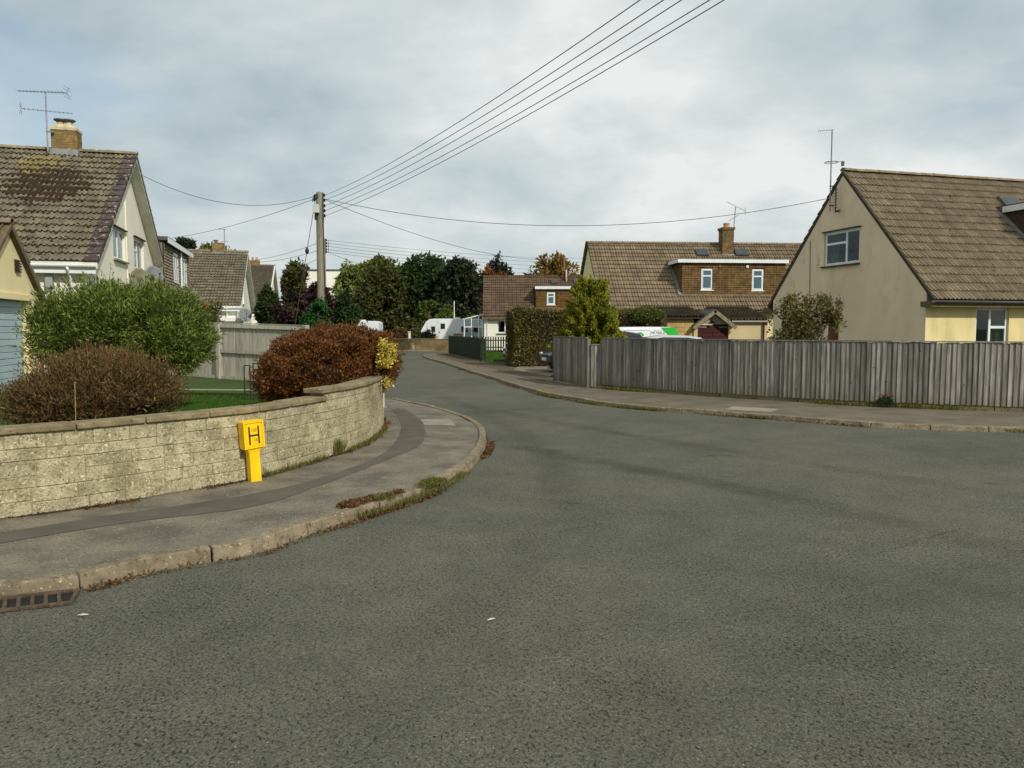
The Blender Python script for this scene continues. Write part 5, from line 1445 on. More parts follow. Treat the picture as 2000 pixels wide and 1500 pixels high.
# black iron garden gate
IRON = mat('black_iron', lin(34, 32, 30), lin(48, 44, 40), rough=.6)
ig = thing('iron_gate', 'small black wrought iron gate leaf beside the rust red bush', 'gate', (at(478, 766, 14.6).x, 14.6, .34), R(6))
sc = 14.6 / FPX
for i, x in enumerate((0, 11, 17, 27)): MB().tube([(x * sc, 0, 0), (x * sc, 0, (70 if i > 1 else 66) * sc)], .011, 6).build('upright', IRON, ig)
for (xa, xb, z) in ((0, 11, 66), (0, 11, 16), (17, 30, 70), (17, 30, 58), (0, 30, 8)): MB().tube([(xa * sc, 0, z * sc), (xb * sc, 0, z * sc)], .011, 6).build('cross_bar', IRON, ig)
MB().tube([(14 * sc + math.cos(q) * .04, 0, 58 * sc + math.sin(q) * .05) for q in np.linspace(0, 5.2, 12)], .008, 5).build('scroll', IRON, ig)

# dark green picket fences at the bend
GREENP = mat('dark_green_stain', lin(38, 50, 38), lin(28, 40, 30), scale=6, rough=.85, island=.15)
BROWNP = mat('dark_brown_stain', lin(66, 58, 44), lin(50, 44, 34), scale=6, rough=.85, island=.15)
def picket(name, label, p, q, h, material, bw=.09, gap=.05, pointed=True, zb=.1):
    th = thing(name, label, 'fence'); p, q = Vector((p[0], p[1], 0)), Vector((q[0], q[1], 0)); d = (q - p).normalized(); L = (q - p).length
    g = MB(); g.prism([(0, 0, 0), (bw, 0, 0), (bw, 0, h - .06), (bw / 2, 0, h), (0, 0, h - .06)], (0, .02, 0)); me = g.mesh('picket'); me.materials.append(material)
    s = 0; an = math.atan2(d.y, d.x); r_ = random.Random(2)
    while s < L - bw:
        o = bpy.data.objects.new('picket', me); COL.objects.link(o); o.parent = th; pp = p + d * s; o.location = (pp.x, pp.y, zb + r_.uniform(-.015, .015)); o.rotation_euler = (0, r_.uniform(-.01, .01), an); s += bw + gap
    nn = Vector((-d.y, d.x, 0))
    for z in (.3, h - .3): MB().obox(p + nn * .025 + Vector((0, 0, zb + z)), d * L, nn * .04, (0, 0, .07)).build('rail', material, th)
    s = 0
    while s <= L + .01:
        pp = p + d * s + nn * .1; MB().box((pp.x - .045, pp.y - .045, 0), (pp.x + .045, pp.y + .045, zb + h - .05)).build('post', material, th); s += L / max(1, round(L / 1.8))
    return th
pa, pb_ = gp(876, 691, PZ), gp(936, 704, PZ)
picket('picket_fence', 'dark green close picket fence along the pavement at the bend', pa, pb_, 1.12, GREENP, .09, .012)
pc = gp(948, 706, PZ)
picket('picket_fence', 'short end return of dark green pickets beside the small lawn', gp(938, 706, PZ), gp(947, 706, PZ) , 1.12, GREENP, .07, .01)
picket('picket_fence', 'open brown picket fence in front of the white bend house', gp(941, 690, .08) + Vector((0, 1, 0)), gp(1000, 690, .08) + Vector((0, 1, 0)), 1.05, BROWNP, .09, .075)

# far stone wall at the bend
FW = mat('brown_stone_block', lin(138, 118, 84), lin(104, 88, 62), scale=2.5, rough=.93, island=.18, spots=[(4, .6, .1, lin(82, 72, 52))])
fw = thing('bend_wall', 'brown stone block wall across the end of the side road', 'wall')
FWP = Path([at(765, 685, 57.6), at(805, 687, 55.8), at(1010, 690, 54.6)], smooth=False)
def fwblock(nm, mt, d0, d1, o0, o1, z0, z1): m = MB(); FWP.block(m, d0, d1, o0, o1, z0, z1, 1); m.build(nm, mt, fw)
s1 = FWP.s[1]
for (u0, u1) in ((0, s1), (s1, FWP.L)): fwblock('mortar_core', MORTAR, u0, u1, .02, .22, 0, .84)
rnd = random.Random(8)
for r in range(4):
    d = 0.0
    while d < FWP.L - .05:
        e = min(d + rnd.uniform(.42, .75), FWP.L)
        fwblock('stone_block', FW, d + .006, e - .006, rnd.uniform(-.006, .004), .24, .05 + r * .2 + .006, .05 + r * .2 + .194); d = e
d = 0.0
while d < FWP.L - .05:
    e = min(d + .9, FWP.L); fwblock('coping_stone', COPING, d + .004, e - .004, -.04, .28, .852, .91); d = e

# ================================================================ VEGETATION
BARK = mat('grey_brown_bark', lin(92, 78, 60), lin(66, 56, 44), scale=8, rough=.95, bump=(20, .8, .02))
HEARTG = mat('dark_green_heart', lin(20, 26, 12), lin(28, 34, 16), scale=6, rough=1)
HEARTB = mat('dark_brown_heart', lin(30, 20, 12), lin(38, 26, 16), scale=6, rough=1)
L_GREEN = leafmat('privet_leaf', [lin(48, 62, 24), lin(80, 98, 36), lin(108, 124, 50), lin(140, 150, 74)])
L_BROWN = leafmat('brown_twig_leaf', [lin(58, 44, 26), lin(92, 70, 40), lin(112, 86, 50), lin(84, 78, 42), lin(150, 122, 80)])
L_RED = leafmat('rust_leaf', [lin(56, 35, 20), lin(100, 58, 29), lin(126, 75, 36), lin(104, 80, 42), lin(146, 90, 45)])
L_YEL = leafmat('variegated_leaf', [lin(140, 122, 36), lin(206, 184, 70), lin(226, 208, 110), lin(110, 104, 40)])
L_DARK = leafmat('dark_tree_leaf', [lin(30, 44, 20), lin(48, 66, 30), lin(66, 86, 40), lin(40, 54, 26)])
L_MID = leafmat('mid_tree_leaf', [lin(50, 66, 26), lin(78, 94, 38), lin(98, 108, 48), lin(110, 106, 46)])
L_OLIVE = leafmat('olive_tree_leaf', [lin(46, 54, 26), lin(68, 74, 34), lin(94, 88, 44), lin(60, 70, 34)])
L_PALE = leafmat('pale_tree_leaf', [lin(88, 100, 44), lin(122, 134, 64), lin(140, 144, 84), lin(96, 112, 50)])
L_BLACKG = leafmat('blackish_leaf', [lin(28, 36, 22), lin(42, 52, 31), lin(62, 68, 44), lin(36, 42, 26)])
L_PURP = leafmat('purple_leaf', [lin(34, 22, 24), lin(52, 32, 32), lin(70, 48, 44), lin(46, 36, 32)])
L_ORNG = leafmat('orange_leaf', [lin(120, 60, 26), lin(146, 78, 34), lin(110, 72, 32), lin(92, 74, 36)])
L_GOLD = leafmat('gold_tree_leaf', [lin(112, 92, 32), lin(142, 112, 38), lin(128, 96, 36), lin(96, 88, 36)])
L_IVY = leafmat('bright_ivy_leaf', [lin(26, 58, 24), lin(38, 80, 32), lin(56, 98, 42), lin(32, 66, 30)])
L_HEDGE = leafmat('hedge_leaf', [lin(60, 58, 30), lin(98, 92, 46), lin(130, 118, 66), lin(80, 82, 38), lin(150, 134, 84)])
L_CON = leafmat('conifer_leaf', [lin(36, 50, 18), lin(56, 72, 24), lin(78, 92, 28), lin(46, 60, 20)])
L_CONT = leafmat('conifer_tip_leaf', [lin(128, 136, 38), lin(160, 160, 48), lin(180, 172, 60), lin(112, 122, 36)])
L_GRASS = leafmat('grass_blade', [lin(50, 82, 20), lin(66, 102, 28), lin(82, 114, 36), lin(58, 90, 26)], trans=.3)
L_WEED = leafmat('weed_blade', [lin(70, 84, 30), lin(98, 104, 44), lin(126, 120, 60), lin(84, 74, 40)], trans=.3)
L_DEAD = leafmat('dead_leaf', [lin(72, 52, 32), lin(104, 74, 44), lin(84, 60, 36), lin(130, 104, 66)], trans=.1)

def bush(name, label, base, ells, n, L, wid, lm, seed, stems=18, heart=None, hk=.6, cat='shrub', stem_r=.012, parts=None, **kw):
    rng = np.random.default_rng(seed); base = Vector(base)
    root = thing(name, label, cat, base)
    le = [((c[0] - base.x, c[1] - base.y, c[2] - base.z), r) for c, r in ells]
    lk = dict(out=kw.pop('out', .6), up=kw.pop('up', .3), rnd=kw.pop('rnd', .8), var=kw.pop('var', .4))
    P, Nn = crown_pts(rng, le, n, kw.pop('shell', .45), kw.pop('gap', -.7), kw.pop('gfreq', 4.0), kw.pop('bumpy', .10), kw.pop('bfreq', 4.0), flat_bottom=kw.pop('flat', None))
    obj('foliage', leaf_mesh('foliage', rng, P, Nn, L, wid, **lk), lm, root)
    idx = rng.permutation(len(P))[:stems]
    st = rng.normal(size=(len(idx), 3)) * np.array([.12, .12, 0])
    for k in range(len(idx)):
        MB().tube([Vector(st[k]), Vector(st[k]).lerp(Vector(P[idx[k]]), .5) + Vector(rng.normal(size=3)) * .05, Vector(P[idx[k]])], [stem_r, stem_r * .8, stem_r * .4], 5, cap=False).build('stem', BARK, root)
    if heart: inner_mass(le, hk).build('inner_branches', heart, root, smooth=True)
    return root
def pell(px, py, D, rx, rz, ry): p = at(px, py, D); s = D / FPX; return ((p.x, p.y, p.z), (rx * s, ry, rz * s))
# --- the three bushes in the front garden
D = 12.6
ge = [pell(235, 630, D, 140, 72, 1.0), pell(225, 645, D - .45, 80, 58, .6), pell(140, 652, D - .2, 72, 58, .8), pell(330, 634, D, 66, 72, .8), pell(260, 612, D + .2, 95, 50, .8), pell(345, 668, D - .3, 62, 52, .7), pell(180, 690, D - .3, 90, 45, .7), pell(300, 690, D - .3, 80, 42, .7)]
gb = at(240, 760, D)
gbush = bush('garden_shrub', 'large feathery green shrub between the blue garage door and pale fence', (gb.x, gb.y, .35), ge, 125000, .066, .0165, L_GREEN, 101, stems=26, heart=HEARTG, hk=.36, out=.9, up=.5, rnd=.55, shell=.42, gap=-1.2, bumpy=.16, bfreq=8)
rng = np.random.default_rng(9)
P, Nn = crown_pts(rng, [((c[0] - gb.x, c[1] - gb.y, c[2] - .35), (r[0] * 1.08, r[1] * 1.05, r[2] * 1.15)) for c, r in ge[:6]], 700, .25)
S = P - Nn * .25
sel = Nn[:, 2] > -.25; P, Nn, S = P[sel], Nn[sel], S[sel]
sp = twig_mesh(rng, S, P + Nn * .12 + np.array([0, 0, .1]), .004, .002); sp.build('shoots', mat('green_stem', lin(84, 84, 40), None), gbush, fix=False, kind='stuff')
T_ = rng.random((len(P), 18)); pts = (S[:, None, :] + (P + Nn * .12 + np.array([0, 0, .1]) - S)[:, None, :] * T_[:, :, None]).reshape(-1, 3)
obj('shoot_leaves', leaf_mesh('shoot_leaves', rng, pts, np.repeat(Nn, 18, axis=0), .055, .012, .6, .5, .7), L_GREEN, gbush)
D = 9.2
be = [pell(180, 775, D, 140, 72, .72), pell(95, 790, D - .15, 70, 58, .5), pell(270, 770, D, 72, 70, .55), pell(200, 735, D + .1, 100, 50, .5), pell(120, 755, D, 60, 52, .5)]
bb = at(180, 830, D)
bbush = bush('twiggy_shrub', 'brown twiggy shrub just behind the coping of the stone wall', (bb.x, bb.y, .3), be, 60000, .05, .011, L_BROWN, 103, stems=40, heart=HEARTB, hk=.48, out=.7, up=.8, rnd=.7, shell=.5, gap=-.8, bumpy=.2, bfreq=9, stem_r=.007)
rng = np.random.default_rng(19)
P, Nn = crown_pts(rng, [((c[0] - bb.x, c[1] - bb.y, c[2] - .3), (r[0] * 1.05, r[1], r[2] * 1.06)) for c, r in be], 1300, .3, flat_bottom=.1)
S = P * np.array([.55, .55, .5])
twig_mesh(rng, S, P * 1.06 + np.array([0, 0, .09]), .0035, .0015, .06).build('twigs', mat('pale_twig', lin(128, 92, 56), lin(98, 70, 42), scale=9, island=.2), bbush, fix=False, kind='stuff')
L_PALET = mat('straw_stem', lin(190, 168, 112), None)
p = at(147, 810, D - .75)
MB().tube([(p.x - bb.x, p.y - bb.y, .2), (p.x - bb.x + .01, p.y - bb.y, .8), (p.x - bb.x + .03, p.y - bb.y, at(147, 748, D - .75).z - .3)], .003, 5).build('straw_stem', L_PALET, bbush)
D = 12.4
re_ = [pell(645, 720, D, 112, 68, 1.25), pell(563, 738, D - .25, 56, 54, .8), pell(705, 700, D + .2, 64, 58, .9), pell(660, 683, D + .1, 86, 44, 1.0), pell(745, 706, D + .3, 32, 50, .7), pell(605, 692, D, 68, 40, .9)]
rb_ = at(640, 790, D)
rbush = bush('red_bush', 'rounded rust red bush overhanging the end of the stone wall', (rb_.x, rb_.y, .3), re_, 95000, .042, .020, L_RED, 107, stems=24, heart=HEARTB, hk=.6, out=.8, up=.6, rnd=.7, shell=.36, gap=-.85, gfreq=6, bumpy=.13, bfreq=10)
ye = [pell(750, 722, D - .55, 14, 22, .18), pell(752, 690, D - .5, 8, 30, .12), pell(760, 706, D - .4, 11, 38, .15)]
yb_ = at(728, 770, D)
bush('variegated_bush', 'yellow variegated foliage at the outer edge of the rust bush', (yb_.x, yb_.y, .35), ye, 3600, .045, .026, L_YEL, 109, stems=3, stem_r=.004, out=.7, up=.2, rnd=.7, shell=.85, gap=-.6, gfreq=9, bumpy=.3)

# --- right side
cb = at(1153, 690, 25.0)
con = thing('golden_conifer', 'bushy golden green conifer behind the left end of the fence', 'tree', (cb.x, 25.0, .05))
MB().tube([(0, 0, 0), (0, 0, 1.6), (0.02, 0, 3.1)], [.11, .07, .02], 8).build('trunk', BARK, con, smooth=True)
rng = np.random.default_rng(42); hT = at(1156, 541, 25).z - .05; plumes = []
PP_, NN_, PT, NT = [], [], [], []
for i in range(280):
    z = .45 + (hT - .75) * rng.random() ** 1.25; rr = 1.42 * (1 - ((z - .3) / (hT - .2)) ** 1.15) * rng.uniform(.6, 1.08); an = rng.random() * 6.283
    c = np.array([math.cos(an) * rr * .55, math.sin(an) * rr * .55, z - .12]); ax = unit(np.array([[math.cos(an) * .62, math.sin(an) * .62, .78]]) + rng.normal(size=(1, 3)) * .12)[0]
    ln = rng.uniform(.5, .85) * (1.1 - .45 * z / hT); m_ = 460
    t = rng.random(m_) ** .8; rad = .105 * np.sin(np.pi * (.2 + .8 * t)) ** .9 + .008
    q = c + ax * (t * ln)[:, None] + rng.normal(size=(m_, 3)) * rad[:, None] * .6
    tip = (t > .6) & (rng.random(m_) < .85)
    nn = np.repeat(ax[None], m_, 0) + rng.normal(size=(m_, 3)) * .35
    PP_.append(q[~tip]); NN_.append(nn[~tip]); PT.append(q[tip]); NT.append(nn[tip])
for z in np.linspace(.8, hT - .55, 12):
    rr = .7 * (1 - ((z) / hT) ** 1.6); m_ = 500; q = rng.normal(size=(m_, 3)) * np.array([rr * .5, rr * .5, .15]) + np.array([0, 0, z]); PP_.append(q); NN_.append(rng.normal(size=(m_, 3)))
m_ = 300; t = rng.random(m_); q = np.array([0, 0, hT - .75]) + np.c_[rng.normal(size=m_) * .1 * (1 - t), rng.normal(size=m_) * .1 * (1 - t), t * .75]; PT.append(q); NT.append(np.tile([0, 0, 1.0], (m_, 1)))
obj('crown', leaf_mesh('crown', rng, np.concatenate(PP_), unit(np.concatenate(NN_)), .085, .026, 1.0, .2, .35), L_CON, con)
obj('crown_tips', leaf_mesh('crown_tips', rng, np.concatenate(PT), unit(np.concatenate(NT)), .085, .024, 1.0, .2, .35), L_CONT, con)
inner_mass([((0, 0, 1.2), (.75, .75, 1.0)), ((0, 0, 1.9), (.4, .4, .8))], .62).build('inner_branches', HEARTG, con, smooth=True)

def hedge(name, label, pts, w, h, n, seed, lm, L=.06):
    """clipped hedge along a line: leaves over all faces of a rounded block, dark heart inside"""
    rng = np.random.default_rng(seed); p0, p1 = np.array(pts[0], float), np.array(pts[1], float); d = (p1 - p0); Ln = np.linalg.norm(d); d /= Ln; s = np.array([d[1], -d[0]])
    root = thing(name, label, 'hedge', (p0[0], p0[1], 0))
    areas = np.array([Ln * h, Ln * h, Ln * w, w * h, w * h]); fc = rng.choice(5, size=n, p=areas / areas.sum())
    u, v = rng.random(n), rng.random(n); wf = wavefield(rng, 2.2)
    x = np.where(fc < 3, u * Ln, np.where(fc == 3, 0, Ln)); y = np.where(fc == 0, w / 2, np.where(fc == 1, -w / 2, np.where(fc == 2, (v - .5) * w, (u - .5) * w))); z = np.where(fc == 2, h, v * h)
    nx = np.where(fc == 3, -1.0, np.where(fc == 4, 1.0, 0)); ny = np.where(fc == 0, 1.0, np.where(fc == 1, -1.0, 0)); nz = np.where(fc == 2, 1.0, 0)
    loc = np.c_[x, y, z]; nl = np.c_[nx, ny, nz]
    loc = loc + nl * (.07 * wf(loc) - rng.random(n) ** 2 * .22)[:, None]
    k = (loc[:, 2] > .12); loc, nl = loc[k], nl[k]
    def tw(a): return np.c_[a[:, 0] * d[0] + a[:, 1] * s[0], a[:, 0] * d[1] + a[:, 1] * s[1], a[:, 2]]
    obj('foliage', leaf_mesh('foliage', rng, tw(loc), unit(tw(nl)), L, L * .55, .6, .35, .8), lm, root)
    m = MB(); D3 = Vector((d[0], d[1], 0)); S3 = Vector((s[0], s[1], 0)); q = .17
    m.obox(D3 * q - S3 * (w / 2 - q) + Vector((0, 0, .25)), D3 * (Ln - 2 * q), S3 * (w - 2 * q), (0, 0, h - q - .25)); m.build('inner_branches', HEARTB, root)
    for i in range(max(3, int(Ln / .6))):
        q = D3 * (Ln * (i + .5) / max(3, int(Ln / .6))); MB().tube([q, q + Vector((.03, .02, .5))], .03, 6).build('stem', BARK, root)
    return root
h0 = gp(993, 717, .08); h1 = gp(1100, 717, .08)
hz = at(1040, 606, h0.y + .2).z
hedge('clipped_hedge', 'tall clipped brown green hedge beside the driveway', ((h0.x + .1, h0.y + .7), (h1.x + .3, h0.y + 1.5)), 1.3, hz, 36000, 55, L_HEDGE, .095)
q0 = at(1200, 640, 32.0); q1 = at(1303, 640, 32.0)
hedge('garden_hedge', 'loose green hedge behind the white van', ((q0.x - 1.5, 32.8), (q1.x, 32.8)), 1.0, at(1250, 606, 32.5).z, 14000, 56, L_HEDGE, .08)
he = [pell(1255, 615, 32.4, 38, 16, .5)]
bush('garden_shrub', 'rounded green top of a shrub above the white van', (at(1255, 640, 32.4).x, 32.4, .05), he, 2600, .08, .04, L_MID, 57, stems=6, shell=.5)
se = [pell(1580, 620, 20.6, 62, 42, .6), pell(1535, 630, 20.6, 28, 40, .4), pell(1628, 615, 20.5, 26, 34, .4), pell(1575, 590, 20.7, 45, 16, .4), pell(1560, 650, 20.6, 55, 40, .5)]
sb = at(1575, 690, 20.6)
L_OLV2 = leafmat('olive_shrub_leaf', [lin(70, 66, 34), lin(102, 94, 50), lin(128, 116, 66), lin(86, 92, 48)])
bush('side_shrub', 'loose olive shrub against the grey gable behind the fence', (sb.x, sb.y, .05), se, 7800, .075, .042, L_OLV2, 61, stems=60, out=.4, up=.3, rnd=.9, shell=.75, gap=-.35, gfreq=5, bumpy=.16, stem_r=.012)

# --- trees beyond, each with trunk and crown
def ptree(name, label, box, D, n, L, lm, seed, cat='tree', ry=None, lobes=7, wid=.5, **kw):
    """box = picture rectangle the crown fills (x0, x1, y_top, y_bottom) at distance D"""
    x0, x1, yt, yb = box; rng = np.random.default_rng(seed + 500)
    c0 = at((x0 + x1) / 2, (yt + yb) / 2, D); s = D / FPX; rx, rz = (x1 - x0) / 2 * s, (yb - yt) / 2 * s; ry = ry or rx
    ells = [((c0.x, D, c0.z), (rx * .84, ry * .8, rz * .86))]
    for i in range(lobes):
        a = 6.283 * i / lobes + rng.uniform(-.3, .3); zz = rng.uniform(-.55, .62); q = math.sqrt(max(.15, 1 - zz * zz)) * .62
        ells.append(((c0.x + math.cos(a) * rx * q, D + math.sin(a) * ry * q, c0.z + rz * zz), (rx * rng.uniform(.34, .5), ry * .45, rz * rng.uniform(.28, .42))))
    ells.append(((c0.x + rng.uniform(-.2, .2) * rx, D, c0.z + rz * .62), (rx * .45, ry * .45, rz * .38)))
    return tree(name, label, cat, (c0.x, D, 0.0), (c0.x + .05, D, max(c0.z + rz * .3, .8)), ells, n, L, L * wid, lm, BARK, seed, **kw)
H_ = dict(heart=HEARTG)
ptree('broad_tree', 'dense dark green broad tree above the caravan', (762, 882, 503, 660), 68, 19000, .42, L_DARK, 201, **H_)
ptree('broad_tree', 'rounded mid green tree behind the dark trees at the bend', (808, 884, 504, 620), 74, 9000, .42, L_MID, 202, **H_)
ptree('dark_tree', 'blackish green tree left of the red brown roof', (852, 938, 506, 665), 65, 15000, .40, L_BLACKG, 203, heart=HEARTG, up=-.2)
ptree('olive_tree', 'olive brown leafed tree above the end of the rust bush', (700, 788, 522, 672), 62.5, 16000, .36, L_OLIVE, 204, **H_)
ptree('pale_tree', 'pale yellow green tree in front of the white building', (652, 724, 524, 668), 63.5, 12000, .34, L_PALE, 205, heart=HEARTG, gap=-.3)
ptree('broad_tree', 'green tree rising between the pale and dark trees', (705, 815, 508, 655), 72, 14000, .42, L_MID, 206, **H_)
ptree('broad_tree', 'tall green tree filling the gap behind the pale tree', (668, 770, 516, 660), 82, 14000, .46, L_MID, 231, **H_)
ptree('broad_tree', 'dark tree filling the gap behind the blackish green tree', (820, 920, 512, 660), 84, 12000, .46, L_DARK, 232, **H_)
ptree('dark_tree', 'dark low tree right of the telegraph pole foot', (640, 700, 575, 660), 50, 7000, .28, L_DARK, 207, **H_)
ptree('orange_tree', 'orange autumn tree behind the red brown roof', (915, 990, 528, 640), 76, 6000, .42, L_ORNG, 208, **H_)
ptree('far_tree', 'small dark feathery tree top over the red brown ridge', (947, 1000, 505, 600), 84, 2600, .45, L_BLACKG, 209, gap=.1)
ptree('gold_tree', 'golden autumn tree over the red brown ridge', (1026, 1134, 498, 620), 82, 8000, .46, L_GOLD, 210, **H_)
ptree('laurel_bush', 'bright rounded laurel mound behind the caravan roof', (806, 866, 590, 660), 63.0, 11000, .2, L_MID, 211, cat='shrub')
ptree('laurel_bush', 'lower rounded laurel mound left of the pale pole', (848, 892, 597, 660), 62.5, 9000, .2, L_MID, 212, cat='shrub')
ptree('laurel_bush', 'small rounded laurel mound beside the red brown roof', (902, 934, 611, 660), 63.5, 5000, .2, L_MID, 213, cat='shrub')
ptree('green_tree', 'bushy green tree left of the telegraph pole', (552, 604, 515, 640), 46, 9000, .26, L_OLIVE, 214, **H_)
ptree('slim_tree', 'small dark green tree against the far cream gable', (503, 545, 562, 650), 36, 7000, .17, L_DARK, 215, **H_)
ptree('purple_tree', 'purple leaved tree behind the pale timber fence', (535, 604, 572, 660), 32, 9000, .15, L_PURP, 216, gap=-.3)
ptree('purple_tree', 'darker purple tree either side of the telegraph pole', (588, 652, 556, 650), 40, 8000, .19, L_PURP, 217, heart=HEARTB)
ptree('ivy_shrub', 'bright green ivy shrub round the foot of the telegraph pole', (590, 655, 588, 690), 29.0, 13000, .11, L_IVY, 218, cat='shrub')
ptree('brown_shrub', 'brown clipped shrub behind the bend wall', (764, 796, 640, 672), 58.8, 2600, .16, L_BROWN, 219, cat='shrub', **H_)
ptree('wild_shrub', 'green weedy shrub beside the caravan front', (792, 832, 630, 675), 60.5, 3000, .2, L_OLIVE, 220, cat='shrub')
ptree('dark_shrub', 'dark spindly shrub in front of the caravan', (822, 850, 628, 672), 58.0, 2400, .17, L_BLACKG, 221, cat='shrub', gap=.1)
ptree('far_tree', 'round dark tree top over the olive tiled ridge', (342, 382, 468, 520), 78, 3500, .36, L_BLACKG, 222, **H_)
ptree('far_tree', 'low green tree tops along the olive tiled ridge', (378, 462, 478, 540), 80, 5000, .36, L_MID, 223, ry=2.5, **H_)
ptree('far_tree', 'distant dark trees left of the white building', (560, 612, 514, 600), 98, 3500, .45, L_DARK, 224, ry=2.5, **H_)
ptree('far_tree', 'distant trees over the white roof', (660, 700, 521, 600), 108, 3000, .45, L_DARK, 225, ry=2.5, **H_)
ptree('rose_bush', 'leafy rose climbing above the pale timber fence', (385, 452, 592, 660), 22.0, 3500, .09, L_OLIVE, 226, cat='shrub', gap=-.1)
rp_ = at(402, 600, 21.6)
rose = thing('red_rose', 'single red rose bloom above the green shrub', 'flower', rp_)
m = MB(); rr_ = random.Random(4)
for i in range(14):
    a = i * 2.4; r = .02 + .05 * i / 14
    m.prism([(math.cos(a) * r, math.sin(a) * r, .0), (math.cos(a + .9) * r * 1.4, math.sin(a + .9) * r * 1.4, .05), (math.cos(a + .5) * r * 1.5, math.sin(a + .5) * r * 1.5, .10), (math.cos(a - .3) * r, math.sin(a - .3) * r, .08)], (.006, .004, .004))
m.build('petals', mat('red_petal', lin(196, 24, 38), lin(160, 18, 30), rough=.6), rose)
MB().tube([(0, 0, .02), (.04, .05, -.35), (.1, .1, -1.0)], .008, 5).build('stem', BARK, rose)
# distant belt of trees closing the view all round the houses
rng = np.random.default_rng(77); ells = []
for i in range(150):
    x = -230 + 460 * i / 149; ells.append(((x + rng.uniform(-2, 2), 150 + rng.uniform(-6, 10), 2.0), (rng.uniform(4, 7), 4, rng.uniform(3.0, 5.2))))
P, Nn = crown_pts(rng, ells, 45000, .4, flat_bottom=0)
o = obj('treeline', leaf_mesh('treeline', rng, P, Nn, .9, .6, .5, .2, .9), L_DARK, None, 'stuff'); o['label'] = 'distant belt of dark trees behind the houses'; o['category'] = 'trees'

# --- grass, weeds, leaf litter (nobody could count these)
def scatter(name, label, pts, L, wid, lm, seed, up=1.4, rnd=.5, cat='grass', var=.5):
    rng = np.random.default_rng(seed); P = np.array(pts, float)
    o = obj(name, leaf_mesh(name, rng, P, np.tile([0, 0, 1.0], (len(P), 1)), L, wid, 0.2, up, rnd, var), lm, None, 'stuff'); o['label'] = label; o['category'] = cat
    return o
rng = np.random.default_rng(5)
pts = []
ss = np.arange(0, WP.L, .5)
while len(pts) < 80000:
    s = rng.uniform(0, WP.L); t = rng.uniform(.02, 1) ** .9 * 14; p = WP.pos(s, .22)
    x, y = p.x - t * .97, p.y + .2 * t
    u = (x / y) * FPX + 1000
    if -60 < u < 560 and y > 6: pts.append((x, y, plot_z(t) - .005))
scatter('lawn_grass', 'green mown grass behind the stone wall', pts, .045, .007, L_GRASS, 6)
# flagged path across the lawn
g0, g1 = gp(330, 760, .47), gp(520, 762, .42)
m = MB(); m.face([g0 + Vector((0, -.14, 0)), g1 + Vector((0, -.14, 0)), g1 + Vector((0, .14, 0)), g0 + Vector((0, .14, 0))]); 
struct('garden_path', m, CONC)
def edge_pts(path, d0, d1, o0, o1, z, n, seed, clump=2.0, thr=0.0):
    rng = np.random.default_rng(seed); wf = wavefield(rng, clump); r = []
    while len(r) < n:
        s = rng.uniform(d0, d1); p = path.pos(s, rng.uniform(o0, o1), z)
        if wf(np.array([[p.x, p.y, 0]]))[0] + rng.normal() * .3 > thr: r.append(tuple(p))
    return r
sA = WP.near(gp(510, 936, PZ)); sB = WP.near(gp(740, 846, PZ))
scatter('wall_weeds', 'weeds and grass along the foot of the stone wall', edge_pts(WP, sA, sB + .6, -.10, -.005, PZ, 1700, 11, 2.4, .2), .055, .007, L_WEED, 12, cat='weeds')
gt_ = WP.near(gp(655, 890, PZ))
scatter('grass_tuft', 'tall tuft of green grass at the foot of the stone wall', [tuple(WP.pos(gt_ + rng.normal() * .05, -.05 + rng.normal() * .02, PZ)) for i in range(160)], .17, .008, L_WEED, 13, up=2.2, rnd=.35, cat='grass')
LIT = edge_pts(WP, sA - 2.2, sB + 1.5, -.12, -.005, PZ + .006, 1000, 14, 3, .3)
L_DIRT = leafmat('dirt_crumb', [lin(44, 38, 26), lin(66, 58, 38), lin(58, 62, 32), lin(84, 72, 48)], trans=0.05)
scatter('wall_dirt', 'dark soil and moss crumbs where the stone wall meets the pavement', edge_pts(WP, 0, sB + 2, -.05, -.002, PZ + .003, 5200, 44, 3, -.4), .016, .012, L_DIRT, 45, up=.2, rnd=1.0, cat='soil')
scatter('leaf_litter', 'brown dead leaves along the stone wall foot', LIT, .028, .016, L_DEAD, 15, up=-.05, rnd=1.0, cat='leaves')
kA, kB = KL.near(gp(690, 1018)), KL.near(gp(900, 930)); kC = KL.near(gp(780, 990))
scatter('kerb_moss', 'moss and grass growing over the worn corner kerb', edge_pts(KL, kA, kB, -.10, .10, .03, 2600, 16, 3, .0) + edge_pts(KL, kC - .6, kC + .9, -.05, .14, .09, 2600, 17, 3, -.2), .035, .006, L_WEED, 18, up=1.0, cat='moss')
scatter('gutter_leaves', 'dead brown leaves gathered along the left gutter', edge_pts(KL, KL.near(gp(165, 1152)), KL.near(gp(950, 860)), -.10, .0, .008, 3200, 19, 2.5, .5) + edge_pts(KL, kA, kC + .2, .05, .22, PZ + .03, 1500, 20, 4, .1), .026, .014, L_DEAD, 21, up=.05, rnd=.9, cat='leaves')
scatter('fence_weeds', 'scrubby weeds along the foot of the grey fence', edge_pts(FP, 0, FP.L, -.22, .0, PZ, 5200, 22, 1.5, .15), .07, .012, L_WEED, 23, cat='weeds')
scatter('right_kerb_weeds', 'weeds and leaf litter in the gutter below the right kerb', edge_pts(KR, KR.near(gp(1050, 769)), KR.near(gp(1500, 818)), -.12, .0, .005, 2600, 24, 2, .2) + edge_pts(KR, KR.near(gp(1960, 845)), KR.L - 6, -.1, .05, .01, 1500, 25, 2, .0), .05, .012, L_WEED, 26, cat='weeds')
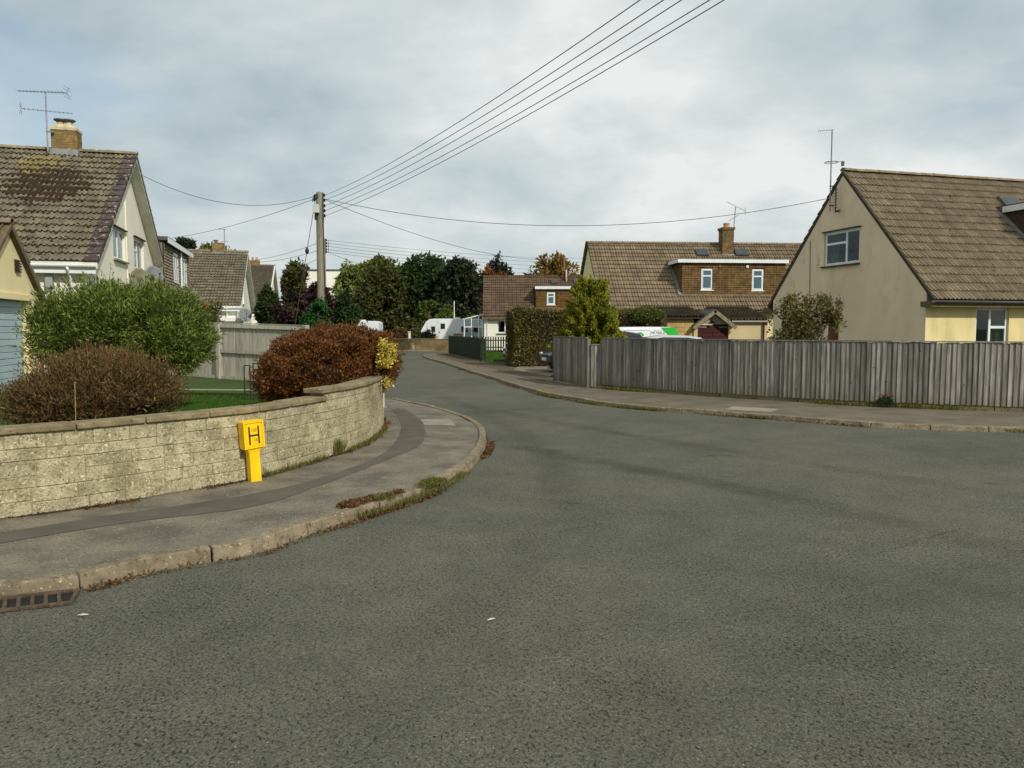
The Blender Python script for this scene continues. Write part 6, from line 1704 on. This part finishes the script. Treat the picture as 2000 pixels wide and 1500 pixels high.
scatter('right_gutter_leaves', 'brown litter along the right gutter', edge_pts(KR, KR.near(gp(900, 722)), KR.near(gp(1700, 834)), -.12, .0, .006, 1800, 27, 2, .3), .04, .02, L_DEAD, 28, up=.05, cat='leaves')
fp_ = FP.near(gp(1722, 797, PZ))
pk = FP.pos(fp_, -.12, PZ)
bush('flowering_weed', 'small dark weed with pink flowers at the fence foot', pk, [((pk.x, pk.y, PZ + .09), (.16, .12, .1))], 700, .05, .02, L_DARK, 71, stems=6, cat='weed', stem_r=.004)
o = obj('pink_flower_heads', leaf_mesh('pf', np.random.default_rng(1), np.array([[pk.x + .04 + q.normal() * .06, pk.y + q.normal() * .05, PZ + .2 + q.random() * .04] for q in [np.random.default_rng(3)] for _ in range(60)]), np.tile([0, 0, 1.], (60, 1)), .035, .025, .3, .5, .8), mat('pink_petal', lin(120, 62, 66), None), None, 'stuff')
o['label'] = 'pink flower heads on the weed by the fence'; o['category'] = 'flowers'
# small lawn at the bend and the driveway slab
struct('bend_lawn', ngon([gp(948, 706, .1), gp(1010, 714, .1), gp(1010, 683, .1), gp(948, 683, .1)], .1), LAWN)
rng = np.random.default_rng(8); pts = []
for i in range(26000):
    u, v = rng.random(), rng.random(); p = gp(948 + 55 * u, 684 + 22 * v, .1); pts.append(tuple(p))
scatter('bend_lawn_grass', 'bright green lawn beside the picket fence', pts, .06, .014, L_GRASS, 29)
struct('driveway', ngon([gp(1003, 722, .09), gp(1072, 735, .09), gp(1180, 700, .09), gp(1100, 690, .09), gp(1010, 716, .09)], .09), mat('drive_concrete', lin(136, 126, 106), lin(110, 101, 84), scale=2, rough=.9, bump=(40, .4, .006)))

# ================================================================ POLES AND WIRES
POLEW = mat('grey_pole_wood', lin(140, 134, 116), lin(108, 102, 88), scale=4, rough=.92, stretch=(6, 6, .5), bump=(14, .6, .01))
CABLE = mat('black_cable', lin(52, 56, 56), lin(60, 64, 64), rough=.6)
BLACKP = mat('black_plastic', lin(30, 31, 32), lin(38, 39, 40), rough=.5)
pb = at(628, 640, 30.0); ztop = at(627, 376, 30.0).z
P1 = thing('telegraph_pole', 'tall grey wooden telegraph pole with junction box behind the rust bush', 'telegraph pole', (pb.x, 30.0, 0), 0)
MB().lathe((0, 0, 0), [(.165, -.2), (.155, .5), (.14, 3), (.125, ztop - .05), (.105, ztop), (.05, ztop + .03)], 16).build('shaft', POLEW, P1, smooth=True)
s30 = 30 / FPX
def zpx(py, D=30.0): return at(627, py, D).z
bevel(MB().box((-.17, -.34, zpx(418)), (.05, -.13, zpx(401))).build('junction_box', mat('grey_white_box', lin(196, 200, 198), lin(178, 182, 180), rough=.5), P1), .02)
bevel(MB().box((-.13, -.26, zpx(431)), (-.05, -.13, zpx(418) - .01)).build('cable_duct', BLACKP, P1), .01)
ins_z = [zpx(y) for y in (381.5, 391, 402, 411.5, 421.5)]
MB().box((.13, -.05, ins_z[-1] - .25), (.17, .02, ins_z[0] + .1)).build('bracket_strap', STEEL, P1)
for z in ins_z: MB().lathe((.2, -.02, z), [(.03, -.06), (.045, -.03), (.03, 0), (.045, .03), (.02, .06)], 10).build('insulator', BLACKP, P1)
for z in (zpx(383), zpx(389)): MB().lathe((-.17, -.02, z), [(.03, -.06), (.05, -.02), (.05, .02), (.02, .06)], 10).build('insulator', BLACKP, P1)
for k_ in range(3):
    q = [Vector((-.12 + .1 * math.sin(t * 2 + k_), -.16 - .03 * math.cos(t * 3), zpx(381) - .12 * t + .03 * math.sin(5 * t + k_))) for t in np.linspace(0, 2.2, 12)]
    MB().tube(q, .011, 5).build('looped_cable', BLACKP, P1, smooth=True)
MB().tube([(.15, -.03, ins_z[-1] - .2), (.16, 0, 3.0), (.17, 0, .6)], .018, 6).build('riser_cable', BLACKP, P1)
D2 = 50.0
p2 = at(635, 640, D2); zt2 = at(635, 466, D2).z
P2_ = thing('telegraph_pole', 'shorter far telegraph pole just right of the tall pole', 'telegraph pole', (p2.x, D2, 0), 0)
MB().lathe((0, 0, 0), [(.15, -.2), (.13, 3), (.11, zt2), (.04, zt2 + .03)], 14).build('shaft', POLEW, P2_, smooth=True)
iz2 = [at(635, y, D2).z for y in (469, 475, 481, 487, 492)]
MB().box((.10, -.04, iz2[-1] - .1), (.14, .02, iz2[0] + .1)).build('bracket_strap', STEEL, P2_)
for z in iz2: MB().lathe((.18, -.02, z), [(.03, -.07), (.05, -.03), (.05, .03), (.02, .07)], 8).build('insulator', BLACKP, P2_)
MB().tube([(.3, -.02, iz2[0]), (.32, -.02, iz2[-1])], .02, 5).build('spacer', BLACKP, P2_)
def wire(label, a, b, sag, r=.012, n=28, group=None):
    a, b = Vector(a), Vector(b); pts = []
    for i in range(n + 1):
        t = i / n; p = a.lerp(b, t); p.z -= 4 * sag * t * (1 - t); pts.append(p - a)
    o = MB().tube(pts, r, 5).build('overhead_wire', CABLE, None, smooth=True); o.location = a
    return tag(o, label, 'cable', group)
px_top = [1250, 1296, 1331, 1386, 1414]
ordn = ['topmost', 'second from top', 'middle', 'second lowest', 'lowest']
for i, z in enumerate(ins_z):
    S = Vector((pb.x + .23, 29.98, z)); Mx = at(px_top[i], 0, 10.5); sag = .55; tE = 1.55
    t = 1 / tE; drop = 4 * sag * t * (1 - t); E = S + (Mx + Vector((0, 0, drop)) - S) * tE
    wire('%s of five wires rising from the tall pole overhead to the right' % ordn[i], S, E, sag, r=.0075, n=40)
# drop wires
gpk = LH.M @ Vector((-.05, LH.W * .47, LH.zr - .55))
wire('drop wire from tall pole to the mossy house gable', (pb.x - .2, 29.98, zpx(384)), hit(279, 343, LH.M @ Vector((-.02, 0, 0)), nG), .62, .009)
wl2 = at(300, 470, 36.0)
wire('drop wire from tall pole sloping left behind the cream gable', (pb.x - .2, 29.98, zpx(389)), (wl2.x, 36.0, wl2.z), .22, .009)
rp2 = RH.M @ Vector((-.06, RH.on(1620, 388, 'x', .02).y, RH.on(1620, 388, 'x', .02).z))
wire('long sagging drop wire from tall pole to the grey gable', (pb.x + .2, 29.9, zpx(389)), rp2, .98, .010, 44)
b3 = BH.M @ Vector((BH.on(1060, 509, 'y', W3 / 2 - .5).x, W3 / 2 - .5, BH.zr + 1.2)); b3 = at(1075, 509, 57.0)
fl = BH.M @ Vector((BH.on(1101, 503, 'y', W3 / 2 - .5).x, W3 / 2 - .5, BH.on(1101, 506, 'y', W3 / 2 - .5).z))
wire('drop wire from tall pole to the red brown roof flue', (pb.x + .2, 29.9, zpx(390)), fl, .75, .011)
# stay wire with its insulator
st0 = Vector((pb.x - .14, 29.95, zpx(391))); st1 = at(560, 655, 29.0); st1.z = 0.05
mid = st0.lerp(st1, .30)
w = wire('taut stay wire with egg insulator left of the tall pole', st0, st1, 0.0, .013, 4)
o = MB().lathe((0, 0, 0), [(.02, -.13), (.07, -.06), (.075, .04), (.02, .13)], 10).build('egg_insulator', BLACKP, w, smooth=True); o.location = mid - st0
for i, z in enumerate(iz2):
    e = at(1180 + 10 * i, 503 + 9 * i, 96.0)
    wire('%s of five wires running right from the shorter far pole' % ordn[i], (p2.x + .2, D2 - .02, z), e, .45, .011)
for i, (px, py, D, lab) in enumerate(((497, 508, 60, 'upper wire from far pole to the twin pot chimney'), (505, 512, 60, 'lower wire from far pole to the twin pot chimney'), (548, 527, 62, 'faint wire from far pole falling to the far cream gable'))):
    wire(lab, (p2.x - .15, D2, iz2[0] - .1 - .5 * i), at(px, py, D), .15, .013)
wire('wire from far pole dipping right into the dark trees', (p2.x + .2, D2, iz2[-1]), at(745, 528, 70), .1, .013)
pp = thing('pale_pole', 'thin pale pole standing behind the laurel mounds', 'pole', (at(887, 600, 61.8).x, 61.8, 0))
MB().tube([(0, 0, 0), (0, 0, at(887, 588, 61.8).z)], .036, 8).build('shaft', WHITE, pp); MB().lathe((0, 0, at(887, 588, 61.8).z), [(.06, 0), (.06, .05), (.02, .07)], 8).build('cap', STEEL, pp)

# ================================================================ VEHICLES
RUBBER = mat('tyre_rubber', lin(30, 30, 30), lin(38, 38, 38), scale=9, rough=.85)
ALLOY = mat('alloy_wheel', lin(150, 152, 154), lin(130, 132, 134), rough=.35, metal=.7)
LAMP = mat('clear_lamp', lin(210, 216, 220), lin(180, 188, 194), scale=6, rough=.12, spec=.6)
REDL = mat('red_lamp', lin(150, 16, 18), lin(120, 10, 12), rough=.2, spec=.6)
PLATE = mat('number_plate', lin(226, 226, 220), lin(214, 214, 208), rough=.4)
def paint(name, c): return mat(name, c, tuple(v * .93 for v in c), scale=1.5, rough=.28, spec=.5, coat=.6)
def vehicle(name, label, cat, loc, rz, st, paintm, wheels, wr=.32, half=.86):
    """st: stations along x from nose to tail: (x, z_bottom, z_belt, z_roof, w_bottom, w_belt, w_roof, glass?)"""
    root = thing(name, label, cat, loc, rz)
    body = MB(); win = MB()
    for s_ in st:
        x, zb, zm, zr, wb, wm, wt, gl = s_
        for sg in (1, -1):
            pass
    rows = []
    for (x, zb, zm, zr, wb, wm, wt, gl) in st:
        prof = [(wb * .93, zb), (wb, zb + .1), (wm, (zb + zm) / 2), (wm * .985, zm), (wt, max(zr - .06, zm + .004)), (wt * .86, max(zr, zm + .012)), (wt * .45, max(zr + .015, zm + .02))]
        ring = [(x, y, z) for y, z in prof] + [(x, 0, prof[-1][1] + .005)] + [(x, -y, z) for y, z in prof[::-1]]
        rows.append(ring)
    n = len(rows[0])
    for r in rows: body.v += r
    wv = []
    for k in range(len(rows) - 1):
        for j in range(n):
            j2 = (j + 1) % n; f = (k * n + j, k * n + j2, (k + 1) * n + j2, (k + 1) * n + j)
            side_glass = (j in (3, n - 5)) and st[k][7] and st[k + 1][7]
            shield = (4 <= j <= n - 6) and (st[k][7] != st[k + 1][7]) and abs(st[k][3] - st[k + 1][3]) > .15
            (wv if (side_glass or shield) else body.f).append(f)
    body.f.append(tuple(range(n - 1, -1, -1))); body.f.append(tuple((len(rows) - 1) * n + j for j in range(n)))
    win.v = list(body.v); win.f = wv
    bo = body.build('body', paintm, root, smooth=False); bm_ = bo.data
    b = bmesh.new(); b.from_mesh(bm_); bmesh.ops.delete(b, geom=[v for v in b.verts if not v.link_faces], context='VERTS'); b.to_mesh(bm_); b.free()
    bm_.polygons.foreach_set('use_smooth', [True] * len(bm_.polygons)); es = bo.modifiers.new('es', 'EDGE_SPLIT'); es.split_angle = R(35)
    if wv:
        wo = win.build('windows', DARKGLASS, root); b = bmesh.new(); b.from_mesh(wo.data); bmesh.ops.delete(b, geom=[v for v in b.verts if not v.link_faces], context='VERTS'); b.to_mesh(wo.data); b.free()
    for wx in wheels:
        for sg in (1, -1):
            wl = MB().lathe((wx, sg * (half - .09), wr), [(wr * .6, -.1), (wr * .93, -.105), (wr, -.07), (wr, .07), (wr * .93, .105), (wr * .6, .1)], 24, 'y').build('wheel', RUBBER, root, smooth=False)
            MB().lathe((wx, sg * (half - .085), wr), [(wr * .58, -.10), (wr * .6, .0), (wr * .58, .10)], 18, 'y').build('rim', ALLOY, wl)
            MB().lathe((wx, sg * (half - .12), wr), [(wr * 1.16, -.1), (wr * 1.16, .1165)], 24, 'y').build('wheel_arch', INK, wl)
    return root
HATCH = [(0, .32, .62, .62, .62, .66, .6, 0), (.06, .24, .68, .70, .76, .78, .68, 0), (.35, .2, .78, .82, .84, .84, .74, 0), (1.0, .19, .90, .95, .86, .87, .74, 0), (1.12, .19, .92, .97, .86, .87, .72, 0),
         (1.75, .19, .94, 1.40, .86, .87, .60, 1), (2.2, .19, .95, 1.48, .86, .87, .60, 1), (3.0, .19, .96, 1.47, .86, .87, .60, 1), (3.5, .2, .97, 1.40, .86, .86, .58, 1), (3.85, .24, .96, 1.02, .82, .82, .6, 0), (3.95, .34, .9, .93, .76, .76, .6, 0)]
def lights(v, z=.66, y=.6):
    for s in (1, -1):
        bevel(MB().box((-.005, s * y - .13, z - .05), (.12, s * y + .13, z + .05)).build('headlight', LAMP, v), .03, 2)
        MB().box((3.86, s * .62 - .1, .72), (3.97, s * .62 + .1, .9)).build('tail_light', REDL, v)
    MB().box((-.035, -.26, .42), (-.01, .26, .53)).build('number_plate', PLATE, v); MB().box((-.012, -.42, .54), (.0, .42, .62)).build('grille', INK, v)
    MB().box((-.03, -.6, .26), (.03, .6, .38)).build('bumper', INK, v)
c1 = gp(1070, 729, .09)
v1 = vehicle('parked_car', 'black hatchback nose peeping out past the angled fence panel', 'car', (c1.x - .08, c1.y + .85, .09), R(14), HATCH, paint('black_paint', (.012, .012, .014)), (.78, 3.1))
lights(v1)
c2 = gp(990, 712, .09)
v2 = vehicle('parked_car', 'pale silver car nose showing left of the clipped hedge', 'car', (c2.x - .12, c2.y + 2.2, .09), R(6), HATCH, paint('silver_paint', lin(190, 192, 194)), (.78, 3.1))
lights(v2)
v3p = at(1316, 665, 26.2)
v3 = vehicle('parked_car', 'silver car roof curving just above the fence in front of the van', 'car', (at(1190, 665, 25.8).x - .55, 25.6, .07), R(4), [(a, b, c, d + .02 if g_ else d, e, f, h, g_) for a, b, c, d, e, f, h, g_ in HATCH], paint('silver_paint', lin(190, 192, 194)), (.78, 3.1))
v3.scale = (1.0, 1.0, .915)
lights(v3)
VAN = [(0, .34, .74, .74, .72, .74, .66, 0), (.08, .26, .86, .88, .80, .82, .72, 0), (.6, .2, 1.02, 1.06, .86, .88, .74, 0), (.95, .2, 1.08, 1.14, .88, .90, .72, 0), (1.6, .2, 1.12, 1.70, .88, .90, .68, 1), (2.0, .2, 1.13, 1.80, .88, .90, .74, 1),
       (2.25, .2, 1.13, 1.82, .88, .90, .78, 0), (3.2, .2, 1.14, 1.83, .88, .90, .80, 0), (4.05, .22, 1.14, 1.82, .88, .90, .80, 0), (4.28, .24, 1.12, 1.74, .87, .88, .78, 0), (4.36, .3, 1.05, 1.55, .84, .85, .74, 0)]
VANW = paint('white_van_paint', lin(236, 238, 238))
vx = at(1328, 650, 29.4).x
van = vehicle('delivery_van', 'white van with green rear corner and lettering behind the fence', 'van', (vx - 4.36, 29.4 + .9, .05), 0, VAN, VANW, (.85, 3.55), .33, .9)
van.scale = (1, 1, .915)
GREEN = mat('green_decal', lin(30, 176, 40), lin(26, 164, 36), rough=.4); GREY = mat('grey_decal', lin(120, 128, 124), None, rough=.5)
def vside(x, z):   # point on the near flank of the van
    y = -.90 + (.10) * max(0, min(1, (z - 1.14) / .63)); return Vector((x, y - .006, z))
def vp(px, py):
    P = at(px, py, 29.45); return vside(P.x - (vx - 4.36), (P.z - .05) / .915)
for poly in ([(1291, 640), (1307, 639.5), (1320, 640), (1325, 650), (1327.5, 664), (1312, 664), (1301, 650)],):
    m = MB(); m.prism([vp(x, y) for x, y in poly], (0, .004, 0)); m.build('green_corner', GREEN, van)
c = vp(1250, 656)
m = MB(); m.prism([Vector((c.x + math.cos(q) * .155, c.y + .028 * math.sin(q) * .15 / .155 * .9, c.z + math.sin(q) * .15)) for q in np.linspace(0, math.pi, 14)], (0, .004, 0)); m.build('round_emblem', GREEN, van)
m = MB(); m.prism([Vector((c.x + math.cos(q) * .07, c.y - .002 + .011 * math.sin(q), c.z + math.sin(q) * .07)) for q in np.linspace(0, math.pi, 12)], (0, .003, 0)); m.build('emblem_centre', VANW, van)
tp = vp(1285, 650)
text('MOBILE', .17, tp + Vector((0, -.002, 0)), (R(90 - 9), 0, 0), GREY, van, 'lettering')
for (xa, xb) in ((1216, 1271), (1275, 1310)):
    a = vp(xa, 645); b = vp(xb, 662); m = MB()
    q = [(a.x, a.z - .3), (a.x + .05, a.z), (b.x - .05, a.z), (b.x, a.z - .05), (b.x, a.z - .3)]
    MB().tube([vside(x, z) + Vector((0, .002, 0)) for x, z in q], .007, 4).build('panel_crease', mat('crease_shade', lin(176, 182, 184), None), van)
MB().box((4.34, -.55, .95), (4.375, .55, 1.5)).build('rear_window', DARKGLASS, van)
for s in (1, -1): MB().box((4.25, s * .82 - .05, .9), (4.33, s * .82 + .05, 1.35)).build('tail_light', REDL, van)
for s in (1, -1): bevel(MB().box((.0, s * .6 - .12, .62), (.16, s * .6 + .12, .84)).build('headlight', LAMP, van), .03)

def caravan(name, label, x0, x1, D, zt, rz=0.0):
    """touring caravan seen from its side; nose to the left"""
    root = thing(name, label, 'caravan', (x0, D, .1), rz); L = x1 - x0; h = zt - .1; CW = mat('caravan_white', lin(222, 228, 228), lin(206, 212, 212), scale=1.5, rough=.4)
    prof = [(.0, .55), (.12, .95), (.75, h - .25), (1.0, h - .05), (1.4, h), (L - .3, h), (L - .06, h - .12), (L, .6), (L - .05, .42), (.1, .42)]
    bevel(MB().prism([(x, 0, z) for x, z in prof], (0, 2.2, 0)).build('body', CW, root), .05, 3)
    GREYT = mat('caravan_grey', lin(140, 150, 154), lin(124, 134, 138), rough=.5)
    MB().box((.1, -.006, .86), (L - .08, -.001, .91)).build('stripe', GREYT, root); MB().box((.08, -.012, .42), (L - .08, -.001, .52)).build('skirt', GREYT, root)
    dr = bevel(MB().box((1.75, -.02, .5), (2.4, -.001, h - .2)).build('door', CW, root), .008)
    bevel(MB().box((1.9, -.028, 1.5), (2.25, -.021, h - .38)).build('pane', DARKGLASS, dr), .06); MB().box((1.79, -.05, 1.2), (1.84, -.021, 1.3)).build('handle', INK, dr)
    for (xa, xb) in ((1.15, 1.5), (3.5, 4.05), (4.45, 4.95)):
        if xb < L: w_ = bevel(MB().box((xa, -.022, 1.25), (xb, -.001, 1.72)).build('window', GREYT, root), .05); bevel(MB().box((xa + .04, -.028, 1.29), (xb - .04, -.0225, 1.68)).build('pane', DARKGLASS, w_), .04)
    MB().box((L * .55, .6, h - .0), (L * .55 + .5, 1.1, h + .10)).build('roof_vent', CW, root)
    for y in (.12, 2.08): wl = MB().lathe((L * .55, y, .24), [(.2, -.09), (.33, -.08), (.34, 0), (.33, .08), (.2, .09)], 20, 'y').build('wheel', RUBBER, root)
    MB().tube([(0.1, 1.1, .4), (-1.1, 1.1, .38)], .05, 6).build('tow_bar', STEEL, root); MB().tube([(-.7, 1.1, .4), (-.7, 1.1, -.05)], .035, 6).build('jockey_wheel', STEEL, root)
    return root
ca = at(813, 662, 60); cb_ = at(943, 662, 60)
caravan('touring_caravan', 'white touring caravan parked behind the bend wall', ca.x, cb_.x, 60.0, at(860, 622.5, 60).z)
ca = at(676, 640, 58); cb_ = at(740, 640, 58)
caravan('parked_caravan', 'white caravan roof just above the rust bush', ca.x - 1.2, cb_.x, 58.0, at(700, 627, 58).z)
# terracotta planter and box by the caravan; wooden chair on the wall
pt = thing('planter', 'terracotta pot in front of the caravan door', 'planter', (at(843, 660, 58.4).x, 58.4, .1)); MB().lathe((0, 0, 0), [(.25, 0), (.4, .75), (.46, .76), (.46, .95), (.4, .96)], 16).build('pot', POT, pt)
bx = thing('storage_box', 'tan box against the caravan beside the lean-to', 'box', (at(895, 660, 58.6).x, 58.6, .1)); bevel(MB().box((-.35, 0, 0), (.35, .5, 1.1)).build('carcass', mat('tan_box', lin(170, 140, 100), None), bx), .01); MB().box((-.38, -.03, 1.1), (.38, .53, 1.16)).build('lid', mat('tan_box', None), bx)
gp_ = thing('white_gate_post', 'white gate post at the wall opening beside the caravan', 'post', (at(800, 662, 57.2).x, 57.2, 0)); MB().box((-.07, -.07, 0), (.07, .07, 1.35)).build('shaft', WHITE, gp_); MB().box((-.1, -.1, 1.35), (.1, .1, 1.42)).build('cap', WHITE, gp_)

# a few small finds on the road
lfm = mat('pale_leaf', lin(212, 212, 196), lin(190, 190, 170), rough=.7)
def fleaf(px, py, L, label, a, m=lfm):
    p = gp(px, py, .008); g = MB(); n = 5
    for i in range(n + 1):
        t = i / n; w_ = math.sin(math.pi * min(max(t, .06), .97)) * L * .18
        for s in (1, -1): g.v.append((t * L, s * w_, .003 * math.sin(math.pi * t) + .004 * abs(s)))
    for i in range(n): g.f.append((2 * i, 2 * i + 2, 2 * i + 3, 2 * i + 1))
    o = g.build('fallen_leaf', m, None, fix=False); o.modifiers.new('s', 'SOLIDIFY').thickness = .002; o.location = p; o.rotation_euler = (0, 0, a); return tag(o, label, 'leaf')
fleaf(952, 1213, .055, 'single pale fallen leaf lying in the middle of the road', .6)
fleaf(152, 1203, .06, 'thin pale stalk lying by the drain grate', .15)
GRIT = mat('pale_grit', lin(176, 172, 156), lin(150, 146, 130), scale=20, rough=.9)
rng = np.random.default_rng(31); gm = MB()
for i in range(150):
    px, py = rng.uniform(-20, 2020), 880 + 620 * rng.random() ** .8; p = gp(px, py, 0.0)
    ks = KL.near(p); q = KL.pos(ks)
    if px < 960 and p.y > q.y - .15 and p.x < q.x + .15 : continue
    r = rng.uniform(.0015, .0045); i0 = len(gm.v)
    for (dx, dy, dz) in ((1, 0, 0), (-.4, .9, 0), (-.5, -.8, 0), (0, 0, 1)): gm.v.append((p.x + dx * r, p.y + dy * r, dz * r + .001))
    gm.f += [(i0, i0 + 1, i0 + 3), (i0 + 1, i0 + 2, i0 + 3), (i0 + 2, i0, i0 + 3)]
o = gm.build('road_grit', GRIT, None, fix=False, kind='stuff'); o['label'] = 'loose pale grit scattered over the road'; o['category'] = 'grit'

# things of one kind share a group
GROUPS = {'cable': 'overhead wires', 'tree': 'trees around the houses', 'shrub': 'garden shrubs', 'aerial': 'aerials on the roofs', 'satellite dish': 'satellite dishes on the walls',
          'car': 'cars parked off the road', 'caravan': 'white caravans', 'telegraph pole': 'telegraph poles', 'house': 'houses of the estate', 'garage': 'garages', 'hedge': 'garden hedges',
          'fence': 'garden fences', 'wall': 'stone walls', 'gate': 'garden gates', 'post': 'white posts', 'leaf': 'pale fallen leaves'}
for o in scene.objects:
    if o.parent is None and o.get('category') in GROUPS and 'group' not in o: o['group'] = GROUPS[o['category']]
